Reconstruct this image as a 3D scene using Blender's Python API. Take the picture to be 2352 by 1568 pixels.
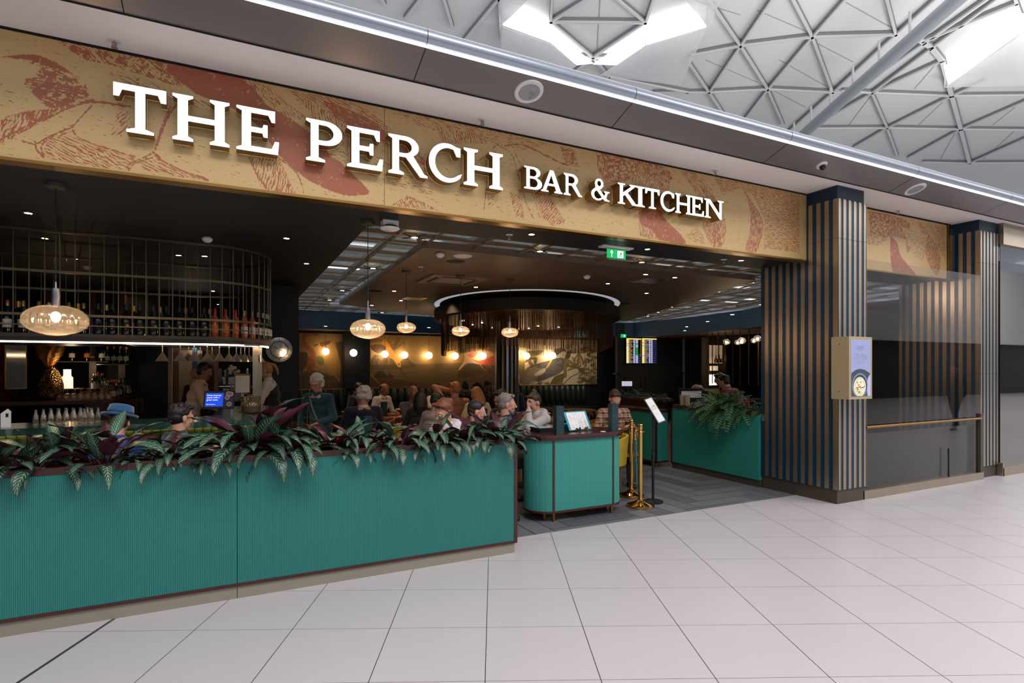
import bpy, math, random
import numpy as np
from mathutils import Vector, Matrix, Euler
PI = math.pi
sc = bpy.context.scene
for o in list(bpy.data.objects): bpy.data.objects.remove(o)
R = random.Random(7)

# ---------------------------------------------------------------- camera
# world: X along the shopfront, Y into the restaurant, Z up, metres
F_PX, HZ, CX, EYE = 1290.0, 843.0, 1176.0, 1.62
CO, SI = 2/5**.5, 1/5**.5
cam = bpy.data.cameras.new('camera'); camo = bpy.data.objects.new('camera', cam)
sc.collection.objects.link(camo); sc.camera = camo
cam.sensor_width = 36; cam.lens = F_PX/2352*36
cam.shift_y = (HZ-784)/2352
cam.clip_start = .05; cam.clip_end = 200
camo.location = (0, 0, EYE)
camo.rotation_euler = (PI/2, 0, -math.atan2(SI, CO))
# ---------------------------------------------------------------- exposure, world, big lights
vs = sc.view_settings
sc.display_settings.display_device = 'sRGB'
vs.view_transform = 'Standard'; vs.look = 'None'; vs.exposure = 0.0; vs.gamma = 1.0
vs.use_curve_mapping = False
cy = sc.cycles
cy.max_bounces = 7; cy.diffuse_bounces = 3; cy.glossy_bounces = 4; cy.transmission_bounces = 6
cy.transparent_max_bounces = 16; cy.caustics_reflective = False; cy.caustics_refractive = False
cy.sample_clamp_indirect = 4.0; cy.use_denoising = True
w = bpy.data.worlds.new('sky'); sc.world = w; w.use_nodes = True
bg = w.node_tree.nodes['Background']; bg.inputs[0].default_value = (.82, .88, 1, 1); bg.inputs[1].default_value = .75

def area(name, loc, size, power, col, rot=(0, 0, 0), spread=PI):
    l = bpy.data.lights.new(name, 'AREA'); l.shape = 'RECTANGLE'; l.size, l.size_y = size
    l.energy = power; l.color = col; l.spread = spread
    o = bpy.data.objects.new(name, l); sc.collection.objects.link(o); o.location = loc; o.rotation_euler = rot
    return o
def point(name, loc, power, col=(1, .62, .3), r=.04):
    l = bpy.data.lights.new(name, 'POINT'); l.energy = power; l.color = col; l.shadow_soft_size = r
    o = bpy.data.objects.new(name, l); sc.collection.objects.link(o); o.location = loc
    return o
def spot(name, loc, power, col=(1, .66, .36), size=1.6, blend=.6, tgt=None):
    l = bpy.data.lights.new(name, 'SPOT'); l.energy = power; l.color = col; l.spot_size = size; l.spot_blend = blend
    l.shadow_soft_size = .03
    o = bpy.data.objects.new(name, l); sc.collection.objects.link(o); o.location = loc
    if tgt: o.rotation_euler = (Vector(tgt)-Vector(loc)).to_track_quat('-Z', 'Y').to_euler()
    return o
# daylight coming down through the roof lights of the concourse
area('rooflight_daylight', (1.5, -2.5, 8.7), (7, 5), 880, (1, .966, .98))
area('rooflight_daylight', (12, -3.0, 8.7), (7, 5), 880, (1, .966, .98))
area('rooflight_daylight', (24, -3.0, 8.7), (7, 5), 700, (1, .966, .98))
area('rooflight_daylight', (37, -3.5, 8.7), (8, 5), 900, (1, .966, .98))  # added to brighten the opposite bulkhead where the far glass reflects it
# uplighters standing on top of the retail pod wash the terminal roof
area('roof_uplighter', (3, 3.9, 4.3), (9, .3), 250, (1, .98, .96), (PI-.5, 0, 0))
area('roof_uplighter', (14, 3.9, 4.3), (9, .3), 320, (1, .98, .96), (PI-.5, 0, 0))

# ---------------------------------------------------------------- helpers
def ray(px, py):
    a = (px-CX)/F_PX; b = -(py-HZ)/F_PX
    return (SI+CO*a, CO-SI*a, b)
def at(px, py, X=None, Y=None, Z=None, D=None):
    r = ray(px, py)
    t = D if D else (X/r[0] if X is not None else Y/r[1] if Y is not None else (Z-EYE)/r[2])
    return Vector((r[0]*t, r[1]*t, EYE+r[2]*t))
def lin(r, g, b):
    f = lambda c: (c/255)/12.92 if c <= 10 else ((c/255+.055)/1.055)**2.4
    return (f(r), f(g), f(b), 1)

class MB:
    def __init__(s): s.v = []; s.f = []; s.uv = []; s.m = []; s.M = None; s.mi = 0
    def add(s, vs_, fs, uvs=None):
        o = len(s.v)
        if s.M is not None: vs_ = [s.M @ Vector(v) for v in vs_]
        s.v += [tuple(v) for v in vs_]; s.f += [tuple(i+o for i in f) for f in fs]
        s.m += [s.mi]*len(fs)
        s.uv += list(uvs) if uvs is not None else [(0, 0)]*len(vs_)
        return s
    def box(s, x0, x1, y0, y1, z0, z1):
        return s.add([(x0,y0,z0),(x1,y0,z0),(x1,y1,z0),(x0,y1,z0),(x0,y0,z1),(x1,y0,z1),(x1,y1,z1),(x0,y1,z1)],
            [(0,3,2,1),(4,5,6,7),(0,1,5,4),(1,2,6,5),(2,3,7,6),(3,0,4,7)])
    def obox(s, c, size, e=(0, 0, 0)):
        m = Matrix.Translation(c) @ Euler(e).to_matrix().to_4x4(); a, b, d = (q/2 for q in size)
        P = [m @ Vector(p) for p in [(-a,-b,-d),(a,-b,-d),(a,b,-d),(-a,b,-d),(-a,-b,d),(a,-b,d),(a,b,d),(-a,b,d)]]
        return s.add(P, [(0,3,2,1),(4,5,6,7),(0,1,5,4),(1,2,6,5),(2,3,7,6),(3,0,4,7)])
    def tube(s, pts, r, n=8, cap=True, sq=1.0):
        pts = [Vector(p) for p in pts]; k = len(pts)
        rs = r if isinstance(r, (list, tuple)) else [r]*k
        vs_ = []; prev = None
        for i, p in enumerate(pts):
            t = (pts[min(i+1, k-1)]-pts[max(i-1, 0)])
            t = t.normalized() if t.length > 1e-9 else Vector((0, 0, 1))
            if prev is None:
                a = t.cross(Vector((0, 0, 1)) if abs(t.z) < .9 else Vector((1, 0, 0))).normalized()
            else:
                a = (prev - t*prev.dot(t)).normalized()
            prev = a; b = t.cross(a)
            vs_ += [p + (a*math.cos(2*PI*j/n) + b*math.sin(2*PI*j/n)*sq)*rs[i] for j in range(n)]
        fs = [(i*n+j, i*n+(j+1) % n, (i+1)*n+(j+1) % n, (i+1)*n+j) for i in range(k-1) for j in range(n)]
        if cap: fs += [tuple(range(n))[::-1], tuple((k-1)*n+j for j in range(n))]
        return s.add(vs_, fs)
    def lathe(s, prof, c=(0, 0, 0), n=20, rib=0, ribn=0, cap=True):
        vs_ = []; k = len(prof); c = Vector(c)
        for r, z in prof:
            for j in range(n):
                a = 2*PI*j/n; rr = r*(1+rib*math.cos(a*ribn)) if rib else r
                vs_.append(c+Vector((rr*math.cos(a), rr*math.sin(a), z)))
        fs = [(i*n+j, i*n+(j+1) % n, (i+1)*n+(j+1) % n, (i+1)*n+j) for i in range(k-1) for j in range(n)]
        cap = cap and prof[0] != prof[-1]
        if cap and prof[0][0] > 1e-6: fs.append(tuple(range(n))[::-1])
        if cap and prof[-1][0] > 1e-6: fs.append(tuple((k-1)*n+j for j in range(n)))
        return s.add(vs_, fs)
    def prism(s, poly, z0, z1, top=True):
        n = len(poly)
        vs_ = [(x, y, z0) for x, y in poly]+[(x, y, z1) for x, y in poly]
        fs = [(i, (i+1) % n, n+(i+1) % n, n+i) for i in range(n)]
        if top: fs += [tuple(range(n))[::-1], tuple(range(n, 2*n))]
        return s.add(vs_, fs)
    def ball(s, c, r, n=12, m=8, sc_=(1, 1, 1), e=None):
        vs_ = []; c = Vector(c); E_ = Euler(e).to_matrix() if e else None
        for i in range(m+1):
            t = PI*i/m
            for j in range(n):
                a = 2*PI*j/n
                p = Vector((math.sin(t)*math.cos(a)*sc_[0]*r, math.sin(t)*math.sin(a)*sc_[1]*r, -math.cos(t)*sc_[2]*r))
                vs_.append(c+(E_ @ p if E_ else p))
        fs = [(i*n+j, i*n+(j+1) % n, (i+1)*n+(j+1) % n, (i+1)*n+j) for i in range(m) for j in range(n)]
        return s.add(vs_, fs)
    def quad(s, a, b, c, d): return s.add([a, b, c, d], [(0, 1, 2, 3)], [(0, 0), (1, 0), (1, 1), (0, 1)])
    def build(s, name, mats, parent=None, smooth=False, uv=False):
        me = bpy.data.meshes.new(name); me.from_pydata(s.v, [], s.f); 
        if not isinstance(mats, (list, tuple)): mats = [mats]
        for m in mats: me.materials.append(m)
        if len(mats) > 1: me.polygons.foreach_set('material_index', s.m)
        if uv:
            l = me.uv_layers.new(name='UVMap')
            li = np.empty(len(me.loops), dtype=np.int32); me.loops.foreach_get('vertex_index', li)
            l.data.foreach_set('uv', np.array(s.uv, dtype=np.float32)[li].ravel())
        me.validate()
        if smooth:
            me.polygons.foreach_set('use_smooth', [True]*len(me.polygons))
            if smooth != 'all':
                try: me.set_sharp_from_angle(angle=math.radians(38))
                except Exception: pass
        me.update()
        o = bpy.data.objects.new(name, me); sc.collection.objects.link(o)
        if parent: o.parent = parent
        return o

def tag(o, label=None, cat=None, group=None, kind=None):
    if label: o['label'] = label
    if cat: o['category'] = cat
    if group: o['group'] = group
    if kind: o['kind'] = kind
    return o
def thing(name, label, cat, loc=(0, 0, 0), rz=0, group=None):
    o = bpy.data.objects.new(name, None); sc.collection.objects.link(o)
    o.empty_display_size = .05
    o.location = loc; o.rotation_euler = (0, 0, rz)
    return tag(o, label, cat, group)
KIDS = {}
def copy_tree(o, parent=None):
    c = o.copy(); sc.collection.objects.link(c); c.parent = parent
    if parent is not None: c.matrix_parent_inverse = o.matrix_parent_inverse
    for ch in [x for x in o.children]: copy_tree(ch, c)
    return c
def dup(o, loc, rz=0, label=None, group=None, scale=None):
    c = copy_tree(o); c.location = loc; c.rotation_euler = (0, 0, rz)
    if label: c['label'] = label
    if group: c['group'] = group
    if scale: c.scale = (scale,)*3 if not isinstance(scale, tuple) else scale
    return c
ORD = ['first', 'second', 'third', 'fourth', 'fifth', 'sixth', 'seventh', 'eighth', 'ninth', 'tenth', 'eleventh', 'twelfth', 'thirteenth',
       'fourteenth', 'fifteenth', 'sixteenth', 'seventeenth', 'eighteenth', 'nineteenth', 'twentieth', 'twenty-first', 'twenty-second',
       'twenty-third', 'twenty-fourth', 'twenty-fifth', 'twenty-sixth', 'twenty-seventh', 'twenty-eighth', 'twenty-ninth', 'thirtieth']

# ---------------------------------------------------------------- materials
class NT:
    """small node-tree writer"""
    def __init__(s, name):
        s.mat = bpy.data.materials.new(name); s.mat.use_nodes = True; s.t = s.mat.node_tree
        s.b = s.t.nodes['Principled BSDF']; s.out = s.t.nodes['Material Output']
    def n(s, typ, **kw):
        nd = s.t.nodes.new(typ)
        for k, v in kw.items():
            if k.startswith('i'):
                nd.inputs[int(k[1:])].default_value = v
            else: setattr(nd, k, v)
        return nd
    def l(s, a, b): s.t.links.new(a, b)
    def math(s, op, a, b=None, c=None):
        nd = s.t.nodes.new('ShaderNodeMath'); nd.operation = op
        for i, q in enumerate((a, b, c)):
            if q is None: continue
            if isinstance(q, (int, float)): nd.inputs[i].default_value = q
            else: s.l(q, nd.inputs[i])
        return nd.outputs[0]
    def mix(s, f, a, b):
        nd = s.t.nodes.new('ShaderNodeMix'); nd.data_type = 'RGBA'
        for i, q in ((0, f), (6, a), (7, b)):
            if isinstance(q, (int, float)): nd.inputs[i].default_value = q
            elif isinstance(q, tuple): nd.inputs[i].default_value = q
            else: s.l(q, nd.inputs[i])
        return nd.outputs[2]
    def obj(s, scale=(1, 1, 1), gen='Object'):
        tc = s.n('ShaderNodeTexCoord'); mp = s.n('ShaderNodeMapping'); mp.inputs['Scale'].default_value = scale
        s.l(tc.outputs[gen], mp.inputs[0]); return mp.outputs[0]
    def noise(s, vec, scale, detail=3, rough=.5, dist=0):
        nd = s.n('ShaderNodeTexNoise'); nd.inputs['Scale'].default_value = scale; nd.inputs['Detail'].default_value = detail
        nd.inputs['Roughness'].default_value = rough; nd.inputs['Distortion'].default_value = dist
        s.l(vec, nd.inputs['Vector']); return nd.outputs[0]
    def ramp(s, f, stops):
        nd = s.n('ShaderNodeValToRGB'); cr = nd.color_ramp
        while len(cr.elements) < len(stops): cr.elements.new(.5)
        for e, (p, c) in zip(cr.elements, stops): e.position = p; e.color = c
        s.l(f, nd.inputs[0]); return nd.outputs[0]
    def bump(s, h, strength=.3, dist=.01):
        nd = s.n('ShaderNodeBump'); nd.inputs['Strength'].default_value = strength; nd.inputs['Distance'].default_value = dist
        s.l(h, nd.inputs['Height']); s.l(nd.outputs[0], s.b.inputs['Normal'])
    def sep(s, vec):
        nd = s.n('ShaderNodeSeparateXYZ'); s.l(vec, nd.inputs[0]); return nd.outputs
def mat(name, col, rough=.5, metal=0, emit=None, es=0, trans=0, ior=1.45, alpha=1, coat=0, var=0, vs_=8, spec=None, sheen=0):
    m = NT(name); b = m.b
    b.inputs['Base Color'].default_value = col; b.inputs['Roughness'].default_value = rough; b.inputs['Metallic'].default_value = metal
    b.inputs['IOR'].default_value = ior
    if trans: b.inputs['Transmission Weight'].default_value = trans
    if alpha < 1: b.inputs['Alpha'].default_value = alpha
    if coat: b.inputs['Coat Weight'].default_value = coat; b.inputs['Coat Roughness'].default_value = .08
    if spec is not None: b.inputs['Specular IOR Level'].default_value = spec
    if sheen: b.inputs['Sheen Weight'].default_value = sheen
    if emit: b.inputs['Emission Color'].default_value = emit; b.inputs['Emission Strength'].default_value = es
    if var:
        v = m.obj(); f = m.noise(v, vs_, 4)
        d = tuple(c*(1-var) for c in col[:3])+(1,); h = tuple(min(1, c*(1+var)) for c in col[:3])+(1,)
        m.l(m.mix(f, d, h), b.inputs['Base Color'])
    return m.mat
def wood(name, c1, c2, rough=.35, scale=(1, 1, 1), coat=0, k=14):
    m = NT(name); v = m.obj(scale); n1 = m.noise(v, k, 6, .6, 1.2); n2 = m.noise(v, k*6, 3)
    f = m.math('ADD', m.math('MULTIPLY', n1, .75), m.math('MULTIPLY', n2, .25))
    m.l(m.ramp(f, [(.3, c1), (.7, c2)]), m.b.inputs['Base Color']); m.b.inputs['Roughness'].default_value = rough
    if coat: m.b.inputs['Coat Weight'].default_value = coat
    m.bump(n2, .15, .003)
    return m.mat
def thin_glass(name, col=(1, 1, 1, 1), rough=.02, clear=.9, ior=1.45, tint=None):
    """clear pane: mostly see-through with real Fresnel reflection"""
    m = NT(name); t = m.t
    tr = m.n('ShaderNodeBsdfTransparent'); tr.inputs[0].default_value = tint or (clear, clear, clear, 1)
    gl = m.n('ShaderNodeBsdfGlossy'); gl.inputs[0].default_value = col; gl.inputs['Roughness'].default_value = rough
    fr = m.n('ShaderNodeFresnel'); fr.inputs[0].default_value = ior
    geo = m.n('ShaderNodeNewGeometry')   # reflect on the outer face only (no false total reflection inside the pane)
    mx = m.n('ShaderNodeMixShader'); m.l(m.math('MULTIPLY', fr.outputs[0], m.math('SUBTRACT', 1.0, geo.outputs['Backfacing'])), mx.inputs[0]); m.l(tr.outputs[0], mx.inputs[1]); m.l(gl.outputs[0], mx.inputs[2])
    m.l(mx.outputs[0], m.out.inputs[0]); t.nodes.remove(m.b)
    return m.mat
M = {}
M['mahog'] = wood('dark_mahogany', lin(46, 18, 14), lin(78, 32, 24), .3, (.6, 6, 6), .3)
M['oak'] = wood('oiled_oak', lin(122, 78, 42), lin(168, 112, 62), .4, (1, 1, 6))
M['walnut'] = wood('walnut', lin(60, 34, 20), lin(98, 58, 32), .35, (1, 6, 1))
M['bronze'] = mat('brushed_bronze', lin(176, 162, 142), .32, .95, var=.12, vs_=3)
M['brass'] = mat('polished_brass', lin(214, 170, 96), .12, 1)
M['old_brass'] = mat('satin_brass', lin(150, 112, 60), .32, 1)
M['steel'] = mat('brushed_steel', lin(170, 170, 172), .28, 1)
M['chrome'] = mat('chrome', lin(220, 220, 225), .08, 1)
M['black'] = mat('black_powder_coat', lin(18, 19, 21), .4)
M['matt_black'] = mat('matt_black', lin(12, 12, 13), .8)
M['navy'] = mat('navy_paint', lin(13, 42, 60), .45, var=.05)
M['navy_dark'] = mat('deep_navy_wall_paint', lin(13, 20, 28), .6, var=.08)
M['navy_ceil'] = mat('deep_navy_ceiling_paint', lin(12, 21, 30), .6)
M['white'] = mat('white_paint', lin(226, 222, 220), .6)
M['white_gloss'] = mat('white_gloss', lin(232, 232, 232), .25)
M['cream'] = mat('cream_paint', lin(214, 205, 188), .6)
M['clear'] = thin_glass('clear_glass', clear=.93)
M['leather_green'] = mat('dark_green_leather', lin(22, 36, 30), .4, var=.15)
M['yellow_leather'] = mat('mustard_leather', lin(176, 146, 44), .45, var=.08)
M['black_leather'] = mat('black_leather', lin(20, 20, 22), .4)
M['paper'] = mat('paper', lin(236, 233, 232), .7)
M['downlamp'] = mat('lit_lamp_lens', (1, 1, 1, 1), .4, emit=(1, .72, .42, 1), es=22)
M['downtrim'] = mat('dark_lamp_trim', lin(28, 24, 20), .4)
# ================================================================ CONCOURSE FLOOR
def floor_material():
    m = NT('terrazzo_floor_tiles')
    tc = m.n('ShaderNodeTexCoord'); pos = tc.outputs['Object']
    # tile grid (0.6 m), both joint directions measured on the floor
    th1 = math.radians(26.565-1.86); th2 = math.radians(26.565-1.24)   # columns run along d1, rows along d2
    d1 = (math.sin(th1), math.cos(th1)); d2 = (math.cos(th2-math.radians(0)), -math.sin(th2))
    # row direction leans the other way
    th2b = math.radians(26.565-1.24); d2 = (math.cos(math.radians(26.565-1.24)), -math.sin(math.radians(26.565-1.24)))
    det = d1[0]*d2[1]-d1[1]*d2[0]
    o = at(1338.2, 1438, Z=0)
    def lincomb(a, b, c0):
        nd = m.n('ShaderNodeVectorMath', operation='DOT_PRODUCT'); m.l(pos, nd.inputs[0]); nd.inputs[1].default_value = (a, b, 0)
        return m.math('ADD', nd.outputs['Value'], c0)
    # position = o + a*d1 + b*d2 -> solve a,b
    ia = (d2[1]/det, -d2[0]/det); ib = (-d1[1]/det, d1[0]/det)
    a = lincomb(*ia, -(ia[0]*o.x+ia[1]*o.y)); b = lincomb(*ib, -(ib[0]*o.x+ib[1]*o.y))
    def joint(c, w_):
        f = m.math('FRACT', m.math('DIVIDE', m.math('ADD', c, 60.0+.3), .6))
        dd = m.math('ABSOLUTE', m.math('SUBTRACT', f, .5))
        return dd
    def near(c, w_):   # 1 inside joint
        f = m.math('FRACT', m.math('DIVIDE', m.math('ADD', c, 60.0), .6))
        dd = m.math('MINIMUM', f, m.math('SUBTRACT', 1.0, f))
        return m.math('LESS_THAN', dd, w_/.6)
    ja = near(a, .0016); jb = near(b, .0024)
    # one wide movement joint
    wide = m.math('LESS_THAN', m.math('ABSOLUTE', m.math('ADD', b, 3.0)), .0105)
    j = m.math('MAXIMUM', m.math('MAXIMUM', ja, jb), wide)
    cell = m.n('ShaderNodeTexWhiteNoise', noise_dimensions='2D')
    cmb = m.n('ShaderNodeCombineXYZ'); m.l(m.math('FLOOR', m.math('DIVIDE', a, .6)), cmb.inputs[0]); m.l(m.math('FLOOR', m.math('DIVIDE', b, .6)), cmb.inputs[1])
    m.l(cmb.outputs[0], cell.inputs['Vector'])
    sp = m.noise(pos, 420, 2); big = m.noise(pos, 1.4, 3)
    base = m.mix(sp, lin(182, 176, 178), lin(212, 207, 208))
    base = m.mix(m.math('MULTIPLY', big, .25), base, lin(176, 171, 174))
    base = m.mix(m.math('MULTIPLY', cell.outputs[0], .10), base, lin(176, 169, 169))
    m.l(m.mix(j, base, lin(62, 60, 58)), m.b.inputs['Base Color'])
    m.l(m.math('ADD', .24, m.math('MULTIPLY', big, .14)), m.b.inputs['Roughness'])
    m.b.inputs['Specular IOR Level'].default_value = .45
    return m.mat
b = MB(); b.box(-14, 46, -12, 4.76, -.05, 0)
tag(b.build('floor', floor_material()), kind='structure')

def herringbone():
    m = NT('grey_herringbone_slate'); pos = m.obj()
    x, y, z = m.sep(pos)
    W = .11
    u = m.math('DIVIDE', x, W*2); v = m.math('DIVIDE', y, W*2)
    # herringbone from staggered L pattern: cells of width W*2, blocks 4 long
    iu = m.math('FLOOR', u); iv = m.math('FLOOR', v)
    k = m.math('MODULO', m.math('ADD', m.math('SUBTRACT', iu, iv), 400.0), 8.0)
    horiz = m.math('LESS_THAN', k, 3.5)
    fu = m.math('FRACT', u); fv = m.math('FRACT', v)
    # start index of each block
    hx = m.math('SUBTRACT', iu, k)                       # first cell of a horizontal block
    vy = m.math('SUBTRACT', iv, m.math('SUBTRACT', 7.0, k))
    cmb = m.n('ShaderNodeCombineXYZ')
    mixf = lambda f, p, q: m.math('ADD', m.math('MULTIPLY', f, p), m.math('MULTIPLY', m.math('SUBTRACT', 1.0, f), q))
    m.l(mixf(horiz, hx, iu), cmb.inputs[0]); m.l(mixf(horiz, iv, m.math('ADD', vy, 500.0)), cmb.inputs[1])
    wn = m.n('ShaderNodeTexWhiteNoise', noise_dimensions='2D'); m.l(cmb.outputs[0], wn.inputs['Vector'])
    e = .03
    eh = m.math('MAXIMUM', m.math('LESS_THAN', m.math('MINIMUM', fv, m.math('SUBTRACT', 1.0, fv)), e),
                m.math('MULTIPLY', m.math('LESS_THAN', k, .5), m.math('LESS_THAN', fu, e)))
    ev = m.math('MAXIMUM', m.math('LESS_THAN', m.math('MINIMUM', fu, m.math('SUBTRACT', 1.0, fu)), e),
                m.math('MULTIPLY', m.math('GREATER_THAN', k, 6.5), m.math('LESS_THAN', fv, e)))
    edge = mixf(horiz, eh, ev)
    n = m.noise(m.obj((1, 1, 1)), 9, 6, .65, .6)
    c = m.mix(wn.outputs[0], lin(84, 88, 94), lin(122, 126, 132))
    c = m.mix(m.math('MULTIPLY', n, .5), c, lin(96, 92, 90))
    m.l(m.mix(edge, c, lin(60, 58, 58)), m.b.inputs['Base Color']); m.b.inputs['Roughness'].default_value = .42
    return m.mat
b = MB(); b.box(-6, 16, 4.76, 16, -.05, 0.001)
tag(b.build('floor_restaurant', herringbone()), kind='structure')
# timber-floored dining area
def planks():
    m = NT('oak_floor_boards'); pos = m.obj(); br = m.n('ShaderNodeTexBrick')
    br.inputs['Scale'].default_value = 1; br.inputs['Brick Width'].default_value = 1.2; br.inputs['Row Height'].default_value = .14
    br.inputs['Mortar Size'].default_value = .003; br.inputs['Color1'].default_value = lin(112, 68, 38); br.inputs['Color2'].default_value = lin(78, 46, 26)
    br.inputs['Mortar'].default_value = lin(20, 12, 8); m.l(pos, br.inputs[0]); m.l(br.outputs[0], m.b.inputs['Base Color']); m.b.inputs['Roughness'].default_value = .35
    return m.mat
b = MB(); b.box(2.0, 9.6, 7.4, 14.4, .001, .006)
tag(b.build('floor_timber', planks()), kind='structure')

# ================================================================ FRONT PILLARS (striped)
def striped_pillar(name, x0, x1, y0, y1, label):
    t = thing(name, label, 'pillar', ((x0+x1)/2, (y0+y1)/2, 0))
    t['kind'] = 'structure'
    t.location = (0, 0, 0)
    b = MB(); b.box(x0+.02, x1-.02, y0+.02, y1-.01, 0, .17); b.build('plinth', M['bronze_dark'], t)
    b = MB(); b.box(x0, x1, y0, y1, .17, 2.94); b.box(x0, x1, y0, y0+.5, 2.94, 3.6); b.build('navy_panel', M['navy_lac'], t)
    b = MB(); b.box(x0+.012, x1-.02, y0+.012, y0+.5, 3.6, 3.77); b.build('cap', M['navy'], t)
    b = MB()
    n = 6; w_ = (x1-x0)/(2*n-1)
    for i in range(n):
        a = x0+2*i*w_; b.box(a-(.004 if i == 0 else 0), a+w_, y0-.006, y0+.02, .17, 3.61)
    p = .1
    ys = y0
    k = 0
    while ys < y1-.02:
        for xa, xb in ((x0-.006, x0+.01), (x1-.01, x1+.006)):
            b.box(xa, xb, ys-(.006 if k == 0 else 0), min(ys+.054, y1), .17, 3.61 if ys < y0+.38 else 2.95)
        ys += p*1.055; k += 1
    b.build('bronze_strips', M['bronze'], t)
    b = MB()
    for zz in (1.52, 3.14): b.box(x0-.0075, x1+.0075, y0-.0075, y0+.36, zz, zz+.003)
    b.build('strip_joints', M['bronze_dark'], t)
    return t
M['bronze_dark'] = mat('dark_bronze_plinth', lin(88, 80, 68), .5, .5, var=.1, vs_=2)
M['navy_lac'] = mat('navy_lacquer', lin(10, 48, 70), .3, 0, spec=.5)
striped_pillar('pillar_near', 6.387, 6.93, 4.2, 5.27, 'broad navy and bronze striped pillar beside the entrance')
striped_pillar('pillar_far', 9.73, 10.25, 4.26, 5.36, 'narrower navy and bronze striped pillar at the far end of the window')

# ================================================================ SOFFIT, BULKHEAD, GUTTER
m = mat('white_soffit_paint', lin(248, 240, 236), .55)
b = MB(); b.box(-4, 46, 4.085, 4.75, 3.77, 3.80)
tag(b.build('ceiling_soffit', m), kind='structure')
M['grey_panel'] = mat('grey_metal_cladding', lin(158, 152, 152), .32, .65, var=.03, vs_=1)
b = MB()
ya, za, yb, zb = 4.085, 3.758, 3.775, 3.862
X0, X1 = -4, 46
b.add([(X0, ya, za), (X1, ya, za), (X1, yb, zb), (X0, yb, zb), (X0, ya, za+.03), (X1, ya, za+.03), (X1, yb, zb+.03), (X0, yb, zb+.03)],
      [(0, 3, 2, 1), (4, 5, 6, 7), (0, 1, 5, 4), (2, 3, 7, 6), (0, 4, 7, 3), (1, 2, 6, 5)])
tag(b.build('trim_bulkhead', M['grey_panel']), kind='structure')
# panel joints every ~1.8 m
b = MB()
def bulk_pt(px, py):   # point on the sloping panel under a pixel
    lo, hi = 3.7, 4.09
    r = ray(px, py); k = (zb-za)/(yb-ya)
    # z = za + k (y-ya);  EYE + r2 t = za + k (r1 t - ya)
    t_ = (za-k*ya-EYE)/(r[2]-k*r[1]); return Vector((r[0]*t_, r[1]*t_, EYE+r[2]*t_))
JX = [bulk_pt(x, y).x for x, y in [(281, 10), (965, 145), (1434, 258), (1790, 345), (2085, 415), (2300, 470)]]
for i, x in enumerate(JX):
    dy = yb-ya
    b.add([(x-.003, ya, za-.002), (x+.003, ya, za-.002), (x+.003, yb, zb-.002), (x-.003, yb, zb-.002)], [(0, 1, 2, 3)])
b.box(X0, X1, 4.083, 4.092, 3.75, 3.768)
tag(b.build('trim_bulkhead_joints', M['matt_black']), kind='structure')
# gutter front: rounded rail above the light strip
M['gutter'] = mat('blue_grey_metal_rail', lin(150, 158, 170), .3, .6)
b = MB()
prof = []
c = (3.80, 3.925); r_ = .062
for i in range(13):
    a = math.radians(-110-i*17); prof.append((c[0]+r_*math.cos(a), c[1]+r_*math.sin(a)))
prof = [(4.0, 3.878), (3.83, 3.872)]+prof+[(4.0, 3.985)]
n = len(prof)
b.add([(X0, y, z) for y, z in prof]+[(X1, y, z) for y, z in prof], [(i, i+1, n+i+1, n+i) for i in range(n-1)]+[tuple(range(n))[::-1], tuple(range(n, 2*n))])
tag(b.build('trim_gutter', M['gutter'], smooth=True), kind='structure')
b = MB()
for x in JX[1:]: b.add([(x-.002+d, y*1.0-(.0015 if i < n-1 else 0), z) for d in (0, .004) for i, (y, z) in enumerate(prof)], [(i, i+1, n+i+1, n+i) for i in range(n-1)])
tag(b.build('trim_gutter_joints', M['matt_black']), kind='structure')
# LED strip
M['led'] = mat('white_led_strip', (1, 1, 1, 1), .4, emit=(1, .97, 1, 1), es=2.6)
b = MB(); b.box(X0, X1, 3.762, 3.782, 3.852, 3.862)
tag(b.build('light_strip', M['led']), 'thin white light strip running along the grey bulkhead edge', 'strip light')
# pod roof behind the gutter (top side of the retail unit)
b = MB(); b.box(X0, X1, 3.83, 4.75, 3.98, 4.02); b.box(X0, X1, 4.70, 4.75, 3.8, 4.0)
tag(b.build('roof_pod_edge', M['white']), kind='structure')

def disc_fixture(name, px, py, label, cat, r=.12):
    c = bulk_pt(px, py); ang = math.atan((zb-za)/(yb-ya))
    t = thing(name, label, cat, c); t.rotation_euler = (ang, 0, 0)
    return t
for (px, py, l) in [(1215, 210, 'round white ceiling speaker in the bulkhead above the last big letters'), (2102, 434, 'round white ceiling speaker in the bulkhead beyond the security camera')]:
    t = disc_fixture('ceiling_speaker', px, py, l, 'speaker'); t['group'] = 'bulkhead speakers'
    b = MB(); b.lathe([(.085, -.004), (.088, -.012), (.115, -.010), (.118, 0.0)], n=40, cap=False); b.build('rim', M['white'], t, True)
    b = MB(); b.lathe([(.0, -.0085), (.086, -.0085)], n=40); b.build('grille', mat('grey_mesh_grille', lin(214, 214, 216), .6), t)
t = disc_fixture('security_camera', 1887, 379, 'small white dome security camera on the grey bulkhead', 'security camera')
b = MB(); b.lathe([(.0, -.02), (.05, -.018), (.06, 0)], n=24); b.build('housing', M['white'], t, True)
b = MB(); b.ball((0, -.005, -.028), .034, 16, 10); b.build('dome', mat('smoked_dome', lin(20, 20, 24), .08), t, True)
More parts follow.
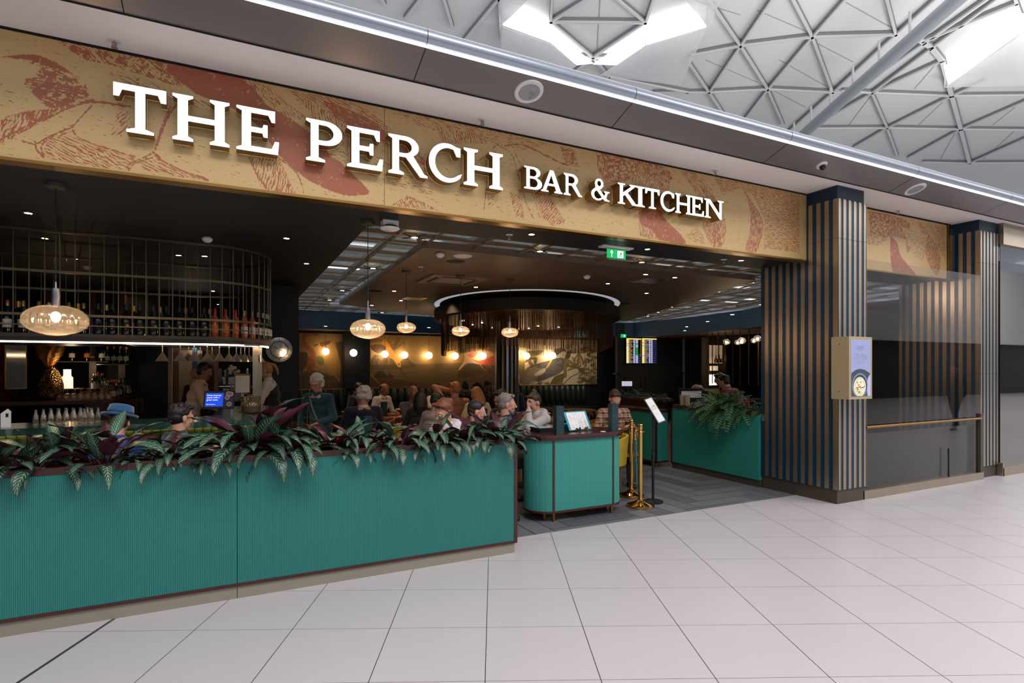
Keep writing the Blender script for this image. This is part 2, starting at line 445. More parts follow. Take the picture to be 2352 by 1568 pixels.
# sprinkler heads
def sprinkler(loc, label, group, s=1.0):
    t = thing('sprinkler_head', label, 'sprinkler', loc, 0, group); t.scale = (s,)*3
    b = MB(); b.lathe([(.0, -.006), (.036, -.004), (.04, 0)], n=20); b.build('plate', M['white'], t, True)
    b = MB(); b.tube([(0, 0, 0), (0, 0, -.035)], .008, 8); b.lathe([(.0, -.05), (.02, -.048), (.02, -.045), (0, -.044)], n=12)
    b.tube([(.01, 0, -.015), (.014, 0, -.03), (0, 0, -.045)], .003, 5); b.tube([(-.01, 0, -.015), (-.014, 0, -.03), (0, 0, -.045)], .003, 5)
    b.build('nozzle', M['steel'], t, True)
    return t
for px, py, l in [(263, 93, 'over the word THE'), (1108, 274, 'over the last letter of PERCH'), (1643, 391, 'over the end of the small letters'), (2064, 483, 'over the short sign panel')]:
    sprinkler(at(px, py, Z=3.77), 'sprinkler head in the white soffit '+l, 'soffit sprinklers')

# ================================================================ RESTAURANT SHELL
# dark navy ceiling behind the fascia and over the bar, z=2.95
b = MB()
b.box(-5, 6.93, 4.62, 5.30, 2.95, 3.0)        # front strip
b.box(-5, 1.15, 5.30, 14.6, 2.95, 3.0)        # over the bar
b.box(6.5, 14, 4.75, 5.30, 2.95, 3.0)
tag(b.build('ceiling_bar', M['navy_ceil']), kind='structure')
b = MB(); b.box(6.93, 14, 4.75, 5.3, 3.0, 3.03); b.box(12.2, 14, 5.3, 16, 2.93, 3.0)
tag(b.build('ceiling_right', M['navy_ceil']), kind='structure')
# brown suspended ceiling
M['brown_ceil'] = mat('taupe_ceiling_paint', lin(96, 78, 66), .55, var=.06, vs_=.8)
poly = [(1.87, 5.89), (7.02, 5.89), (9.95, 12.6), (8.4, 13.4), (5.2, 13.6), (3.4, 13.0), (2.0, 12.0)]
b = MB(); b.prism(poly, 2.92, 3.0)
tag(b.build('ceiling_dining', M['brown_ceil']), kind='structure')
# skylight lattice: gold-brown bars, wired glass, white steelwork and daylight above
M['lattice'] = mat('bronze_lattice_bar', lin(120, 94, 66), .4, .3)
b = MB()
def bar(x0, y0, x1, y1, w_=.018, z=2.955, h=.022):
    d = Vector((x1-x0, y1-y0, 0)); L = d.length; a = math.atan2(d.y, d.x)
    b.obox(((x0+x1)/2, (y0+y1)/2, z+h/2), (L, w_, h), (0, 0, a))
bar(1.52, 5.32, 1.52, 13.8)
for i in range(15): bar(1.15, 5.32+.6*i, 1.9, 5.32+.6*i)
bar(1.15, 5.6, 7.0, 5.6)
for i in range(10): bar(1.9+.56*i, 5.32, 1.9+.56*i, 5.9)
# right hand glazed band
for i in range(13): bar(7.0+.42*i*.45, 5.9+.56*i, 9.9+.2*i*.2, 5.9+.56*i)
for k in range(4): bar(7.3+.75*k, 5.6, 10.2+.6*k*.4, 13.0)
for i in range(12): bar(1.9+.7*i, 12.6, 1.9+.7*i, 14.3)
bar(1.3, 13.2, 10, 13.9)
tag(b.build('trim_skylight_lattice', M['lattice']), kind='structure')
def wired():
    m = NT('wired_cast_glass'); v = m.obj((1, 1, 1))
    n = m.noise(v, 14, 4, .6); wv = m.n('ShaderNodeTexWave'); wv.inputs['Scale'].default_value = 26; m.l(v, wv.inputs[0])
    tr = m.n('ShaderNodeBsdfTransparent'); tr.inputs[0].default_value = (.78, .78, .76, 1)
    df = m.n('ShaderNodeBsdfDiffuse'); df.inputs[0].default_value = lin(150, 148, 138)
    mx = m.n('ShaderNodeMixShader')
    m.l(m.math('ADD', m.math('MULTIPLY', n, .38), m.math('MULTIPLY', wv.outputs[0], .10)), mx.inputs[0])
    m.l(tr.outputs[0], mx.inputs[1]); m.l(df.outputs[0], mx.inputs[2]); m.l(mx.outputs[0], m.out.inputs[0]); m.t.nodes.remove(m.b)
    return m.mat
M['wired'] = wired()
b = MB()
b.box(1.15, 1.88, 5.30, 13.8, 2.985, 2.99); b.box(1.88, 7.0, 5.30, 5.9, 2.985, 2.99); b.box(1.9, 10.5, 13.0, 14.4, 2.985, 2.99)
b.add([(6.99, 5.3, 2.985), (9.7, 5.3, 2.985), (11.5, 14.2, 2.985), (9.9, 12.6, 2.985)], [(0, 1, 2, 3)])
tag(b.build('window_rooflight', M['wired']), kind='structure')
# stand-in steelwork and glowing panes added low above the glass for the terminal roof
b = MB()
for i in range(30):
    y = 6.4+.95*i; b.box(.5, 34, y, y+(.12 if i % 3 else .3), 3.9, 4.0)
for i in range(26): x = 1.0+1.3*i; b.box(x, x+(.08 if i % 2 else .2), 6, 34, 3.72, 3.8)
for i in range(12): b.tube([(2+2.4*i, 7+i % 3, 3.6), (3.2+2.4*i, 10+i % 3, 3.75), (2.6+2.4*i, 13, 3.6)], .05, 6)
tag(b.build('trim_roof_steelwork', mat('galvanised_steel', lin(150, 152, 156), .5, .3)), kind='structure')
b = MB(); rr = random.Random(3)
for i in range(27):
    for j in range(24):
        if rr.random() < .42: x = .8+1.3*j; y = 6.6+.95*i; b.box(x, x+rr.uniform(.5, 1.15), y, y+rr.uniform(.2, .55), 4.24, 4.26)
M['standin_pane'] = mat('standin_glow_pane', (1, 1, 1, 1), .5, emit=(.88, .94, 1, 1), es=3.4)
tag(b.build('window_standin_panes', M['standin_pane']), kind='structure')
b = MB(); b.box(.5, 36, 4.9, 36, 4.3, 4.35)
tag(b.build('roof_standin_glow', mat('self_glowing_sheet', lin(150, 152, 152), .7, emit=(.8, .84, .86, 1), es=.16)), kind='structure')  # added slab glows by itself in place of the daylit roof higher up

area('daylight_above_glass', (6.5, 9.8, 4.22), (11, 9), 240, (.9, .95, 1))
# walls
b = MB(); b.box(1.25, 1.32, 14.3, 14.6, 0, 2.95); tag(b.build('wall_bar_corner', M['navy_dark']), kind='structure')
b = MB(); b.box(-5.1, -5.0, 4.4, 14.6, 0, 3)
tag(b.build('wall_left', M['navy_dark']), kind='structure')
b = MB(); b.box(-5, 12.5, 14.6, 14.7, 0, 2.95)
tag(b.build('wall_back', M['navy_dark']), kind='structure')
b = MB(); b.box(13.5, 13.6, 4.75, 15.6, 0, 2.95)
tag(b.build('wall_right', M['navy_dark']), kind='structure')
# lowered perimeter ceiling with blue edge in front of the mural
M['blue_edge'] = mat('petrol_blue_paint', lin(24, 62, 88), .45)
edge = [at(686, 730, Z=2.72), at(847, 752, Z=2.72), at(1016, 760, Z=2.72), Vector((9.0, 14.0, 0)), Vector((9.9, 12.9, 0)), at(1510, 752, Z=2.5), at(1600, 728, Z=2.5), at(1742, 690, Z=2.5), Vector((10.6, 5.4, 0))]
edge[0] = Vector((1.3, 13.55, 0)); edge[1] = Vector((3.1, 13.75, 0)); edge[2] = Vector((5.2, 14.05, 0)); edge[3] = Vector((8.2, 14.2, 0))
edge[4] = Vector((10.6, 13.2, 0)); edge[5] = Vector((10.75, 11.0, 0)); edge[6] = Vector((10.5, 9.2, 0)); edge[7] = Vector((9.9, 7.6, 0)); edge[8] = Vector((8.8, 5.4, 0))
b = MB()
outer = [(1.3, 14.6), (3.1, 14.6), (5.2, 14.6), (8.2, 14.6), (13.5, 14.6), (13.5, 11.0), (13.5, 9.2), (13.5, 7.6), (13.5, 5.4)]
for i in range(8):
    p, q, s_, t_ = edge[i], edge[i+1], outer[i+1], outer[i]
    b.add([(p.x, p.y, 2.52), (q.x, q.y, 2.52), (s_[0], s_[1], 2.52), (t_[0], t_[1], 2.52)], [(0, 1, 2, 3)])
tag(b.build('ceiling_perimeter', M['brown_ceil']), kind='structure')
b = MB()
for i in range(8):
    p, q = edge[i], edge[i+1]; d = (q-p).normalized(); nn = Vector((-d.y, d.x, 0))*.04
    b.prism([(p.x, p.y), (q.x, q.y), (q.x+nn.x, q.y+nn.y), (p.x+nn.x, p.y+nn.y)], 2.50, 2.93)
tag(b.build('trim_perimeter', M['blue_edge']), kind='structure')
# dark timber wainscot under the departure screens
b = MB(); b.box(10.1, 12.6, 13.28, 13.4, 0, 1.42); b.box(10.0, 12.6, 13.22, 13.4, 1.40, 1.46)
for i in range(3): 
    for z0, z1 in ((.9, 1.3),): 
        x = 10.35+.75*i
        b.box(x, x+.6, 13.262, 13.28, z0, z0+.02); b.box(x, x+.6, 13.262, 13.28, z1, z1+.02); b.box(x, x+.02, 13.262, 13.28, z0, z1); b.box(x+.58, x+.6, 13.262, 13.28, z0, z1)
b.box(10.1, 12.6, 13.3, 13.42, 1.46, 2.9)
tag(b.build('wall_screens', M['navy_dark']), kind='structure')
b = MB(); b.box(12.7, 12.8, 9.8, 13.3, 0, 2.6); b.box(12.66, 12.7, 10.8, 10.84, .2, 1.9); b.box(12.66, 12.7, 11.6, 11.64, .2, 1.9); b.box(12.66, 12.7, 10.8, 11.64, 1.86, 1.9)
tag(b.build('wall_panelling', mat('dark_panelling', lin(40, 34, 30), .5)), kind='structure')

# ================================================================ WINDOW BETWEEN PILLARS
M['tint'] = thin_glass('dark_tinted_glass', clear=.86, ior=1.42)
M['mirrorglass'] = thin_glass('reflective_shopfront_glass', clear=.25, ior=3.4)
b = MB(); b.box(6.93, 9.73, 4.245, 4.255, .1, 2.95)
tag(b.build('window_1', M['tint']), kind='structure')
b = MB(); b.box(6.93, 9.74, 4.215, 4.38, 0, .105)
tag(b.build('trim_window_base', M['bronze']), kind='structure')
b = MB(); b.box(6.95, 9.71, 4.30, 4.31, .1, .79); b.box(8.87, 8.885, 4.238, 4.262, .1, .5)
tag(b.build('wall_window_dado', mat('black_glass_panel', lin(14, 18, 20), .08, spec=.8)), kind='structure')
t = thing('handrail', 'polished brass rail across the dark window between the pillars', 'handrail')
b = MB(); b.tube([(6.93, 4.2, .885), (9.63, 4.2, .885)], .017, 12); b.build('bar', M['old_brass'], t, True)
b = MB()
for x in (7.0, 8.3, 9.6): b.box(x-.01, x+.01, 4.2, 4.262, .875, .893)
b.build('bracket', M['bronze_dark'], t)
b = MB(); b.box(9.655, 9.735, 4.215, 4.33, .105, .95); tag(b.build('trim_window_post', M['bronze_dark']), kind='structure')
# glazing beyond far pillar
b = MB(); b.box(10.27, 46, 4.24, 4.25, .12, 3.45); tag(b.build('window_2', M['mirrorglass']), kind='structure')
b = MB(); b.box(10.26, 46, 4.2, 4.34, 0, .12); b.box(10.25, 10.29, 4.2, 4.3, 0, .2); b.box(10.27, 46, 4.2, 4.34, 3.45, 3.77)
tag(b.build('trim_window_2', M['bronze']), kind='structure')
b = MB(); b.box(10.3, 46, 4.9, 5.0, 0, 3.45); tag(b.build('wall_unit_next_door', M['matt_black']), kind='structure')

# ================================================================ OPPOSITE SIDE OF THE CONCOURSE (seen in reflections)
b = MB(); b.box(-14, 48, -9.1, -9, 0, 3.0); tag(b.build('wall_opposite', mat('dark_shopfront', lin(58, 55, 52), .5)), kind='structure')
b = MB(); b.box(24, 48, -9.4, -8.6, 3.0, 7.5); tag(b.build('wall_opposite_bulkhead', M['white']), kind='structure')
b = MB(); b.box(-14.1, -14, -9, 4.7, 0, 5.5); tag(b.build('wall_added_dark_end', mat('added_dark_wall', lin(74, 70, 68), .6)), kind='structure')  # unseen dark wall added so the pillar sides reflect something darker
# ================================================================ SIGN FASCIA WITH ENGRAVED BIRD PRINT
def seg_dist(P, a, b):
    a = np.array(a, float); b = np.array(b, float); ab = b-a; L = (ab**2).sum()+1e-9
    t = np.clip(((P-a) @ ab)/L, 0, 1); return np.sqrt((((P-a)-t[:, None]*ab)**2).sum(1))
def in_poly(P, poly):
    x, y = P[:, 0], P[:, 1]; ins = np.zeros(len(P), bool); n = len(poly)
    for i in range(n):
        x1, y1 = poly[i]; x2, y2 = poly[(i+1) % n]
        c = ((y1 > y) != (y2 > y)) & (x < (x2-x1)*(y-y1)/((y2-y1) or 1e-9)+x1); ins ^= c
    return ins
def spline(pts, k=6):
    out = []; n = len(pts)
    for i in range(n-1):
        p0, p1, p2, p3 = pts[max(i-1, 0)], pts[i], pts[i+1], pts[min(i+2, n-1)]
        for j in range(k):
            t = j/k
            out.append(tuple(.5*((2*p1[d])+(-p0[d]+p2[d])*t+(2*p0[d]-5*p1[d]+4*p2[d]-p3[d])*t*t+(-p0[d]+3*p1[d]-3*p2[d]+p3[d])*t**3) for d in (0, 1)))
    return out+[tuple(pts[-1])]
def art_panel(name, x0, x1, z0, z1, yy, step, shapes, mats, to_px, thick=.1, vec=True):
    nx = int((x1-x0)/step)+1; nz = int((z1-z0)/step)+1
    xs = np.linspace(x0, x1, nx); zs = np.linspace(z0, z1, nz)
    X, Z = np.meshgrid(xs, zs); P3 = np.stack([X.ravel(), Z.ravel()], 1)
    d = SI*P3[:, 0]+CO*yy; r = CO*P3[:, 0]-SI*yy
    P = np.stack([CX+F_PX*r/d, HZ-F_PX*(P3[:, 1]-EYE)/d], 1) if to_px is None else to_px(P3)
    col = shapes(P, P3)
    v = np.stack([P3[:, 0], np.full(len(P3), yy), P3[:, 1]], 1)
    idx = np.arange(nx*nz).reshape(nz, nx)
    f = np.stack([idx[:-1, :-1].ravel(), idx[:-1, 1:].ravel(), idx[1:, 1:].ravel(), idx[1:, :-1].ravel()], 1)
    me = bpy.data.meshes.new(name); nv = len(v)
    back = [(x0, yy+thick, z0), (x1, yy+thick, z0), (x1, yy+thick, z1), (x0, yy+thick, z1)]
    vv = [tuple(q) for q in v]+back
    c = [int(idx[0, 0]), int(idx[0, -1]), int(idx[-1, -1]), int(idx[-1, 0])]
    ff = [tuple(int(i) for i in q) for q in f]+[(c[0], nv, nv+1, c[1]), (c[1], nv+1, nv+2, c[2]), (c[2], nv+2, nv+3, c[3]), (c[3], nv+3, nv, c[0]), (nv, nv+3, nv+2, nv+1)]
    me.from_pydata(vv, [], ff); me.materials.append(mats)
    at_ = me.color_attributes.new('art', 'FLOAT_COLOR', 'POINT')
    full = np.ones((nv+4, 4), np.float32); full[:nv, :col.shape[1]] = col; full[nv:, :col.shape[1]] = col[0]*0
    at_.data.foreach_set('color', full.ravel()); me.update()
    o = bpy.data.objects.new(name, me); sc.collection.objects.link(o); return o

def fascia_mat():
    m = NT('gold_fascia_with_rust_engraving')
    a = m.n('ShaderNodeAttribute', attribute_name='art'); s = m.n('ShaderNodeSeparateColor'); m.l(a.outputs['Color'], s.inputs[0])
    dens, ang, k = s.outputs[0], s.outputs[1], s.outputs[2]
    pos = m.obj(); x, y, z = m.sep(pos)
    wob = m.noise(pos, 9, 3, .6)
    th = m.math('MULTIPLY', ang, PI)
    ph = m.math('ADD', m.math('MULTIPLY', x, m.math('SINE', th)), m.math('MULTIPLY', z, m.math('COSINE', th)))
    al = m.math('SUBTRACT', m.math('MULTIPLY', x, m.math('COSINE', th)), m.math('MULTIPLY', z, m.math('SINE', th)))
    hatch = m.math('SINE', m.math('ADD', m.math('MULTIPLY', ph, 330.0), m.math('MULTIPLY', wob, 26.0)))
    # broken strokes: noise stretched along the hatch
    cmb = m.n('ShaderNodeCombineXYZ'); m.l(m.math('MULTIPLY', al, 16.0), cmb.inputs[0]); m.l(m.math('MULTIPLY', ph, 85.0), cmb.inputs[1])
    br = m.noise(cmb.outputs[0], 1.0, 3, .6)
    bl = m.noise(pos, 26, 5, .68, .8)
    tex = m.math('ADD', m.math('MULTIPLY', m.math('ADD', m.math('MULTIPLY', hatch, .16), m.math('MULTIPLY', m.math('SUBTRACT', br, .5), 1.5)), k),
                 m.math('MULTIPLY', m.math('SUBTRACT', bl, .5), m.math('SUBTRACT', 1.7, k)))
    val = m.math('ADD', m.math('MULTIPLY', tex, 1.7), dens)
    isr = m.math('GREATER_THAN', val, .5)
    gold = m.mix(m.noise(pos, 1.1, 2), lin(190, 158, 102), lin(204, 172, 116))
    m.l(m.mix(isr, gold, lin(162, 92, 62)), m.b.inputs['Base Color'])
    m.b.inputs['Roughness'].default_value = .36; m.b.inputs['Metallic'].default_value = .25
    m.b.inputs['Coat Weight'].default_value = .25; m.b.inputs['Coat Roughness'].default_value = .25
    return m.mat
M['fascia'] = fascia_mat()
# every entry: kind, points in photo pixels, density, hatch direction (0..1 of 180 deg), hatch share
ART = [
 # bird's head at the left
 ('poly', spline([(0,131),(40,126),(90,127),(140,150),(175,175),(212,198),(196,188),(150,165),(100,150),(60,138),(0,131)],3), .85, .1, .4),
 ('poly', [(40,135),(100,150),(150,165),(200,195),(212,200),(190,215),(150,205),(110,190),(80,170),(95,155)], .56, .1, .4),
 ('poly', spline([(60,180),(95,178),(130,190),(180,200),(205,215),(195,226),(175,228),(165,245),(130,252),(100,240),(85,225),(70,210),(55,195)],3), .66, .05, .5),
 ('hole', ('ell', (130, 219), 22, 7, .1), .05, .1, .4), ('poly', [(121,214),(139,214),(141,222),(121,224)], .95, 0, 0),
 ('poly', [(20,265),(60,255),(110,250),(150,245),(120,262),(60,300),(20,310),(0,310),(0,275)], .55, .6, .6),
 ('poly', [(0,290),(60,270),(70,290),(20,325),(0,330)], .5, .6, .7),
 ('line', [(0,322),(60,290),(120,265),(165,245),(205,232)], 5, .95), ('line', [(20,318),(80,288),(140,258)], 2, .9),
 ('line', [(202,232),(240,236),(300,245)], 5, .95), ('line', [(212,242),(185,270),(165,292),(140,302),(105,318),(85,330)], 3, .92),
 ('line', [(165,290),(175,312),(215,330),(260,345),(310,360)], 4, .92), ('line', [(150,298),(120,312),(95,335),(100,355)], 4, .9), ('line', [(172,300),(140,310),(112,330),(105,350)], 3, .9),
 ('line', [(80,325),(85,345),(100,360)], 4, .9), ('line', [(0,312),(40,320),(80,332)], 3, .88),
 ('poly', [(110,315),(165,312),(200,330),(310,362),(300,392),(230,385),(110,365),(100,345)], .40, .14, 1.2),
 ('line', [(405,240),(385,270),(372,300),(362,330),(352,352)], 5, .95), ('line', [(392,245),(375,280),(365,310),(357,335)], 2.5, .9),
 ('line', [(352,350),(330,362),(305,372),(290,385)], 4, .93), ('line', [(352,350),(380,375),(420,395),(475,412)], 6, .95), ('line', [(350,362),(310,375),(295,392)], 3, .9),
 ('poly', [(320,372),(360,365),(420,395),(470,412),(400,405),(330,390)], .40, .14, 1.2),
 ('poly', [(270,255),(300,255),(305,290),(270,320),(255,310),(262,280)], .33, .7, 1.0),
 # mottled wing edge and the long solid feather
 ('poly', [(128,92),(230,108),(420,150),(560,175),(600,200),(620,238),(540,225),(440,205),(395,195),(330,175),(260,150),(200,140),(165,120)], .50, .22, .4),
 ('poly', [(240,165),(330,180),(410,215),(520,245),(480,255),(390,230),(300,205)], .30, .14, 1.0),
 ('poly', spline([(385,148),(470,160),(548,180),(585,205),(612,240),(650,262),(700,295),(745,335),(800,390),(843,432),(846,444),(830,449),(790,448),(740,430),(700,408),(655,370),(625,335),(600,300),(560,262),(500,235),(450,215),(420,190),(385,165)],3), .88, .2, .2),
 ('poly', [(560,175),(620,200),(660,235),(700,265),(720,290),(660,270),(600,225)], .32, .3, 1.1),
 # second feather, hatched on both sides of the shaft
 ('poly', spline([(640,188),(720,215),(800,230),(860,262),(900,300),(925,330),(905,345),(860,320),(800,300),(740,270),(680,230)],3), .40, .12, 1.1),
 ('poly', [(740,230),(800,250),(860,280),(905,320),(880,325),(820,300),(770,270)], .74, .12, .5),
 ('poly', [(690,225),(730,240),(810,300),(890,390),(860,380),(780,330),(720,280)], .36, .42, 1.1),
 ('poly', [(905,320),(960,345),(985,380),(990,400),(985,412),(960,395),(920,350)], .55, .3, .7),
 ('poly', [(570,360),(640,360),(680,445),(620,440),(600,432)], .42, .55, 1.1), ('line', [(640,362),(680,395),(693,425),(697,442)], 2.5, .88), ('line', [(572,362),(590,400),(612,432)], 4, .9),
 ('poly', [(900,470),(935,448),(975,465),(1005,482),(960,480),(905,472)], .50, .3, .6),
 # dashes
 ('poly', [(850,225),(1100,290),(1260,330),(1200,345),(1040,310),(930,280)], .24, .08, 1.2),
 ('poly', [(740,330),(980,380),(1000,450),(880,420),(760,360)], .20, .06, 1.2),
 ('poly', [(1000,290),(1110,310),(1120,330),(1020,330)], .40, .4, 1.0),
 # legs of the wading bird
 ('line', [(1140,330),(1175,355),(1190,400),(1210,470),(1225,500)], 1.6, .85), ('line', [(1145,325),(1130,345),(1122,380),(1112,480)], 1.6, .8),
 ('line', [(1160,335),(1200,332),(1250,355),(1290,375),(1330,382)], 3, .86), ('poly', [(1170,440),(1195,450),(1205,500),(1190,505),(1178,480)], .44, .75, 1.0),
 ('line', [(1145,330),(1105,365),(1090,378)], 1.4, .8), ('poly', [(1120,340),(1140,345),(1135,470),(1120,480)], .25, .8, 1.2),
 ('poly', [(1225,440),(1260,445),(1300,510),(1270,520),(1245,500)], .47, .7, 1.0), ('line', [(1180,345),(1215,420),(1240,500)], 1.2, .8),
 ('poly', [(1285,335),(1320,345),(1330,385),(1300,378)], .48, .8, 1.1),
 # crest
 ('poly', spline([(1370,350),(1420,352),(1480,370),(1530,385),(1545,410),(1525,415),(1490,410),(1460,405),(1440,415),(1405,420),(1385,410),(1372,385)],3), .56, .45, .5),
 ('scales', ('ell', (1430, 385), 34, 26, 0), .5, .45, .5),
 ('poly', [(1445,392),(1500,400),(1540,412),(1535,440),(1500,432),(1450,425)], .46, .65, .8),
 ('poly', [(1345,408),(1400,415),(1430,430),(1395,440),(1350,425)], .40, .1, 1.1), ('poly', [(1395,440),(1405,440),(1402,475),(1396,468)], .5, .8, .8),
 ('poly', spline([(1455,425),(1490,440),(1505,470),(1530,505),(1560,535),(1575,560),(1520,552),(1475,540),(1468,500),(1465,460)],3), .80, .55, .5),
 ('poly', [(1465,510),(1500,530),(1515,552),(1470,542)], .45, .6, .8),
 # feathers at the right
 ('poly', spline([(1560,390),(1585,400),(1600,425),(1625,460),(1655,480),(1668,515),(1662,560),(1645,570),(1625,550),(1612,510),(1608,470),(1590,430)],3), .50, .62, 1.0),
 ('poly', [(1600,410),(1640,450),(1660,500),(1655,560),(1640,568),(1638,500),(1620,455)], .62, .55, .7),
 ('line', [(1700,420),(1716,450),(1722,470)], 3, .9),
 ('poly', spline([(1700,420),(1722,455),(1750,500),(1753,530),(1745,560),(1735,580),(1712,574),(1720,540),(1724,500),(1718,460)],3), .60, .6, .9),
 ('poly', [(1560,385),(1600,398),(1640,440),(1600,430)], .40, .12, 1.0),
 ('poly', [(1640,405),(1836,445),(1836,580),(1755,570),(1755,500),(1730,450),(1700,430),(1660,450)], .37, .045, 1.35),
 ('poly', [(1600,520),(1615,540),(1620,560),(1590,555),(1575,540)], .28, .045, 1.3),
 # short panel repeats the crest and a feather
 ('poly', spline([(1995,485),(2030,490),(2080,505),(2090,520),(2080,540),(2055,545),(2035,545),(2020,560),(2000,540)],3), .56, .45, .5),
 ('scales', ('ell', (2022, 512), 22, 22, 0), .5, .45, .5),
 ('poly', [(1987,535),(2020,540),(2040,550),(2015,565),(1987,560)], .40, .1, 1.1),
 ('poly', spline([(2045,540),(2062,560),(2070,590),(2105,632),(2075,628),(2050,622),(2045,580)],3), .80, .55, .5),
 ('poly', [(2060,530),(2095,540),(2092,575),(2083,580),(2080,550),(2060,545)], .56, .6, .7),
 ('poly', spline([(2108,508),(2130,530),(2150,560),(2160,590),(2158,622),(2150,632),(2135,610),(2125,580),(2118,545)],3), .56, .6, .9),
 ('poly', [(2110,510),(2170,520),(2172,600),(2160,580),(2145,545)], .30, .045, 1.35),
 ('poly', [(2070,520),(2130,540),(2120,600),(2100,590)], .22, .045, 1.3),
]
def fascia_shapes(P, P3):
    n = len(P); D = np.full(n, -.05); A = np.full(n, .06); K = np.full(n, 1.0)
    for kind, pts, *q in ART:
        if kind == 'line':
            w_, dn = q; pts = spline(pts, 4)
            bb = np.array(pts); lo = bb.min(0)-w_*2; hi = bb.max(0)+w_*2
            s_ = np.where((P > lo).all(1) & (P < hi).all(1))[0]
            if not len(s_): continue
            dd = np.min([seg_dist(P[s_], pts[i], pts[i+1]) for i in range(len(pts)-1)], 0)
            f = np.clip(1.2-dd/w_*1.1, -.3, 1)*.8
            up = (dd < w_*1.6) & (f > D[s_]); D[s_[up]] = f[up]*1.05; K[s_[up]] = .35
        elif kind in ('hole', 'scales'):
            (_, c, ra, rb, rot) = pts; u = (P[:, 0]-c[0])/ra; v = (P[:, 1]-c[1]-rot*(P[:, 0]-c[0]))/rb
            rr_ = np.hypot(u, v); s_ = rr_ < 1
            if kind == 'hole': D[s_] = q[0]
            else: D[s_] = .42+.45*(np.abs(((rr_[s_]*3.2) % 1)-.5)*2-.35)+.25*(np.sin(np.arctan2(v[s_], u[s_])*9+(rr_[s_]*3.2//1)*1.6))
        else:
            s_ = in_poly(P, pts); D[s_] = q[0]; A[s_] = q[1]; K[s_] = q[2]
    return np.stack([D, A, K], 1).astype(np.float32)
t = thing('sign_fascia', 'long gold fascia printed with a rust engraving of a bird, over the entrance', 'sign')
o = art_panel('printed_panel', -1.9, 6.385, 2.945, 3.75, 4.6, .0065, fascia_shapes, M['fascia'], None); o.parent = t
b = MB(); b.box(-1.9, 6.385, 4.585, 4.70, 2.925, 2.945); b.build('bottom_lip', M['old_brass'], t)
b = MB(); b.box(-1.9, 6.385, 4.6, 4.7, 3.75, 3.77); b.build('shadow_gap', M['matt_black'], t)
b = MB(); b.box(2.0-.002+at(883,300,Y=4.6).x-2.0, at(883,300,Y=4.6).x+.002, 4.598, 4.6, 2.946, 3.75); b.build('panel_seam', M['old_brass'], t)
t2 = thing('sign_fascia', 'short gold printed fascia between the two striped pillars', 'sign')
o = art_panel('printed_panel', 6.93, 9.56, 2.935, 3.74, 4.6, .0065, fascia_shapes, M['fascia'], None); o.parent = t2
b = MB(); b.box(6.93, 9.7, 4.585, 4.70, 2.915, 2.935); b.box(9.57, 9.62, 4.58, 4.7, 2.935, 3.74); b.build('gold_border', M['old_brass'], t2)
b = MB(); b.box(6.93, 9.7, 4.61, 4.7, 3.74, 3.77); b.box(9.56, 9.57, 4.6, 4.7, 2.94, 3.74); b.build('shadow_gap', M['matt_black'], t2)

# ---------------------------------------------------------------- letters
def arc(cx, cy, rx, ry, a0, a1, n=14):
    return [(cx+rx*math.cos(math.radians(a0+(a1-a0)*i/n)), cy+ry*math.sin(math.radians(a0+(a1-a0)*i/n))) for i in range(n+1)]
def stem(x0, x1, y0=0, y1=1, so=.075, th=.055, bot=True, top=True):
    """vertical stem polygon with bracketed slab serifs, as (left side up, right side down)"""
    L = [(x0-so, y0), (x0-so, y0+th), (x0, y0+th+.05)] if bot else [(x0, y0)]
    L += [(x0, y1-th-.05), (x0-so, y1-th), (x0-so, y1)] if top else [(x0, y1)]
    Rr = [(x1+so, y1), (x1+so, y1-th), (x1, y1-th-.05)] if top else [(x1, y1)]
    Rr += [(x1, y0+th+.05), (x1+so, y0+th), (x1+so, y0)] if bot else [(x1, y0)]
    return L, Rr
S = .155
def G_T():
    c = .40; L, Rr = stem(c-S/2, c+S/2, so=.13, top=False)
    return [[(c-S/2-.13, 0), (c-S/2-.13, .055), (c-S/2, .105), (c-S/2, .87), (.13, .87), (.085, .72), (0, .72), (0, 1), (.8, 1), (.8, .72), (.715, .72), (.67, .87), (c+S/2, .87), (c+S/2, .105), (c+S/2+.13, .055), (c+S/2+.13, 0)]]
def G_H():
    a, b_ = .10, .66
    L1, R1 = stem(a, a+S); L2, R2 = stem(b_, b_+S)
    return [L1+[R1[0], R1[1], R1[2], (a+S, .56), (b_, .56), L2[3], L2[4], L2[5]]+R2+[L2[0], L2[1], L2[2], (b_, .44), (a+S, .44), R1[3], R1[4], R1[5]]]
def G_E():
    a = .09
    return [[(0, 0), (0, .055), (a, .105), (a, .895), (0, .945), (0, 1), (.66, 1), (.66, .73), (.60, .73), (.54, .88), (a+S, .88), (a+S, .565), (.44, .565), (.46, .65), (.53, .65), (.53, .36), (.46, .36), (.44, .445), (a+S, .445), (a+S, .12), (.60, .12), (.66, .30), (.73, .30), (.71, 0)]]
def G_P():
    a = .09
    o_ = [(0, 0), (0, .055), (a, .105), (a, .895), (0, .945), (0, 1), (.38, 1)]+arc(.38, .705, .34, .295, 90, -90)+[(a+S, .41), (a+S, .105), (a+S+.13, .055), (a+S+.13, 0)]
    return [o_, [(a+S, .89), (.36, .89)]+arc(.36, .705, .185, .185, 90, -90)[1:-1]+[(.36, .52), (a+S, .52)]]
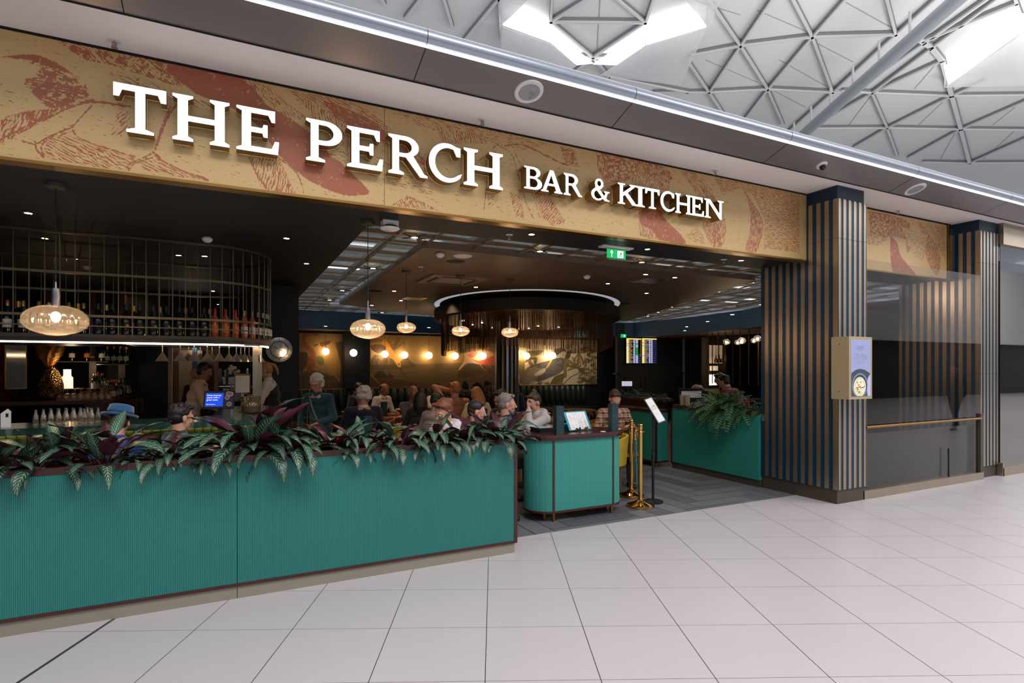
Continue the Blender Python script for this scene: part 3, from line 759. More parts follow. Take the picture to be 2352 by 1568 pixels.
def G_R():
    a = .09
    o_ = [(0, 0), (0, .055), (a, .105), (a, .895), (0, .945), (0, 1), (.40, 1)]+arc(.40, .735, .31, .265, 90, -55, 10)+[(.84, .09), (.92, .055), (.92, 0), (.74, 0), (.40, .46), (a+S, .46), (a+S, .105), (a+S+.11, .055), (a+S+.11, 0)]
    return [o_, [(a+S, .89), (.37, .89)]+arc(.37, .725, .175, .165, 90, -90)[1:-1]+[(.37, .56), (a+S, .56)]]
def G_C():
    o_ = arc(.46, .5, .46, .52, 62, 318, 30)+[(.84, .26)]+[(.80, .24)]+arc(.50, .5, .345, .40, 312, 80, 24)+[(.62, .88), (.70, .70), (.80, .70), (.80, 1.0-.06)]
    return [o_]
def G_B():
    a = .09
    o_ = [(0, 0), (0, .055), (a, .09), (a, .91), (0, .945), (0, 1), (.40, 1)]+arc(.40, .765, .27, .235, 90, -60, 10)+arc(.42, .27, .32, .27, 70, -90, 12)
    h1 = [(a+S, .90), (.37, .90)]+arc(.37, .74, .14, .16, 90, -90, 8)[1:-1]+[(.37, .58), (a+S, .58)]
    h2 = [(a+S, .48), (.39, .48)]+arc(.39, .29, .17, .19, 90, -90, 8)[1:-1]+[(.39, .10), (a+S, .10)]
    return [o_, h1, h2]
def G_A():
    return [[(0, 0), (0, .055), (.07, .085), (.37, 1.0), (.52, 1.0), (.84, .085), (.91, .055), (.91, 0), (.56, 0), (.56, .055), (.64, .085), (.58, .29), (.28, .29), (.21, .085), (.30, .055), (.30, 0)],
            [(.31, .39), (.545, .39), (.43, .78)]]
def G_K():
    a = .09
    return [[(0, 0), (0, .055), (a, .09), (a, .91), (0, .945), (0, 1), (a+S+.09, 1), (a+S+.09, .945), (a+S, .91), (a+S, .56), (.60, .91), (.52, .945), (.52, 1), (.85, 1), (.85, .945), (.76, .91), (.44, .58), (.80, .09), (.88, .055), (.88, 0), (.65, 0), (.32, .46), (a+S, .39), (a+S, .09), (a+S+.09, .055), (a+S+.09, 0)]]
def G_I():
    L, Rr = stem(.10, .10+S, so=.09); return [L+Rr]
def G_N():
    a = .08; w_ = .11
    return [[(0, 0), (0, .055), (a, .09), (a, .91), (0, .945), (0, 1), (.26, 1), (.70, .30), (.70, .91), (.62, .945), (.62, 1), (.90, 1), (.90, .945), (.81, .91), (.81, 0), (.72, 0), (.19, .83), (.19, .09), (.29, .055), (.29, 0)]]
def G_AMP():
    # outer ring with two counters
    o_ = ([(.62, .30)]+arc(.33, .27, .33, .29, 330, 130, 16)+arc(.40, .77, .23, .25, 215, -55, 18)+[(.45, .50), (.70, .20), (.76, .36), (.70, .40), (.70, .45), (.95, .45), (.95, .40), (.87, .36), (.80, .12), (.92, .05), (.95, 0), (.74, 0), (.66, .09)])
    o_ = arc(.33, .27, .33, .29, 300, 135, 14)+[(.22, .58)]+arc(.41, .78, .22, .24, 205, -50, 16)+[(.44, .50), (.68, .22), (.74, .38), (.67, .41), (.67, .46), (.95, .46), (.95, .41), (.86, .38), (.76, .14), (.86, .055), (.95, .04), (.95, 0), (.70, 0), (.60, .10)]
    h1 = arc(.41, .79, .10, .13, 0, 350, 12); h2 = [(.30, .44), (.56, .14)]+arc(.34, .26, .19, .20, 300, 120, 10)
    return [o_, h1, h2]
GL = {'T': G_T, 'H': G_H, 'E': G_E, 'P': G_P, 'R': G_R, 'C': G_C, 'B': G_B, 'A': G_A, 'K': G_K, 'I': G_I, 'N': G_N, '&': G_AMP}
M['letter_face'] = mat('lit_letter_face', (1, 1, 1, 1), .5, emit=(1, .90, .80, 1), es=1.7)
M['letter_side'] = mat('gold_letter_return', lin(150, 118, 66), .3, .7)
def letter(ch, xl, xr, zb_, zt, y_face, depth, label, group):
    loops = GL[ch](); xs_ = [p[0] for p in loops[0]]; mn, mx = min(xs_), max(xs_)
    sx = (xr-xl)/(mx-mn); sz = zt-zb_
    L = [[((p[0]-mn)*sx, p[1]*sz) for p in lp] for lp in loops]
    cu = bpy.data.curves.new('g', 'CURVE'); cu.dimensions = '2D'; cu.fill_mode = 'BOTH'
    for lp in L:
        s_ = cu.splines.new('POLY'); s_.points.add(len(lp)-1); s_.use_cyclic_u = True
        for p, q in zip(s_.points, lp): p.co = (q[0], q[1], 0, 1)
    tmp = bpy.data.objects.new('g', cu); me = bpy.data.meshes.new_from_object(tmp)
    bpy.data.objects.remove(tmp)
    pts = [v.co.copy() for v in me.vertices]; fcs = [tuple(p.vertices) for p in me.polygons]
    bpy.data.meshes.remove(me)
    t = thing('sign_letter', label, 'letter', (xl, y_face, zb_), 0, group)
    b = MB(); b.add([(p.x, 0, p.y) for p in pts], [f for f in fcs])
    b.build('lit_face', M['letter_face'], t)
    b = MB()
    for lp in L:
        n = len(lp); b.add([(p[0], .001, p[1]) for p in lp]+[(p[0], depth, p[1]) for p in lp], [(i, (i+1) % n, n+(i+1) % n, n+i) for i in range(n)])
    b.build('return', M['letter_side'], t)
    return t
YF = 4.505; DEP = 4.595-YF
def lx(px, py=300): return at(px, py, Y=YF).x
zb1 = at(527, 339, Y=YF).z; zt1 = at(260, 187, Y=YF).z
g = 'large lit letters of the sign'
seen = {}
for ch, a, c_, wrd in [('T', 260, 382, 'THE'), ('H', 396, 527, 'THE'), ('E', 543, 641, 'THE'), ('P', 703, 786, 'PERCH'), ('E', 797, 880, 'PERCH'), ('R', 892, 982, 'PERCH'), ('C', 985, 1061, 'PERCH'), ('H', 1065, 1155, 'PERCH')]:
    e = .012 if ch == 'C' else 0
    letter(ch, lx(a), lx(c_), zb1, zt1, YF, DEP, f'large white lit letter {ch} of the word {wrd} on the gold sign', g)
YF = 4.48; DEP = 4.595-YF
S = .14
zb2 = at(1206, 432, Y=YF).z; zt2 = at(1662, 463, Y=YF).z
for ch, a, c_, wrd in [('B', 1204, 1245, 'BAR'), ('A', 1243, 1292, 'BAR'), ('R', 1295, 1337, 'BAR'), ('&', 1358, 1400, '&'), ('K', 1419, 1464, 'KITCHEN'), ('I', 1460, 1481, 'KITCHEN'), ('T', 1482, 1515, 'KITCHEN'), ('C', 1517, 1550, 'KITCHEN'), ('H', 1551, 1588, 'KITCHEN'), ('E', 1587, 1617, 'KITCHEN'), ('N', 1618, 1662, 'KITCHEN')]:
    lb = f'smaller white lit letter {ch} of the word {wrd} on the gold sign' if ch != '&' else 'small white lit ampersand between BAR and KITCHEN'
    letter(ch, lx(a), lx(c_), zb2, zt2, YF, DEP, lb, 'small lit letters of the sign')

# ================================================================ TERMINAL ROOF
ZR = 9.0
def rp(px, py, dz=0):
    v = at(px, py, Z=ZR); c = Vector((22, 2)); q = (Vector((v.x, v.y))-c).length
    return v
M['roof_skin'] = mat('white_roof_panels', lin(232, 232, 233), .7, var=.02, vs_=.25)
b = MB(); b.box(-20, 60, -16, 60, ZR+.25, ZR+.3)
ceil_ = b.build('ceiling_terminal', M['roof_skin']); tag(ceil_, kind='structure')
M['roof_bar'] = mat('white_roof_tube', lin(222, 222, 224), .4)
M['slot'] = mat('dark_joint', lin(140, 140, 142), .8)
EDG = [((1701,120),(1785,0)),((1701,120),(1642,36)),((1642,36),(1621,0)),((1701,120),(1866,100)),((1701,120),(1590,141)),((1701,120),(1629,225)),((1701,120),(1764,218)),((1866,100),(1813,0)),((1866,100),(1957,0)),
 ((1866,100),(2058,95)),((1866,100),(1913,225)),((1866,100),(1764,218)),((2058,95),(2033,0)),((1764,218),(1629,225)),((1764,218),(1913,225)),((1764,218),(1700,300)),((1764,218),(1800,300)),((1629,225),(1580,155)),((1629,225),(1680,300)),
 ((1629,225),(1500,226)),((1590,141),(1580,155)),((1660,10),(1720,0)),
 ((2058,95),(2168,0)),((2058,95),(1913,225)),((1913,225),(1810,315)),
 ((1265,66),(1269,0)),((1265,66),(1374,0)),((1265,66),(1483,68)),((1483,68),(1399,0)),((1483,68),(1506,0)),((1483,68),(1362,146)),((1265,66),(1362,146)),((1362,146),(1310,146)),((1362,146),(1417,150)),((1362,146),(1400,190)),((1362,146),(1320,180)),
 ((978,0),(930,60)),((1015,0),(1040,80)),((1110,0),(1146,14)),((1146,14),(1065,110)),((1146,14),(1151,110)),((868,0),(885,30)),((1400,190),(1580,225)),
 ((2003,226),(2186,233)),((2186,233),(2380,231)),((2003,226),(2038,305)),((2038,305),(2207,308)),((2207,308),(2380,310)),((2038,305),(2062,370)),((2038,305),(1960,350)),((2038,305),(1869,306)),((2003,226),(1869,302)),((2003,226),(2164,154)),
 ((2186,233),(2263,199)),((2186,233),(2038,305)),((2207,308),(2380,235)),((2207,308),(2085,373)),((2227,384),(2380,318)),((2227,384),(2120,382)),((2227,384),(2380,383)),
 ((2164,154),(2186,233)),((2186,233),(2207,308)),((2207,308),(2227,384)),((2164,154),(2138,123)),((2138,123),(2102,100)),((2335,25),(2328,0)),((2335,25),(2352,70)),
 ((2335,25),(2120,110)),((2003,226),(2310,0)),((1960,226),(2290,0)),((2102,100),(2230,0)),((1935,222),(2003,226))]
b = MB(); b2 = MB()
for p, q in EDG:
    A_, B_ = rp(*p), rp(*q); thick = 2 if (p in [(2164,154),(2186,233),(2207,308),(2138,123)] and q in [(2186,233),(2207,308),(2227,384),(2138,123),(2102,100)]) else 1
    w_ = .042*thick
    dl = (B_-A_); a = math.atan2(dl.y, dl.x); mid = (A_+B_)/2
    b.obox((mid.x, mid.y, ZR+.15), (dl.length+.05, w_*1.2, .05), (0, 0, a))
    b2.obox((mid.x, mid.y, ZR+.2), (dl.length, w_*1.6, .06), (0, 0, a))
tag(b.build('trim_roof_tubes', M['roof_bar']), kind='structure')
tag(b2.build('trim_roof_joints', M['slot']), kind='structure')
# fine panel creases
b = MB()
for p, q in [((1600,30),(1700,60)),((1740,50),(1860,100)),((1920,20),(2050,90)),((1790,160),(1900,220)),((1620,160),(1740,210)),((1880,125),(1960,165)),((1380,0),(1371,146)),((2100,225),(2164,154)),((1950,305),(2000,240)),((2110,305),(2180,240)),((2280,305),(2352,250)),((2260,380),(2330,318)),((2160,380),(2200,312)),((1780,230),(1850,265))]:
    A_, B_ = rp(*p), rp(*q); dl = B_-A_; mid = (A_+B_)/2; b.obox((mid.x, mid.y, ZR+.245), (dl.length, .02, .01), (0, 0, math.atan2(dl.y, dl.x)))
tag(b.build('trim_roof_creases', mat('soft_grey_seam', lin(176, 176, 178), .8)), kind='structure')
# main tubular rib
t = thing('roof_rib', 'large silver tube rib crossing the white terminal roof', 'roof beam'); t['kind'] = 'structure'
A_, B_ = at(2197, 0, Z=8.3), at(1848, 306, Z=8.3); A_ = A_+(A_-B_)*.3; B_ = B_+(B_-A_)*.25
b = MB(); b.tube([A_, B_], .14, 20); b.build('tube', mat('silver_tube', lin(176, 182, 190), .3, .5), t, True)
b = MB()
for k in range(8):
    p = A_.lerp(B_, .1+.11*k); b.tube([p, p+Vector((0, 0, .6))], .03, 6)
b.build('hanger', M['roof_bar'], t)
# bright roof lights
M['skyl'] = mat('glowing_roof_light', (1, 1, 1, 1), .5, emit=(1, 1, 1, 1), es=1.5)
def sheet(pts, z, h=.02):
    P = [at(x, y, Z=z) for x, y in pts]; return [(p.x, p.y) for p in P]
def ccw(p): 
    a = sum(p[i][0]*p[(i+1) % len(p)][1]-p[(i+1) % len(p)][0]*p[i][1] for i in range(len(p))); return p if a > 0 else p[::-1]
b = MB()
for pts in [[(1187,29),(1265,66),(1362,146),(1324,150),(1265,98),(1152,57)], [(1362,148),(1483,68),(1599,27),(1624,62),(1483,104),(1417,150)], [(2168,155),(2335,29),(2352,33),(2352,70),(2178,196)]]:
    b.prism(ccw(sheet(pts, ZR+.05)), ZR+.05, ZR+.07)
tag(b.build('window_roof_lights', M['skyl']), kind='structure')
def gauze():
    m = NT('translucent_gauze'); m.b.inputs['Base Color'].default_value = (.9, .9, .92, 1); m.b.inputs['Roughness'].default_value = .8
    n = m.noise(m.obj(), 30, 2); m.l(m.math('ADD', .35, m.math('MULTIPLY', n, .3)), m.b.inputs['Alpha'])
    m.b.inputs['Emission Color'].default_value = (1, 1, 1, 1); m.b.inputs['Emission Strength'].default_value = 0
    return m.mat
M['gauze'] = gauze()
for i, (pts, l) in enumerate([([(1153,61),(1265,102),(1325,150),(1300,165),(1150,115)], 'pale gauze panel hanging at the left of the bright roof light'),
   ([(1483,104),(1624,64),(1563,196),(1380,172)], 'large pale triangular gauze panel hanging below the bright roof light'),
   ([(1146,-20),(1230,-20),(1153,59)], 'small pale gauze triangle left of the roof light top'),
   ([(1560,-20),(1668,-20),(1624,62)], 'small pale gauze triangle right of the roof light top'),
   ([(2170,200),(2360,70),(2360,196)], 'pale gauze panel under the roof light at the far corner')]):
    gp = thing('gauze_panel', l, 'fabric panel', (0, 0, 0), 0, 'gauze panels under the roof'); pp = sheet(pts, ZR-.15)
    b = MB(); b.prism(ccw(pp), ZR-.16, ZR-.15); b.build('fabric', M['gauze'], gp)
    for q in pp[:3]: b = MB(); b.tube([(q[0], q[1], ZR-.16), (q[0], q[1], ZR+.26)], .012, 5); b.build('cord', M['roof_bar'], gp)
b = MB()
for (z, y, r_) in [(7.4, 26, .12), (7.0, 26.2, .07), (6.6, 26.2, .07), (8.0, 26, .16)]: b.tube([(6, y, z), (60, y-8, z)], r_, 8)
for x in range(10, 60, 6): b.tube([(x, 25, 8.6), (x, 25, 6.3)], .08, 6)
tag(b.build('trim_far_pipes', M['roof_bar']), kind='structure')
b = MB(); b.box(5, 70, 34, 34.2, 0, 9.3); tag(b.build('wall_terminal_far', M['white']), kind='structure')
# ================================================================ TEAL PLANTER
M['teal'] = mat('teal_fluted_paint', lin(46, 124, 117), .42, var=.04, vs_=1.2)
def flutes(b, x0, x1, y, z0, z1, pitch=.0105, dep=.0035, seg=4):
    n = int((x1-x0)/pitch*seg); pts = []
    for i in range(n+1):
        x = x0+(x1-x0)*i/n; pts.append((x, y-dep*abs(math.sin(PI*i/seg))))
    vs_ = [(x, yy, z0) for x, yy in pts]+[(x, yy, z1) for x, yy in pts]
    b.add(vs_, [(i, i+1, n+2+i, n+1+i) for i in range(n)])
PL = thing('planter', 'long teal fluted planter wall with dark wood cap full of leafy plants', 'planter')
PX0, PX1, PY0, PY1 = -2.1, 2.235, 4.37, 4.72
jx = at(545, 1200, Y=4.37).x
b = MB(); flutes(b, PX0, jx-.0015, PY0, .11, .958); b.box(PX0, jx-.0015, PY0+.0005, PY0+.02, .11, .958); b.build('fluted_panel', M['teal'], PL, True)
b = MB(); flutes(b, jx+.0015, PX1-.03, PY0, .11, .958); b.box(jx+.0015, PX1-.03, PY0+.0005, PY0+.02, .11, .958); b.build('fluted_panel', M['teal'], PL, True)
b = MB(); b.box(PX0, PX1, PY0-.006, PY0+.045, .955, .999); b.box(PX0, PX1, PY1-.05, PY1, .955, .999); b.box(PX1-.045, PX1, PY0-.006, PY1, .955, .999)
b.box(PX1-.03, PX1, PY0-.006, PY0+.03, .09, .955); b.box(PX1-.006, PX1, PY0, PY1, .09, .955); b.box(PX0, PX1, PY0-.004, PY0+.02, .088, .112)
b.build('wood_trim', M['mahog'], PL)
b = MB(); b.box(PX0, PX1-.01, PY0+.02, PY0+.03, .1, .95); b.box(PX0, PX1-.01, PY1-.03, PY1-.02, .1, .95); b.box(PX0, PX1-.01, PY0+.03, PY1-.03, .84, .86)
b.build('trough', mat('dark_soil_trough', lin(22, 14, 12), .9), PL)
b = MB(); b.box(PX0, jx-.002, PY0+.012, PY1-.02, 0, .09); b.box(jx+.002, PX1-.02, PY0+.012, PY1-.02, 0, .09)
M['stone'] = mat('beige_metal_plinth', lin(150, 142, 126), .45, .2, var=.06, vs_=1.5)
b.build('plinth', M['stone'], PL)

# ---------------------------------------------------------------- calathea-like plants
def leaf_mat():
    m = NT('patterned_leaf'); uv = m.n('ShaderNodeUVMap'); u, v, _ = m.sep(uv.outputs[0])   # u 0..1 along, v 0..1 across
    c = m.math('ABSOLUTE', m.math('SUBTRACT', v, .5))      # 0 at midrib .. .5
    st = m.math('SINE', m.math('MULTIPLY', m.math('SUBTRACT', u, m.math('MULTIPLY', c, .42)), 68.0))
    nz = m.noise(m.obj(), 40, 2)
    light = m.math('GREATER_THAN', m.math('ADD', st, m.math('MULTIPLY', m.math('SUBTRACT', nz, .5), 1.6)), .05)
    inner = m.math('LESS_THAN', c, .36)
    f = m.math('MULTIPLY', light, inner)
    rib = m.math('LESS_THAN', c, .018)
    col = m.mix(f, lin(32, 60, 48), lin(110, 142, 116)); col = m.mix(rib, col, lin(150, 176, 140))
    col = m.mix(m.math('MULTIPLY', m.math('GREATER_THAN', c, .47), .6), col, lin(70, 104, 84))
    geo = m.n('ShaderNodeNewGeometry')
    col = m.mix(geo.outputs['Backfacing'], col, lin(74, 30, 46))
    m.l(col, m.b.inputs['Base Color']); m.b.inputs['Roughness'].default_value = .38
    return m.mat
M['leaf'] = leaf_mat(); M['stem'] = mat('purple_stem', lin(88, 54, 74), .5); M['shoot'] = mat('pale_new_shoot', lin(196, 150, 160), .5)
def leaf_blade(b, base, az, elev, L, W, droop, twist=0, nseg=8):
    """blade starting at base, heading az, curving down; u along, v across"""
    p = Vector(base); th = elev; fw = Vector((math.cos(az), math.sin(az), 0)); side = Vector((-math.sin(az), math.cos(az), 0))
    vs_, uvs = [], []
    for i in range(nseg+1):
        t = i/nseg
        wv = W*math.sin(PI*min(1, (t*.94+.03))**.8)**.75*(1-.25*t)
        if i == nseg: wv = .0008
        d = fw*math.cos(th)+Vector((0, 0, 1))*math.sin(th); up = fw*-math.sin(th)+Vector((0, 0, 1))*math.cos(th)
        sd = (side*math.cos(twist)+up*math.sin(twist)); u2 = d.cross(sd)*-1
        for j, v in enumerate((-1, -.5, 0, .5, 1)):
            q = p+sd*(wv*v*.5)+up*(abs(v)*wv*.16)+up*(.04*W*math.sin(t*16+j))
            vs_.append(q); uvs.append((t, .5+v*.5))
        p = p+d*(L/nseg); th -= droop/nseg
    fs = [(i*5+j, (i+1)*5+j, (i+1)*5+j+1, i*5+j+1) for i in range(nseg) for j in range(4)]
    b.add(vs_, fs, uvs)
def calathea(x, y, z, n, size, seed, label, lean=0, front=.5, up=.3):
    rr = random.Random(seed); t = thing('patterned_leaf_plant', label, 'plant', (x, y, z), 0, 'leafy plants along the teal planter')
    st = MB(); lf = MB(); sh = MB()
    for i in range(n):
        az = 2*PI*(i*.381966+rr.random()*.12)+lean
        if rr.random() < front: az = -PI/2+rr.uniform(-1.35, 1.35)
        upright = rr.random() < up
        e = rr.uniform(1.15, 1.45) if upright else rr.uniform(.70, 1.30)
        hl = size*rr.uniform(.30, .62)*(1.1 if upright else 1)
        pts = []; p = Vector((rr.uniform(-.02, .02), rr.uniform(-.02, .02), 0)); th = e
        for k in range(5):
            pts.append(p.copy()); p = p+Vector((math.cos(az)*math.cos(th), math.sin(az)*math.cos(th), math.sin(th)))*hl/4; th -= rr.uniform(.06, .16)
        st.tube(pts, [.0045, .004, .0035, .003, .0028], 5, cap=False)
        tw = rr.uniform(-.35, .35)+(PI if (upright and rr.random() < .55) else 0)
        leaf_blade(lf, pts[-1], az, th+.1, size*rr.uniform(.5, .78), size*rr.uniform(.17, .26), rr.uniform(.9, 2.4) if not upright else rr.uniform(.3, 1.0), tw)
    for i in range(3):
        a = rr.uniform(0, 6.28); sh.tube([(0, 0, 0), (.02*math.cos(a), .02*math.sin(a), .05), (.05*math.cos(a), .05*math.sin(a), .10+.03*rr.random())], [.004, .004, .001], 5)
    st.build('stems', M['stem'], t, 'all'); lf.build('leaves', M['leaf'], t, 'all', uv=True); sh.build('new_shoots', M['shoot'], t, 'all')
    return t
spots = [(-14, 1066, .30, 12, 'patterned plant at the planter end cut by the photo edge'), (32, 1064, .30, 16, 'purple-stemmed plant with pale shoots, nearest the planter end with the blue hat'),
 (120, 1055, .33, 16, 'low patterned plant just before the tall purple one'), (243, 1052, .40, 20, 'tall patterned plant in front of the person in the blue hat'),
 (330, 1046, .25, 14, 'low patterned plant below the blue hat'), (395, 1044, .25, 20, 'patterned plant with long drooping leaves in front of the man with glasses'),
 (475, 1036, .24, 16, 'patterned plant near the tablet on the bar'), (575, 1030, .44, 24, 'tallest bushy patterned plant below the glasses rack'),
 (655, 1020, .36, 22, 'patterned plant with a fan of drooping leaves before the woman with the cane'), (770, 1008, .32, 18, 'patterned plant under the large hanging lamp'),
 (835, 1003, .30, 16, 'patterned plant with purple leaves in front of the white-haired man'), (912, 996, .32, 20, 'patterned plant in front of the yellow chairs'),
 (1000, 986, .31, 24, 'patterned plant hiding the red-haired man'), (1060, 982, .30, 14, 'patterned plant before the dark-haired woman'), (1110, 976, .33, 18, 'patterned plant before the grey-haired man'),
 (1150, 974, .31, 18, 'last patterned plant spilling over the end of the planter')]
for i, (px, py, s_, n, l) in enumerate(spots):
    v = at(px, py, Y=4.545); calathea(v.x, 4.545+R.uniform(-.03, .03), .865, int(n*1.5), s_*1.2, 40+i, l, 0, .26, .1 if i in (4, 5, 6, 12) else .28)

# ================================================================ HOST PODIUM
M['teal2'] = mat('teal_tambour', lin(60, 146, 135), .42, var=.03, vs_=1.5)
def stadium(L, W, r=None, n=14, inset=0):
    """stadium outline centred at 0, long axis X"""
    r = W/2-inset; h = L/2-W/2; out = []
    out += [(h+r*math.cos(a), r*math.sin(a)) for a in [(-PI/2+PI*i/n) for i in range(n+1)]]
    out += [(-h+r*math.cos(a), r*math.sin(a)) for a in [(PI/2+PI*i/n) for i in range(n+1)]]
    return out
def fluted_wall(b, outline, z0, z1, pitch=.0125, dep=.003):
    pts = []; n = len(outline)
    for i in range(n):
        a = Vector((*outline[i], 0)); c = Vector((*outline[(i+1) % n], 0)); L = (c-a).length
        if L < 1e-6: continue
        nn = Vector(((c-a).y, -(c-a).x, 0)).normalized(); k = max(1, round(L/pitch))
        for j in range(k):
            for q in (0, .33, .67): pts.append(a.lerp(c, (j+q)/k)+nn*(dep if q else 0))
    m_ = len(pts)
    b.add([(p.x, p.y, z0) for p in pts]+[(p.x, p.y, z1) for p in pts], [(i, (i+1) % m_, m_+(i+1) % m_, m_+i) for i in range(m_)])
# ends measured on the floor: left end near (2.77,5.23), right end (3.9,5.2)
PC = (3.385, 5.27); PLN, PW = 1.16, .46
t = thing('host_podium', 'teal rounded host podium with mahogany top on short brass legs', 'podium', (PC[0], PC[1], 0), math.radians(0))
b = MB(); fluted_wall(b, stadium(PLN, PW), .115, .86); b.build('tambour_front', M['teal2'], t, True)
b = MB(); b.prism(stadium(PLN+.10, PW+.10), .885, .915); b.prism(stadium(PLN+.07, PW+.07), .862, .885); b.build('top', M['mahog'], t, False)
b = MB(); b.prism(stadium(PLN+.015, PW+.015), .095, .118); b.prism(stadium(PLN+.02, PW+.02), .855, .866)
b.build('bottom_rail', M['mahog'], t)
for x in (-.38, .38):
    b = MB(); b.box(x-.01, x+.01, -PW/2-.009, -PW/2+.01, .115, .86); b.build('upright', M['mahog'], t)
for x, y in ((-.42, -.1), (-.36, -.19), (.40, -.17), (.43, -.05), (-.4, .17), (.4, .17)):
    b = MB(); b.box(x-.012, x+.012, y-.012, y+.012, .012, .096); b.lathe([(.014, 0), (.018, .004), (.018, .01), (.008, .014)], (x, y, 0), 12); b.build('leg', M['old_brass'], t)
# things on the podium
M['menu_dark'] = mat('dark_green_menu_cover', lin(22, 52, 56), .5)
M['menu_teal'] = mat('bright_teal_menu_cover', lin(30, 150, 170), .5)
def text(s_, size, mt, loc, rot, parent=None, align='CENTER', name='lettering', sx=1, ext=0):
    cu = bpy.data.curves.new('t', 'FONT'); cu.body = s_; cu.size = size; cu.align_x = align; cu.align_y = 'CENTER'; cu.resolution_u = 2; cu.extrude = ext; cu.space_line = .95
    tmp = bpy.data.objects.new('t', cu); me = bpy.data.meshes.new_from_object(tmp); bpy.data.objects.remove(tmp)
    me.materials.clear(); me.materials.append(mt); o = bpy.data.objects.new(name, me); sc.collection.objects.link(o)
    o.location = loc; o.rotation_euler = rot; o.scale = (sx, 1, 1)
    if parent: o.parent = parent
    return o
ZT = .915
def menu_box(px0, px1, pyb, ytop, y, label, z=ZT, dx=.09):
    v = at((px0+px1)/2, pyb, Z=z); h = .30
    t = thing('menu_holder', label, 'menu box', (v.x, v.y, z), 0, None)
    b = MB(); b.box(-dx/2, dx/2, -.035, .035, 0, h); b.build('box', M['menu_dark'], t)
    text('THE\nPERCH', .02, M['menu_txt'], (0, -.0365, h*.56), (PI/2, 0, 0), t)
    return t
M['menu_txt'] = mat('faded_gold_print', lin(70, 96, 92), .5)
menu_box(1270, 1296, 998, 0, 0, 'tall dark green menu box standing at the near end of the podium')
menu_box(1397, 1420, 989, 0, 0, 'tall dark green menu box standing at the far end of the podium')
# stacks of menus
v = at(1250, 992, Z=ZT)
for i in range(6):
    o = thing('menu', f'dark closed menu, {["bottom","second from bottom","third from bottom","fourth from bottom","fifth from bottom","top"][i]} of the stack at the podium end', 'menu', (v.x+R.uniform(-.006, .006), v.y+.06, ZT+.008*i), R.uniform(-.05, .05), 'dark menus stacked on the podium')
    b = MB(); b.box(-.085, .085, -.11, .11, .0003, .0075); b.build('cover', M['black'], o)
    if i == 5: b = MB(); b.box(-.08, .08, -.10, .10, .008, .0095); b.build('leaflet', mat('leaflet_print', lin(150, 160, 166), .5, var=.5, vs_=24), o)
v = at(1322, 988, Z=ZT)
for i in range(9):
    b = MB(); b.box(-.15, .12, -.05, .13, .0003, .0065); b.box(-.148, .118, -.052, -.048, .0015, .0052)
    o = b.build('menu', M['menu_teal'], None); o.location = (v.x+R.uniform(-.005, .005), v.y+.12, ZT+.0068*i); o.rotation_euler = (0, 0, R.uniform(-.03, .03))
    tag(o, f'teal closed menu, {ORD[i]} from the bottom of the stack behind the open menu', 'menu', 'teal menus stacked on the podium')
# open menu on easel
a0, a1 = at(1299, 990, Z=ZT+.012), at(1368, 984, Z=ZT+.012)
mid = (a0+a1)/2; ang = math.atan2((a1-a0).y, (a1-a0).x)
t = thing('open_menu', 'open white menu in a bright teal cover leaning on a wooden easel', 'menu', (mid.x, mid.y-.0, ZT+.012), ang-.0)
tl = Matrix.Rotation(-math.radians(28), 4, 'X')
def lean(b): b.M = tl; return b
b = lean(MB()); b.box(-.165, .165, 0, .004, 0, .225); b.build('cover', M['menu_teal'], t)
for s_ in (-1, 1):
    b = lean(MB()); b.box(min(0, s_*.14)+.002, max(0, s_*.14)-.002, -.003, -.001, .008, .212); b.build('page', M['paper'], t)
b = lean(MB()); M['print'] = mat('grey_menu_print', lin(176, 170, 172), .6); M['print_red'] = mat('red_menu_print', lin(214, 150, 130), .6)
rr = random.Random(5)
for cx_ in (-.10, -.04, .035, .10):
    for k in range(26):
        zz = .198-.007*k; w_ = rr.uniform(.015, .042); 
        if rr.random() < .8: b.box(cx_-w_/2, cx_+w_/2, -.0036, -.0031, zz, zz+.0018)
b.build('printed_lines', M['print'], t)
b = lean(MB())
for cx_, zz in ((-.07, .14), (.07, .14), (.035, .09), (-.09, .03), (.09, .025)): b.box(cx_-.02, cx_+.02, -.004, -.0032, zz, zz+.004)
b.build('printed_headings', M['print_red'], t)
e = thing('menu_easel', 'small wooden two-pronged easel under the open menu', 'easel', (mid.x, mid.y-.03, ZT), ang)
for s_ in (-.055, .055):
    b = MB(); b.obox((s_, .0, .022), (.018, .06, .014), (.35, 0, .5*(1 if s_ < 0 else -1))); b.obox((s_, -.025, .03), (.018, .014, .04), (-.3, 0, .5*(1 if s_ < 0 else -1))); b.build('prong', M['walnut'], e)
v = at(1385, 991, Z=ZT); b = MB(); b.lathe([(0, .001), (.03, .001), (.03, .004), (0, .004)], v, 24); tag(b.build('coaster', M['paper']), 'small round white disc on the podium top', 'coaster')
v = at(1428, 985, Z=ZT); b = MB(); b.obox((v.x-.06, v.y+.03, ZT+.002), (.1, .08, .003), (0, 0, .3)); tag(b.build('notepad', M['paper']), 'white paper pad behind the far menu box', 'paper')

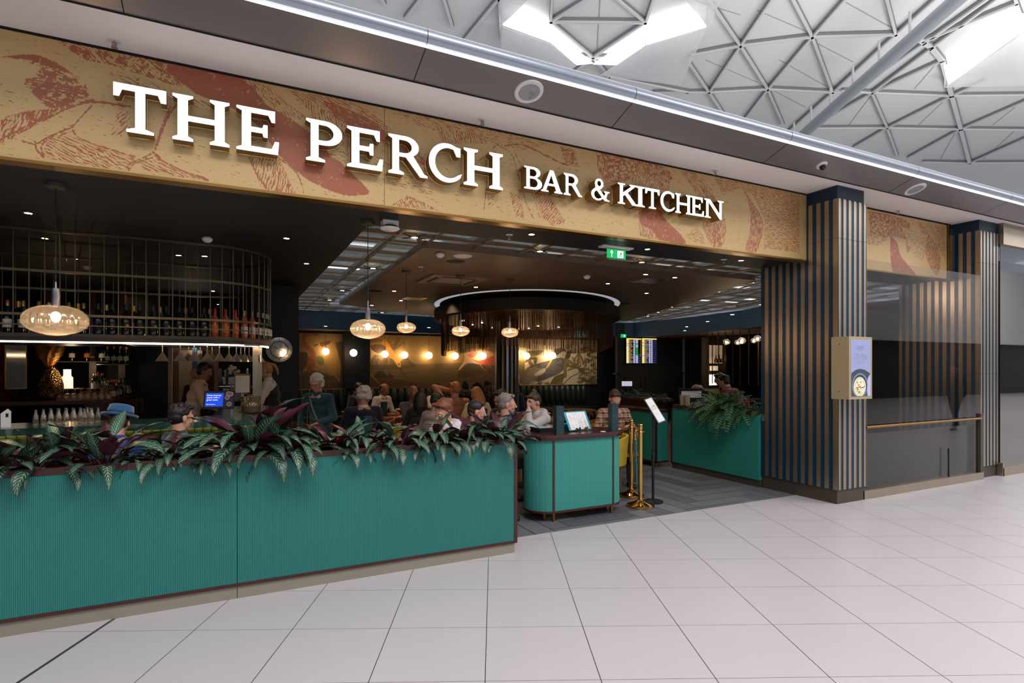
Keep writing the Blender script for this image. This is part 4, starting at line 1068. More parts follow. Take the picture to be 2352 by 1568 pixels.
# ================================================================ STANCHIONS AND ROPE
def stanchion(loc, label):
    t = thing('rope_stanchion', label, 'stanchion', loc, 0, 'brass rope stanchions')
    b = MB(); b.lathe([(0, 0), (.155, 0), (.16, .006), (.16, .022), (.152, .028), (.12, .04), (.07, .058), (.045, .075), (.036, .085), (.036, .092), (.026, .098)], n=48); b.build('base', M['brass'], t, True)
    b = MB(); b.lathe([(.026, .095), (.026, .87)], n=28); b.build('post', M['brass'], t, True)
    b = MB(); b.lathe([(.026, .868), (.052, .87), (.052, .875), (.026, .878), (.022, .89), (.028, .91), (.03, .945), (.028, .955), (.018, .965), (0, .968)], n=28); b.build('finial', M['brass'], t, True)
    return t
s1 = at(1471, 1163, Z=0); s2 = at(1450, 1139, Z=0)
stanchion((s1.x, s1.y, 0), 'nearer polished brass stanchion with wide round base')
stanchion((s2.x, s2.y, 0), 'farther polished brass stanchion beside the podium')
t = thing('rope', 'dark green twisted rope hanging between the two brass stanchions', 'rope', (0, 0, 0))
A_, B_ = Vector((s2.x+.05, s2.y-.03, .80)), Vector((s1.x-.045, s1.y+.04, .80))
path = []
N_ = 90
for i in range(N_+1):
    u = i/N_; sag = (math.cosh((u-.5)*7.2)-math.cosh(3.6))/(math.cosh(3.6)-1)
    p = A_.lerp(B_, .5+(u-.5)*(.55+.9*abs(u-.5))); p.z = .80+.56*sag; path.append(p)
b = MB()
for k in range(3):
    pts = []
    for i in range(N_*2+1):
        u = i/2; i0 = int(min(u, N_-1)); p = path[i0].lerp(path[i0+1], u-i0); a = 2*PI*k/3+i*.35
        d = (path[i0+1]-path[i0]).normalized(); s_ = d.cross(Vector((0, 1, .1))).normalized(); n2 = d.cross(s_)
        pts.append(p+(s_*math.cos(a)+n2*math.sin(a))*.0085)
    b.tube(pts, .0095, 6)
b.build('twisted_cord', mat('dark_green_cord', lin(16, 84, 76), .6, sheen=.5), t, 'all')
for P_, q in ((A_, s2), (B_, s1)):
    b = MB(); b.lathe([(.013, -.03), (.016, -.01), (.016, .02), (.008, .03), (.006, .05)], P_, 14); b.tube([P_+Vector((0, 0, .045)), P_+Vector((0, 0, .07))], .006, 8); b.tube([P_+Vector((0, 0, .065)), Vector((q.x, q.y, P_.z+.07))], .005, 6); b.build('brass_hook', M['brass'], t, True)

# ================================================================ SIGN ON STAND
sb = at(1500, 1153, Z=0)
t = thing('sign_stand', 'black floor stand with a tilted narrow notice, beside the brass stanchions', 'sign stand', (sb.x, sb.y, 0))
b = MB(); b.lathe([(0, 0), (.115, 0), (.12, .005), (.118, .018), (.10, .024), (.03, .03), (.018, .04)], n=40); b.build('base', M['black'], t, True)
b = MB(); b.tube([(0, 0, .03), (0, 0, .56)], .0155, 14); b.tube([(0, 0, .55), (0, 0, 1.16)], .012, 14); b.build('pole', M['black'], t, True)
b = MB(); b.lathe([(.018, .52), (.022, .53), (.022, .575), (.016, .59)], n=16); b.build('collar', M['black'], t, True)
# panel corners measured in the photo: (1487,915) (1506,912) (1524,968) (1505,975)
mx = Matrix.Translation((0, -.03, 1.105)) @ Matrix.Rotation(math.radians(-8), 4, 'Z') @ Matrix.Rotation(math.radians(-30), 4, 'X') @ Matrix.Rotation(math.radians(-17), 4, 'Y')
b = MB(); b.M = mx; b.box(-.062, .062, -.006, .012, -.17, .17); b.build('frame', M['black'], t)
b = MB(); b.M = mx; b.box(-.05, .05, -.008, -.0055, -.156, .158); b.build('notice', M['paper'], t)
tx = text('PLEASE\nWAIT TO BE\nSEATED', .021, mat('pale_gold_print', lin(176, 166, 158), .6), (0, 0, 0), (0, 0, 0), t)
tx.matrix_basis = mx @ Matrix.Translation((0, -.0088, .03)) @ Matrix.Rotation(PI/2, 4, 'X')
tx = text('THANK YOU', .010, mat('pale_gold_print', lin(186, 178, 170), .6), (0, 0, 0), (0, 0, 0), t)
tx.matrix_basis = mx @ Matrix.Translation((0, -.0088, -.05)) @ Matrix.Rotation(PI/2, 4, 'X')

# ================================================================ TEAL COUNTERS ON THE RIGHT
M['teal3'] = mat('teal_panel_paint', lin(42, 128, 114), .4, var=.05, vs_=1)
t = thing('teal_counter', 'teal counter with dark wood top carrying the ferns, beside the striped pillar', 'counter')
XF = 6.345; y0, y1 = 5.275, 6.95
zt_ = at(1742, 955, X=XF).z; zt_ = 1.02
b = MB(); b.box(XF, XF+.5, y0, y1, .1, zt_-.045)
nf = 120
for i in range(nf): 
    yy = y0+(y1-y0)*i/nf; b.box(XF-.002, XF+.001, yy+.003, yy+(y1-y0)/nf-.002, .1, zt_-.045)
b.build('panel', M['teal3'], t)
b = MB(); b.box(XF-.02, XF+.05, y0, y1+.02, zt_-.045, zt_); b.box(XF-.02, XF+.5, y1-.04, y1+.02, zt_-.045, zt_); b.box(XF+.46, XF+.55, y0, y1+.02, zt_-.045, zt_); b.box(XF-.006, XF+.03, y1-.03, y1+.006, .08, zt_-.04); b.build('wood_trim', M['mahog'], t)
b = MB(); b.box(XF+.04, XF+.47, y0, y1-.03, zt_-.12, zt_-.1); b.build('trough', M['matt_black'], t)
b = MB(); b.box(XF+.02, XF+.48, y0, y1, 0, .1); b.build('plinth', M['bronze_dark'], t)
t = thing('waiter_station', 'lower teal station with dark wood edges and brass feet behind the notice stand', 'counter', (0, 0, 0))
fl = at(1459, 1045, Z=.08); nr = at(1509, 1058, Z=.08)
X2, Yn, Yf = 6.12, 7.05, 8.35
b = MB(); b.box(X2, X2+.24, Yn, Yf, .10, .90); b.build('panel', M['teal3'], t)
b = MB(); b.box(X2-.012, X2+.25, Yn-.012, Yf+.01, .885, .93); b.box(X2-.006, X2+.02, Yn-.006, Yn+.02, .08, .9); b.box(X2-.006, X2+.02, Yf-.02, Yf+.006, .08, .9); b.box(X2-.006, X2+.25, Yn-.006, Yf+.006, .08, .105); b.build('wood_trim', M['mahog'], t)
for y in (Yn+.02, Yf-.02):
    b = MB(); b.lathe([(.016, 0), (.014, .01), (.014, .085)], (X2+.02, y, 0), 12); b.build('leg', M['old_brass'], t)
# ferns
M['fern'] = mat('fern_green', lin(58, 98, 66), .55, var=.35, vs_=6); M['fern2'] = mat('fern_light', lin(88, 118, 70), .55, var=.3, vs_=6)
def frond(b, base, az, elev, L, droop, W=.055, n=16):
    p = Vector(base); th = elev; prev = None
    for i in range(n):
        d = Vector((math.cos(az)*math.cos(th), math.sin(az)*math.cos(th), math.sin(th))); sd = Vector((-math.sin(az), math.cos(az), 0)); up = sd.cross(d)*-1
        q = p+d*L/n; w_ = W*(math.sin(PI*(i+1.5)/(n+2))**.7)
        b.add([p-sd*.0015, p+sd*.0015, q+sd*.001, q-sd*.001], [(0, 1, 2, 3)])
        for s_ in (-1, 1):
            o = p+d*L/n*.5; tip = o+sd*s_*w_+d*w_*.3-up*w_*.15; m1 = o+sd*s_*w_*.5+d*(w_*.15+L/n*.42); m2 = o+sd*s_*w_*.5+d*(w_*.15-L/n*.30)
            b.add([o-d*.002, m2, tip, m1], [(0, 1, 2, 3)])
        p = q; th -= droop/n
def fern(loc, n, size, seed, label, group, hang=None, mt='fern'):
    rr = random.Random(seed); t = thing('fern', label, 'fern', loc, 0, group); b = MB()
    for i in range(n):
        az = rr.uniform(0, 2*PI) if hang is None or rr.random() > .45 else hang+rr.uniform(-.8, .8)
        frond(b, (rr.uniform(-.03, .03), rr.uniform(-.03, .03), 0), az, rr.uniform(.3, 1.3), size*rr.uniform(.7, 1.15), rr.uniform(1.1, 2.6), size*.13)
    b.build('fronds', M[mt], t, 'all'); return t
for i, (yy, xo, s_, n, l, mt) in enumerate([(5.40, .12, .26, 16, 'dark fern tight against the striped pillar', 'fern'), (5.62, .10, .30, 20, 'green fern with an upright frond near the pillar', 'fern'), (5.80, .04, .36, 26, 'largest fern hanging far down the teal panel', 'fern'), (6.02, .08, .34, 24, 'fern with a long arching frond in the middle of the counter', 'fern2'), (6.28, .10, .27, 20, 'small pale fern beside the white flowers', 'fern2')]):
    fern((XF+xo+.04, yy, zt_-.06), int(n*1.6), s_*(1.7 if i in (2, 3) else 1.3), 90+i, l, 'ferns on the teal counter', PI if i in (2, 3) else PI*1.0, mt)
t = thing('flowers', 'low plant with tiny cream flowers at the far end of the fern counter', 'flowers', (XF+.06, 6.42, zt_-.03)); b = MB(); rr = random.Random(4); b2 = MB()
for i in range(60):
    p = Vector((rr.gauss(0, .03), rr.gauss(0, .10), rr.uniform(.01, .08))); b.ball(p, .006+.003*rr.random(), 5, 4)
for i in range(40): frond(b2, (rr.gauss(0, .02), rr.gauss(0, .09), 0), rr.uniform(0, 6.28), rr.uniform(.5, 1.4), .08, 1, .012, 6)
b.build('blossoms', mat('cream_petals', lin(226, 214, 178), .6), t); b2.build('stems', M['fern'], t)
for i, (px, py) in enumerate([(1567, 936), (1579, 936)]):
    v = at(px, py, X=XF+.12)
    b = MB(); b.lathe([(0, 0), (.036, 0), (.04, .10), (.041, .155), (.037, .155), (.034, .01), (0, .01)], (XF+.12, v.y, zt_), 20)
    tag(b.build('vase', mat('mottled_ceramic', lin(150, 140, 112), .5, var=.45, vs_=60)), ['mottled beige cylinder vase at the end of the fern counter', 'cloudy glass vase touching the mottled vase'][i], 'vase')

# ================================================================ WALL MOUNTED MENU SCREEN
zb_, zt2_ = 1.085, 1.085
c0 = at(1950, 917.5, Y=4.0); c1 = at(2003, 915, Y=4.0); top = at(1950, 772, Y=4.0)
bx0, bx1, bz0, bz1 = at(1950, 850, Y=3.985).x, at(2003, 850, Y=3.985).x, at(1950, 917.5, Y=3.985).z, at(1950, 772, Y=3.985).z
t = thing('menu_display', 'gold framed lit menu screen mounted on the front of the near striped pillar', 'display screen')
b = MB(); b.box(bx0, bx1, 3.985, 4.195, bz0, bz1); b.build('casing', mat('pale_gold_casing', lin(186, 170, 134), .38, .4), t)
fx0, fx1, fz0, fz1 = bx0+.035, bx1-.035, bz0+.035, bz1-.035
def poster():
    m = NT('backlit_menu_poster'); m.b.inputs['Base Color'].default_value = lin(40, 42, 60); m.b.inputs['Roughness'].default_value = .12
    m.b.inputs['Emission Color'].default_value = lin(176, 178, 226); m.b.inputs['Emission Strength'].default_value = .85
    return m.mat
b = MB(); b.box(fx0, fx1, 3.982, 3.984, fz0, fz1); b.build('screen', poster(), t)
W_, H_ = fx1-fx0, fz1-fz0
def pm(name, c, e): return mat(name, c, .3, emit=c, es=e)
slate = pm('printed_dark_cloth', lin(56, 60, 76), .7); rimm = pm('printed_bowl_rim', lin(130, 140, 156), .7); soup = pm('printed_curry', lin(176, 176, 140), .8)
def pol(pts, mt, name, yy): 
    b = MB(); b.add([(fx0+W_*u, yy, fz0+H_*v) for u, v in pts], [tuple(range(len(pts)))]); return b.build(name, mt, t)
pol([(0, 0), (1, 0), (1, .40), (.86, .43), (.68, .47), (.45, .485), (.25, .47), (.08, .43), (0, .40)], slate, 'printed_cloth', 3.9815)
pol([(1, .40), (1, .0), (.84, .0), (.80, .2), (.86, .32)], pm('printed_pale_cloth', lin(150, 152, 190), .7), 'printed_napkin', 3.9812)
pol([(.45+.40*math.cos(a), .19+.215*math.sin(a)) for a in [i*PI/16 for i in range(32)] if .19+.215*math.sin(a) > 0], rimm, 'printed_bowl_rim', 3.981)
pol([(.45+.37*math.cos(a), .185+.205*math.sin(a)) for a in [i*PI/16 for i in range(32)] if .185+.205*math.sin(a) > 0], slate, 'printed_bowl', 3.9805)
pol([(.43+.32*math.cos(a), .165+.175*math.sin(a)) for a in [i*PI/16 for i in range(32)] if .165+.175*math.sin(a) > 0], soup, 'printed_curry', 3.98)
rr = random.Random(9)
foods = [pm('printed_chicken', lin(224, 214, 208), .8), pm('printed_carrot', lin(206, 92, 50), .8), pm('printed_herb', lin(44, 84, 60), .8)]
for mi_, cnt in ((0, 26), (1, 9), (2, 13)):
    b = MB()
    for i in range(cnt):
        a = rr.uniform(0, 6.28); q = rr.random()**.5*.8; u, v = .43+.30*q*math.cos(a), .165+.165*q*math.sin(a)
        if v < .01: continue
        s1_, s2_ = rr.uniform(.03, .08), rr.uniform(.008, .022); an = rr.uniform(0, 3.1)
        P = [(fx0+W_*(u+s1_*math.cos(an+k*1.57)*(1 if k % 2 else .5)), 3.9795-.0002*mi_, fz0+H_*max(.002, v+s2_*math.sin(an+k*1.57))) for k in range(4)]
        b.add(P, [(0, 1, 2, 3)])
    b.build(['printed_chicken_pieces', 'printed_carrot_slices', 'printed_herbs'][mi_], foods[mi_], t)
ink = pm('dark_blue_print', lin(62, 76, 120), .6); ink2 = pm('grey_print', lin(112, 112, 130), .7)
cxm = (fx0+fx1)/2
def ptxt(s_, sz, v, mt, sx=1): text(s_, sz, mt, (cxm-.01, 3.9805, fz0+H_*v), (PI/2, 0, 0), t, sx=sx)
ptxt('FOOD & DRINK', .024, .885, ink2, 1.15); ptxt('THE PERCH', .020, .862, ink, 1); ptxt('BAR & KITCHEN', .020, .836, ink, 1); ptxt('Stansted', .015, .812, ink, 1)
ptxt('THAI GREEN', .055, .72, ink2, .72); ptxt('CHICKEN CURRY', .055, .665, ink2, .72)
ptxt('Coconut chicken, seasonal', .016, .615, ink2); ptxt('vegetables and coriander', .016, .592, ink2); ptxt('served with rice', .016, .568, ink2)
for z in (bz0+.09, bz1-.09):
    b = MB(); b.lathe([(0, .004), (.006, .003), (.007, 0)], n=12); o = b.build('screw', M['steel'], t); o.location = (bx0, 4.10, z); o.rotation_euler = (0, -PI/2, 0)
# ================================================================ MURALS
def paint_poly(C, P, pts, rgb, k=1.0, sm=0):
    if sm: pts = spline(list(pts)+[pts[0]], 4)
    s_ = in_poly(P, pts); c = np.array(lin(*rgb)[:3]); C[s_] = C[s_]*(1-k)+c*k
def paint_line(C, P, pts, w_, rgb, k=1.0):
    pts = spline(pts, 4); bb = np.array(pts); s_ = np.where((P > bb.min(0)-w_).all(1) & (P < bb.max(0)+w_).all(1))[0]
    if not len(s_): return
    tt = np.argmin([seg_dist(P[s_], pts[i], pts[i+1]) for i in range(len(pts)-1)], 0)
    dd = np.min([seg_dist(P[s_], pts[i], pts[i+1]) for i in range(len(pts)-1)], 0)
    q = s_[dd < w_/2]; C[q] = C[q]*(1-k)+np.array(lin(*rgb)[:3])*k
def q3(pts): return [(980+x/5.113, 640+y/5.113) for x, y in pts]
def q1(pts): return [(680+x/7.128, 740+y/7.128) for x, y in pts]
def mural_a(P, P3):
    C = np.tile(np.array(lin(150, 118, 66)[:3]), (len(P), 1)).astype(np.float32)
    paint_poly(C, P, q1([(40,820),(300,780),(500,850),(760,950),(760,1110),(40,1110)]), (74, 58, 32), .8)
    paint_poly(C, P, q1([(350,330),(560,320),(660,420),(740,700),(750,1000),(560,800),(440,600),(380,440)]), (170, 128, 62), 1, 1)
    paint_poly(C, P, q1([(640,330),(820,300),(850,1100),(700,1100),(740,700)]), (52, 44, 34), .8)  # shade over the right part, painted into the mural colours
    paint_poly(C, P, q1([(340,560),(420,550),(460,620),(440,690),(370,690),(330,620)]), (88, 92, 40), 1, 1)
    paint_poly(C, P, q1([(90,490),(180,500),(200,620),(130,760),(60,800),(60,520)]), (66, 44, 34), 1, 1)
    paint_poly(C, P, q1([(95,150),(150,165),(300,180),(330,205),(250,225),(170,240),(150,300),(200,370),(300,460),(330,560),(310,700),(240,790),(170,740),(190,620),(230,520),(160,440),(100,380)]), (150, 76, 30), 1, 1)
    paint_poly(C, P, q1([(300,185),(385,190),(380,205),(310,215)]), (30, 22, 18)); paint_poly(C, P, q1([(280,370),(360,355),(365,380),(300,385)]), (30, 22, 18))
    paint_poly(C, P, q1([(380,330),(540,300),(560,340),(420,400)]), (84, 58, 34), 1, 1)
    for i in range(40): paint_line(C, P, q1([(60+16*i, 1100), (70+15*i+20*math.sin(i), 940), (60+17*i+60*math.sin(i*1.7), 830+40*math.sin(i*2.3))]), .9, (52, 42, 22), .8)
    for i in range(22): paint_line(C, P, q1([(190+6*i, 560+3*i), (200+5*i, 780)]), .5, (112, 50, 20), .7)
    return C
def mural_b(P, P3):
    C = np.tile(np.array(lin(146, 116, 64)[:3]), (len(P), 1)).astype(np.float32)
    rr = random.Random(2)
    paint_poly(C, P, [(850,838),(1140,832),(1140,890),(850,890)], (92, 74, 44), .8)
    for i in range(70):
        y = rr.uniform(836, 884); x = rr.uniform(850, 1130); paint_line(C, P, [(x, y), (x+rr.uniform(15, 60), y+rr.uniform(-1, 1))], rr.uniform(.6, 2), rr.choice([(66,52,32),(120,96,54),(80,64,40)]), .6)
    paint_poly(C, P, q1([(1225,620),(1300,540),(1500,560),(1700,640),(1800,560),(1880,640),(1960,720),(1600,780),(1225,760)]), (66, 54, 30), .85, 1)
    for i in range(46): a = rr.uniform(.3, 2.8); x = rr.uniform(1500, 1760); paint_line(C, P, q1([(1600, 460), (1600+120*math.cos(a), 460-150*math.sin(a)), (1600+200*math.cos(a)+20, 460-250*math.sin(a))]), .8, (86, 72, 34), .8)
    for i in range(30): x = 1240+rr.uniform(0, 330); paint_line(C, P, q1([(x, 690), (x+rr.uniform(-40, 60), 600), (x+rr.uniform(-60, 140), 560)]), .7, (150, 122, 66), .7)
    paint_poly(C, P, q1([(1225,265),(1330,255),(1430,275),(1480,300),(1540,380),(1600,490),(1680,600),(1715,670),(1705,740),(1650,700),(1590,610),(1500,540),(1430,420),(1400,340),(1225,350)]), (206, 140, 52), 1, 1)
    paint_poly(C, P, q1([(1225,270),(1400,265),(1425,300),(1380,330),(1225,330)]), (110, 84, 46), .8, 1)
    paint_poly(C, P, q1([(1225,380),(1340,360),(1440,380),(1475,420),(1430,480),(1330,505),(1240,450)]), (74, 46, 32), 1, 1)
    paint_poly(C, P, q1([(1225,440),(1330,515),(1280,520),(1225,600)]), (206, 176, 110), 1)
    paint_line(C, P, q1([(1690,740),(1740,830),(1800,920)]), 1.3, (44, 32, 20)); paint_line(C, P, q1([(1700,745),(1800,880),(1900,940)]), 1.1, (44, 32, 20))
    paint_poly(C, P, q1([(1670,670),(1695,670),(1700,700),(1675,700)]), (30, 20, 14))
    paint_poly(C, P, q1([(1280,880),(1330,800),(1420,790),(1470,850),(1500,880),(1520,820),(1590,880),(1580,910),(1300,910)]), (42, 34, 24), 1)
    paint_poly(C, P, q1([(1225,900),(1500,910),(1750,940),(2000,1010),(1980,1040),(1225,1060)]), (78, 56, 32), 1)
    paint_line(C, P, q1([(1225,850),(1350,990)]), 2.4, (170, 130, 62))
    # pink wading bird
    for i in range(8): paint_line(C, P, q3([(290+14*i,940-6*i),(340+10*i,850),(420+10*i,830+6*i),(500,880)]), .8, (84, 70, 40), .7)
    paint_poly(C, P, q3([(380,1060),(520,1000),(640,1000),(700,1060),(690,1120),(380,1160)]), (58, 50, 30), .8, 1)
    for i in range(20): paint_line(C, P, q3([(430+14*i, 1150), (400+17*i, 1060+rr.uniform(0, 30))]), .9, (40, 34, 22), .9)
    paint_poly(C, P, q3([(440,860),(520,825),(640,830),(790,880),(800,1000),(700,1010),(600,1000),(480,990),(400,1060),(370,1070),(440,960)]), (214, 168, 128), 1, 1)
    paint_poly(C, P, q3([(520,940),(640,960),(800,900),(800,1000),(700,1010),(600,990)]), (206, 92, 62), 1, 1)
    paint_poly(C, P, q3([(480,900),(560,850),(600,870),(540,930)]), (206, 92, 60), .9, 1)
    paint_line(C, P, q3([(620,1000),(680,1070),(705,1090),(640,1150),(590,1180)]), 2, (196, 128, 104)); paint_line(C, P, q3([(720,1000),(780,1070),(790,1100),(750,1140)]), 1.8, (196, 128, 104))
    paint_poly(C, P, q3([(380,1180),(600,1110),(800,1050),(800,1240),(380,1240)]), (98, 70, 40), .7, 1)
    return C
def mural_c(P, P3):
    C = np.tile(np.array(lin(196, 184, 156)[:3]), (len(P), 1)).astype(np.float32)
    rr = random.Random(6); G1, G2, G3 = (110, 96, 42), (84, 72, 34), (66, 56, 32)
    L = lambda p, c, k=1: paint_poly(C, P, q3(p), c, k, 1)
    L([(1080,900),(1110,860),(1150,960),(1150,1120),(1110,1180),(1080,1100)], G1); L([(1180,850),(1370,840),(1300,900),(1200,910)], G1)
    L([(1150,990),(1180,930),(1290,920),(1290,990),(1260,1000),(1250,950),(1170,980)], G2); L([(1180,960),(1210,950),(1260,1020),(1220,1030)], G1)
    L([(1100,1130),(1180,1050),(1260,1010),(1400,970),(1600,925),(1610,1050),(1560,1110),(1450,1160),(1330,1205),(1260,1200),(1100,1230)], (66, 66, 70))
    L([(1100,1130),(1180,1060),(1300,1020),(1290,1100),(1240,1180),(1200,1235),(1100,1235)], (120, 108, 86))
    for i in range(60):
        t = i/60; paint_line(C, P, q3([(1250+330*t, 1190-60*t-40*math.sin(t*3)), (1300+290*t, 1100-80*t), (1340+250*t, 1000-50*t)]), .35, (104, 104, 108), .7)
    for i in range(30): x = 1120+5*i; paint_line(C, P, q3([(x, 1235), (x+50, 1130), (x+110, 1050)]), .45, (168, 152, 118), .7)
    L([(1270,1110),(1330,1070),(1390,1050),(1390,1090),(1330,1130),(1270,1140)], (206, 196, 170))
    paint_poly(C, P, q3([(1390,1060),(1420,1050),(1520,880),(1510,870)]), (190, 150, 60))
    L([(1500,830),(1560,810),(1620,815),(1640,860),(1600,850),(1530,900),(1500,890)], G3); L([(1610,930),(1660,930),(1680,990),(1640,1060),(1600,1040),(1620,980)], G1)
    L([(1640,870),(1700,830),(1680,930),(1620,950)], G2); L([(1450,1240),(1500,1150),(1600,1110),(1640,1090),(1600,1200),(1560,1240)], G2)
    paint_line(C, P, q3([(1610,1230),(1700,1150),(1800,1100),(1850,1040),(1880,980)]), 2.2, G2); L([(1600,1050),(1640,1060),(1645,1150),(1620,1160)], G1)
    for i in range(26):
        a = rr.uniform(-.5, 3.6); L0 = rr.uniform(60, 130); paint_line(C, P, q3([(1740, 1050), (1740+L0*.6*math.cos(a), 1050-L0*math.sin(a)*.8), (1740+L0*.8*math.cos(a+.2), 1050-L0*1.2*math.sin(a))]), 2.6, rr.choice([G1, G2]), .85)
    for i in range(10): a = rr.uniform(3.6, 5.8); paint_line(C, P, q3([(1790, 870), (1790+50*math.cos(a), 900-40*math.sin(a)), (1790+80*math.cos(a), 960-60*math.sin(a))]), 3, (120, 92, 50), .85)
    for x0_, y0_ in ((1850, 830), (1900, 890), (1950, 850), (1930, 950), (1870, 960), (1975, 930), (1960, 1010)):
        for k in range(7): x = x0_+rr.uniform(-32, 32); y = y0_+rr.uniform(-24, 24); L([(x-20, y), (x, y-16), (x+20, y), (x, y+12)], rr.choice([G1, G2, (130, 108, 62)]), .9)
        paint_line(C, P, q3([(x0_, y0_), (x0_+6, y0_+120), (x0_, 1200)]), 1.4, G3, .9)
    for i in range(80): x = rr.uniform(1780, 1990); y = rr.uniform(1060, 1235); L([(x-26, y), (x, y-14), (x+26, y+4), (x, y+14)], rr.choice([G1, G2, G3, (140, 122, 82)]), .8)
    for i in range(16): x = rr.uniform(1280, 1600); L([(x, 1240), (x+rr.uniform(-20, 60), rr.uniform(1190, 1225)), (x+40, 1240)], rr.choice([G1, G2]), .9)
    return C
def mural_mat():
    m = NT('printed_mural_wallpaper'); a = m.n('ShaderNodeAttribute', attribute_name='art')
    n = m.noise(m.obj((1, 1, 1)), 5, 6, .65); n2 = m.noise(m.obj((1, 1, .25)), 40, 3)
    c = m.mix(m.math('MULTIPLY', n, .35), a.outputs['Color'], lin(96, 74, 42)); c = m.mix(m.math('MULTIPLY', n2, .16), c, lin(60, 46, 26))
    m.l(c, m.b.inputs['Base Color']); m.b.inputs['Roughness'].default_value = .6
    return m.mat
M['mural'] = mural_mat(); YM = 14.56
for (a, c_, yt, yb_, fn, l) in [(687, 792, 752, 893, mural_a, 'narrow dim mural of herons beside the dark wall'), (850, 1188, 770, 888, mural_b, 'long golden mural of a stooping heron and a pink wading bird'), (1188, 1371, 765, 882, mural_c, 'pale mural of leaves and a slate-winged bird, right of the striped column')]:
    x0_, x1_ = at(a, 800, Y=YM).x, at(c_, 800, Y=YM).x
    t = thing('mural', l, 'mural')
    o = art_panel('printed_panel', x0_, x1_, 1.09, 2.46, YM, .0135 if fn is not mural_a else .014, fn, M['mural'], None, .03); o.parent = t
    b = MB(); b.box(x0_-.02, x1_+.02, YM-.02, YM+.03, 1.06, 1.09); b.build('bottom_ledge', M['old_brass'], t)
b = MB(); b.box(at(790, 800, Y=14.4).x, at(848, 800, Y=14.4).x, 14.3, 14.6, 1.09, 2.52)
tag(b.build('wall_pier', M['navy_dark']), kind='structure')

# banquette under the murals
t = thing('banquette', 'dark green channelled leather banquette running under the murals', 'banquette')
b = MB()
x = 1.5
for i in range(44):
    b.ball((x, 14.42, .78), 1, 10, 6, (.098, .075, .30)); x += .19
b.box(1.4, 9.9, 14.42, 14.55, .3, 1.05); b.build('backrest', M['leather_green'], t, True)
b = MB(); b.box(1.4, 9.9, 13.95, 14.45, .12, .42); b.tube([(1.4, 13.97, .42), (9.9, 13.97, .42)], .045, 8); b.build('seat', M['leather_green'], t)

# ================================================================ STRIPED COLUMN UNDER THE DRUM
cc = at(1164, 900, D=11.9)
t = thing('column', 'dark column with pale metal stripes beneath the beaded drum', 'column', (cc.x, cc.y, 0)); t['kind'] = 'structure'
b = MB(); b.lathe([(.24, 0), (.24, 2.9)], n=8); b.build('core', M['navy_dark'], t)
for i in range(16):
    a = 2*PI*i/16; b = MB(); b.obox((.235*math.cos(a), .235*math.sin(a), 1.45), (.03, .045, 2.9), (0, 0, a)); b.build('metal_strip', M['steel'] if i % 2 else M['bronze'], t)

# ================================================================ BEADED DRUM
dc = at(1209, 712, D=12.1); DCX, DCY = dc.x, dc.y
ca, sa = math.cos(math.atan2(CO, SI)), math.sin(math.atan2(CO, SI))
def oval(ra, rb, n=72):   # long axis along the viewing depth
    out = []
    for i in range(n):
        a = 2*PI*i/n; u, v = rb*math.cos(a), ra*math.sin(a); out.append((DCX+u*ca-v*sa, DCY+u*sa+v*ca))
    return out
t = thing('beaded_drum_light', 'large dark oval drum fringed with hanging bead strands, lit by small lamps', 'chandelier')
b = MB(); b.prism(oval(1.95, 2.75), 2.60, 2.79); b.build('canopy', M['matt_black'], t)
b = MB(); oo, ii = oval(1.95, 2.75), oval(1.84, 2.60); nO = len(oo)
b.add([(x, y, 2.917) for x, y in oo]+[(x, y, 2.917) for x, y in ii], [(i, (i+1) % nO, nO+(i+1) % nO, nO+i) for i in range(nO)])
tag(b.build('window_drum_slot', mat('daylit_slot', (1, 1, 1, 1), .5, emit=(.84, .92, 1, 1), es=.36)), kind='structure')
b = MB(); b.prism(oval(1.84, 2.64), 2.588, 2.60); b.build('rim', M['old_brass'], t)
def beads():
    m = NT('bronze_bead_strands'); z = m.sep(m.obj())[2]
    f = m.math('GREATER_THAN', m.math('FRACT', m.math('MULTIPLY', z, 24.0)), .25)
    m.l(m.mix(f, lin(26, 17, 12), lin(84, 57, 36)), m.b.inputs['Base Color']); m.b.inputs['Metallic'].default_value = .9; m.b.inputs['Roughness'].default_value = .3
    return m.mat
M['beads'] = beads()
b = MB(); rr = random.Random(8)
def strand(x, y, z0, z1, r_=.0048):
    b.add([(x-r_, y, z0), (x, y-r_, z0), (x+r_, y, z0), (x, y+r_, z0), (x-r_, y, z1), (x, y-r_, z1), (x+r_, y, z1), (x, y+r_, z1)], [(0, 1, 5, 4), (1, 2, 6, 5), (2, 3, 7, 6), (3, 0, 4, 7)])
for ring, (ra, rb, n, zz) in enumerate([(1.80, 2.60, 430, 1.95), (1.45, 2.2, 230, 2.02), (1.0, 1.7, 160, 2.12)]):
    for i, (x, y) in enumerate(oval(ra, rb, n)):
        z0 = zz+.09*math.sin(i*.045*(1+ring))+(.10 if (i//24) % 3 == 0 else 0)
        strand(x+rr.uniform(-.008, .008), y+rr.uniform(-.008, .008), z0, 2.6)
o = b.build('bead_strands', M['beads'], t); o['kind'] = 'stuff'
i_ = 0
for a, rad in [(4.0, .8), (4.4, .6), (4.7, .85), (5.0, .5), (5.3, .8), (5.6, .6), (3.7, .5), (4.55, .35), (4.9, .25), (3.4, .8), (5.9, .85), (4.2, .9)]:
    u, v = 2.3*rad*math.cos(a+2.2), 1.6*rad*math.sin(a+2.2)
    b = MB(); b.lathe([(0, 0), (.028, 0), (.028, .01)], (DCX+u*ca-v*sa, DCY+u*sa+v*ca, 2.575), 12); b.build('lamp', M['downlamp'], t)

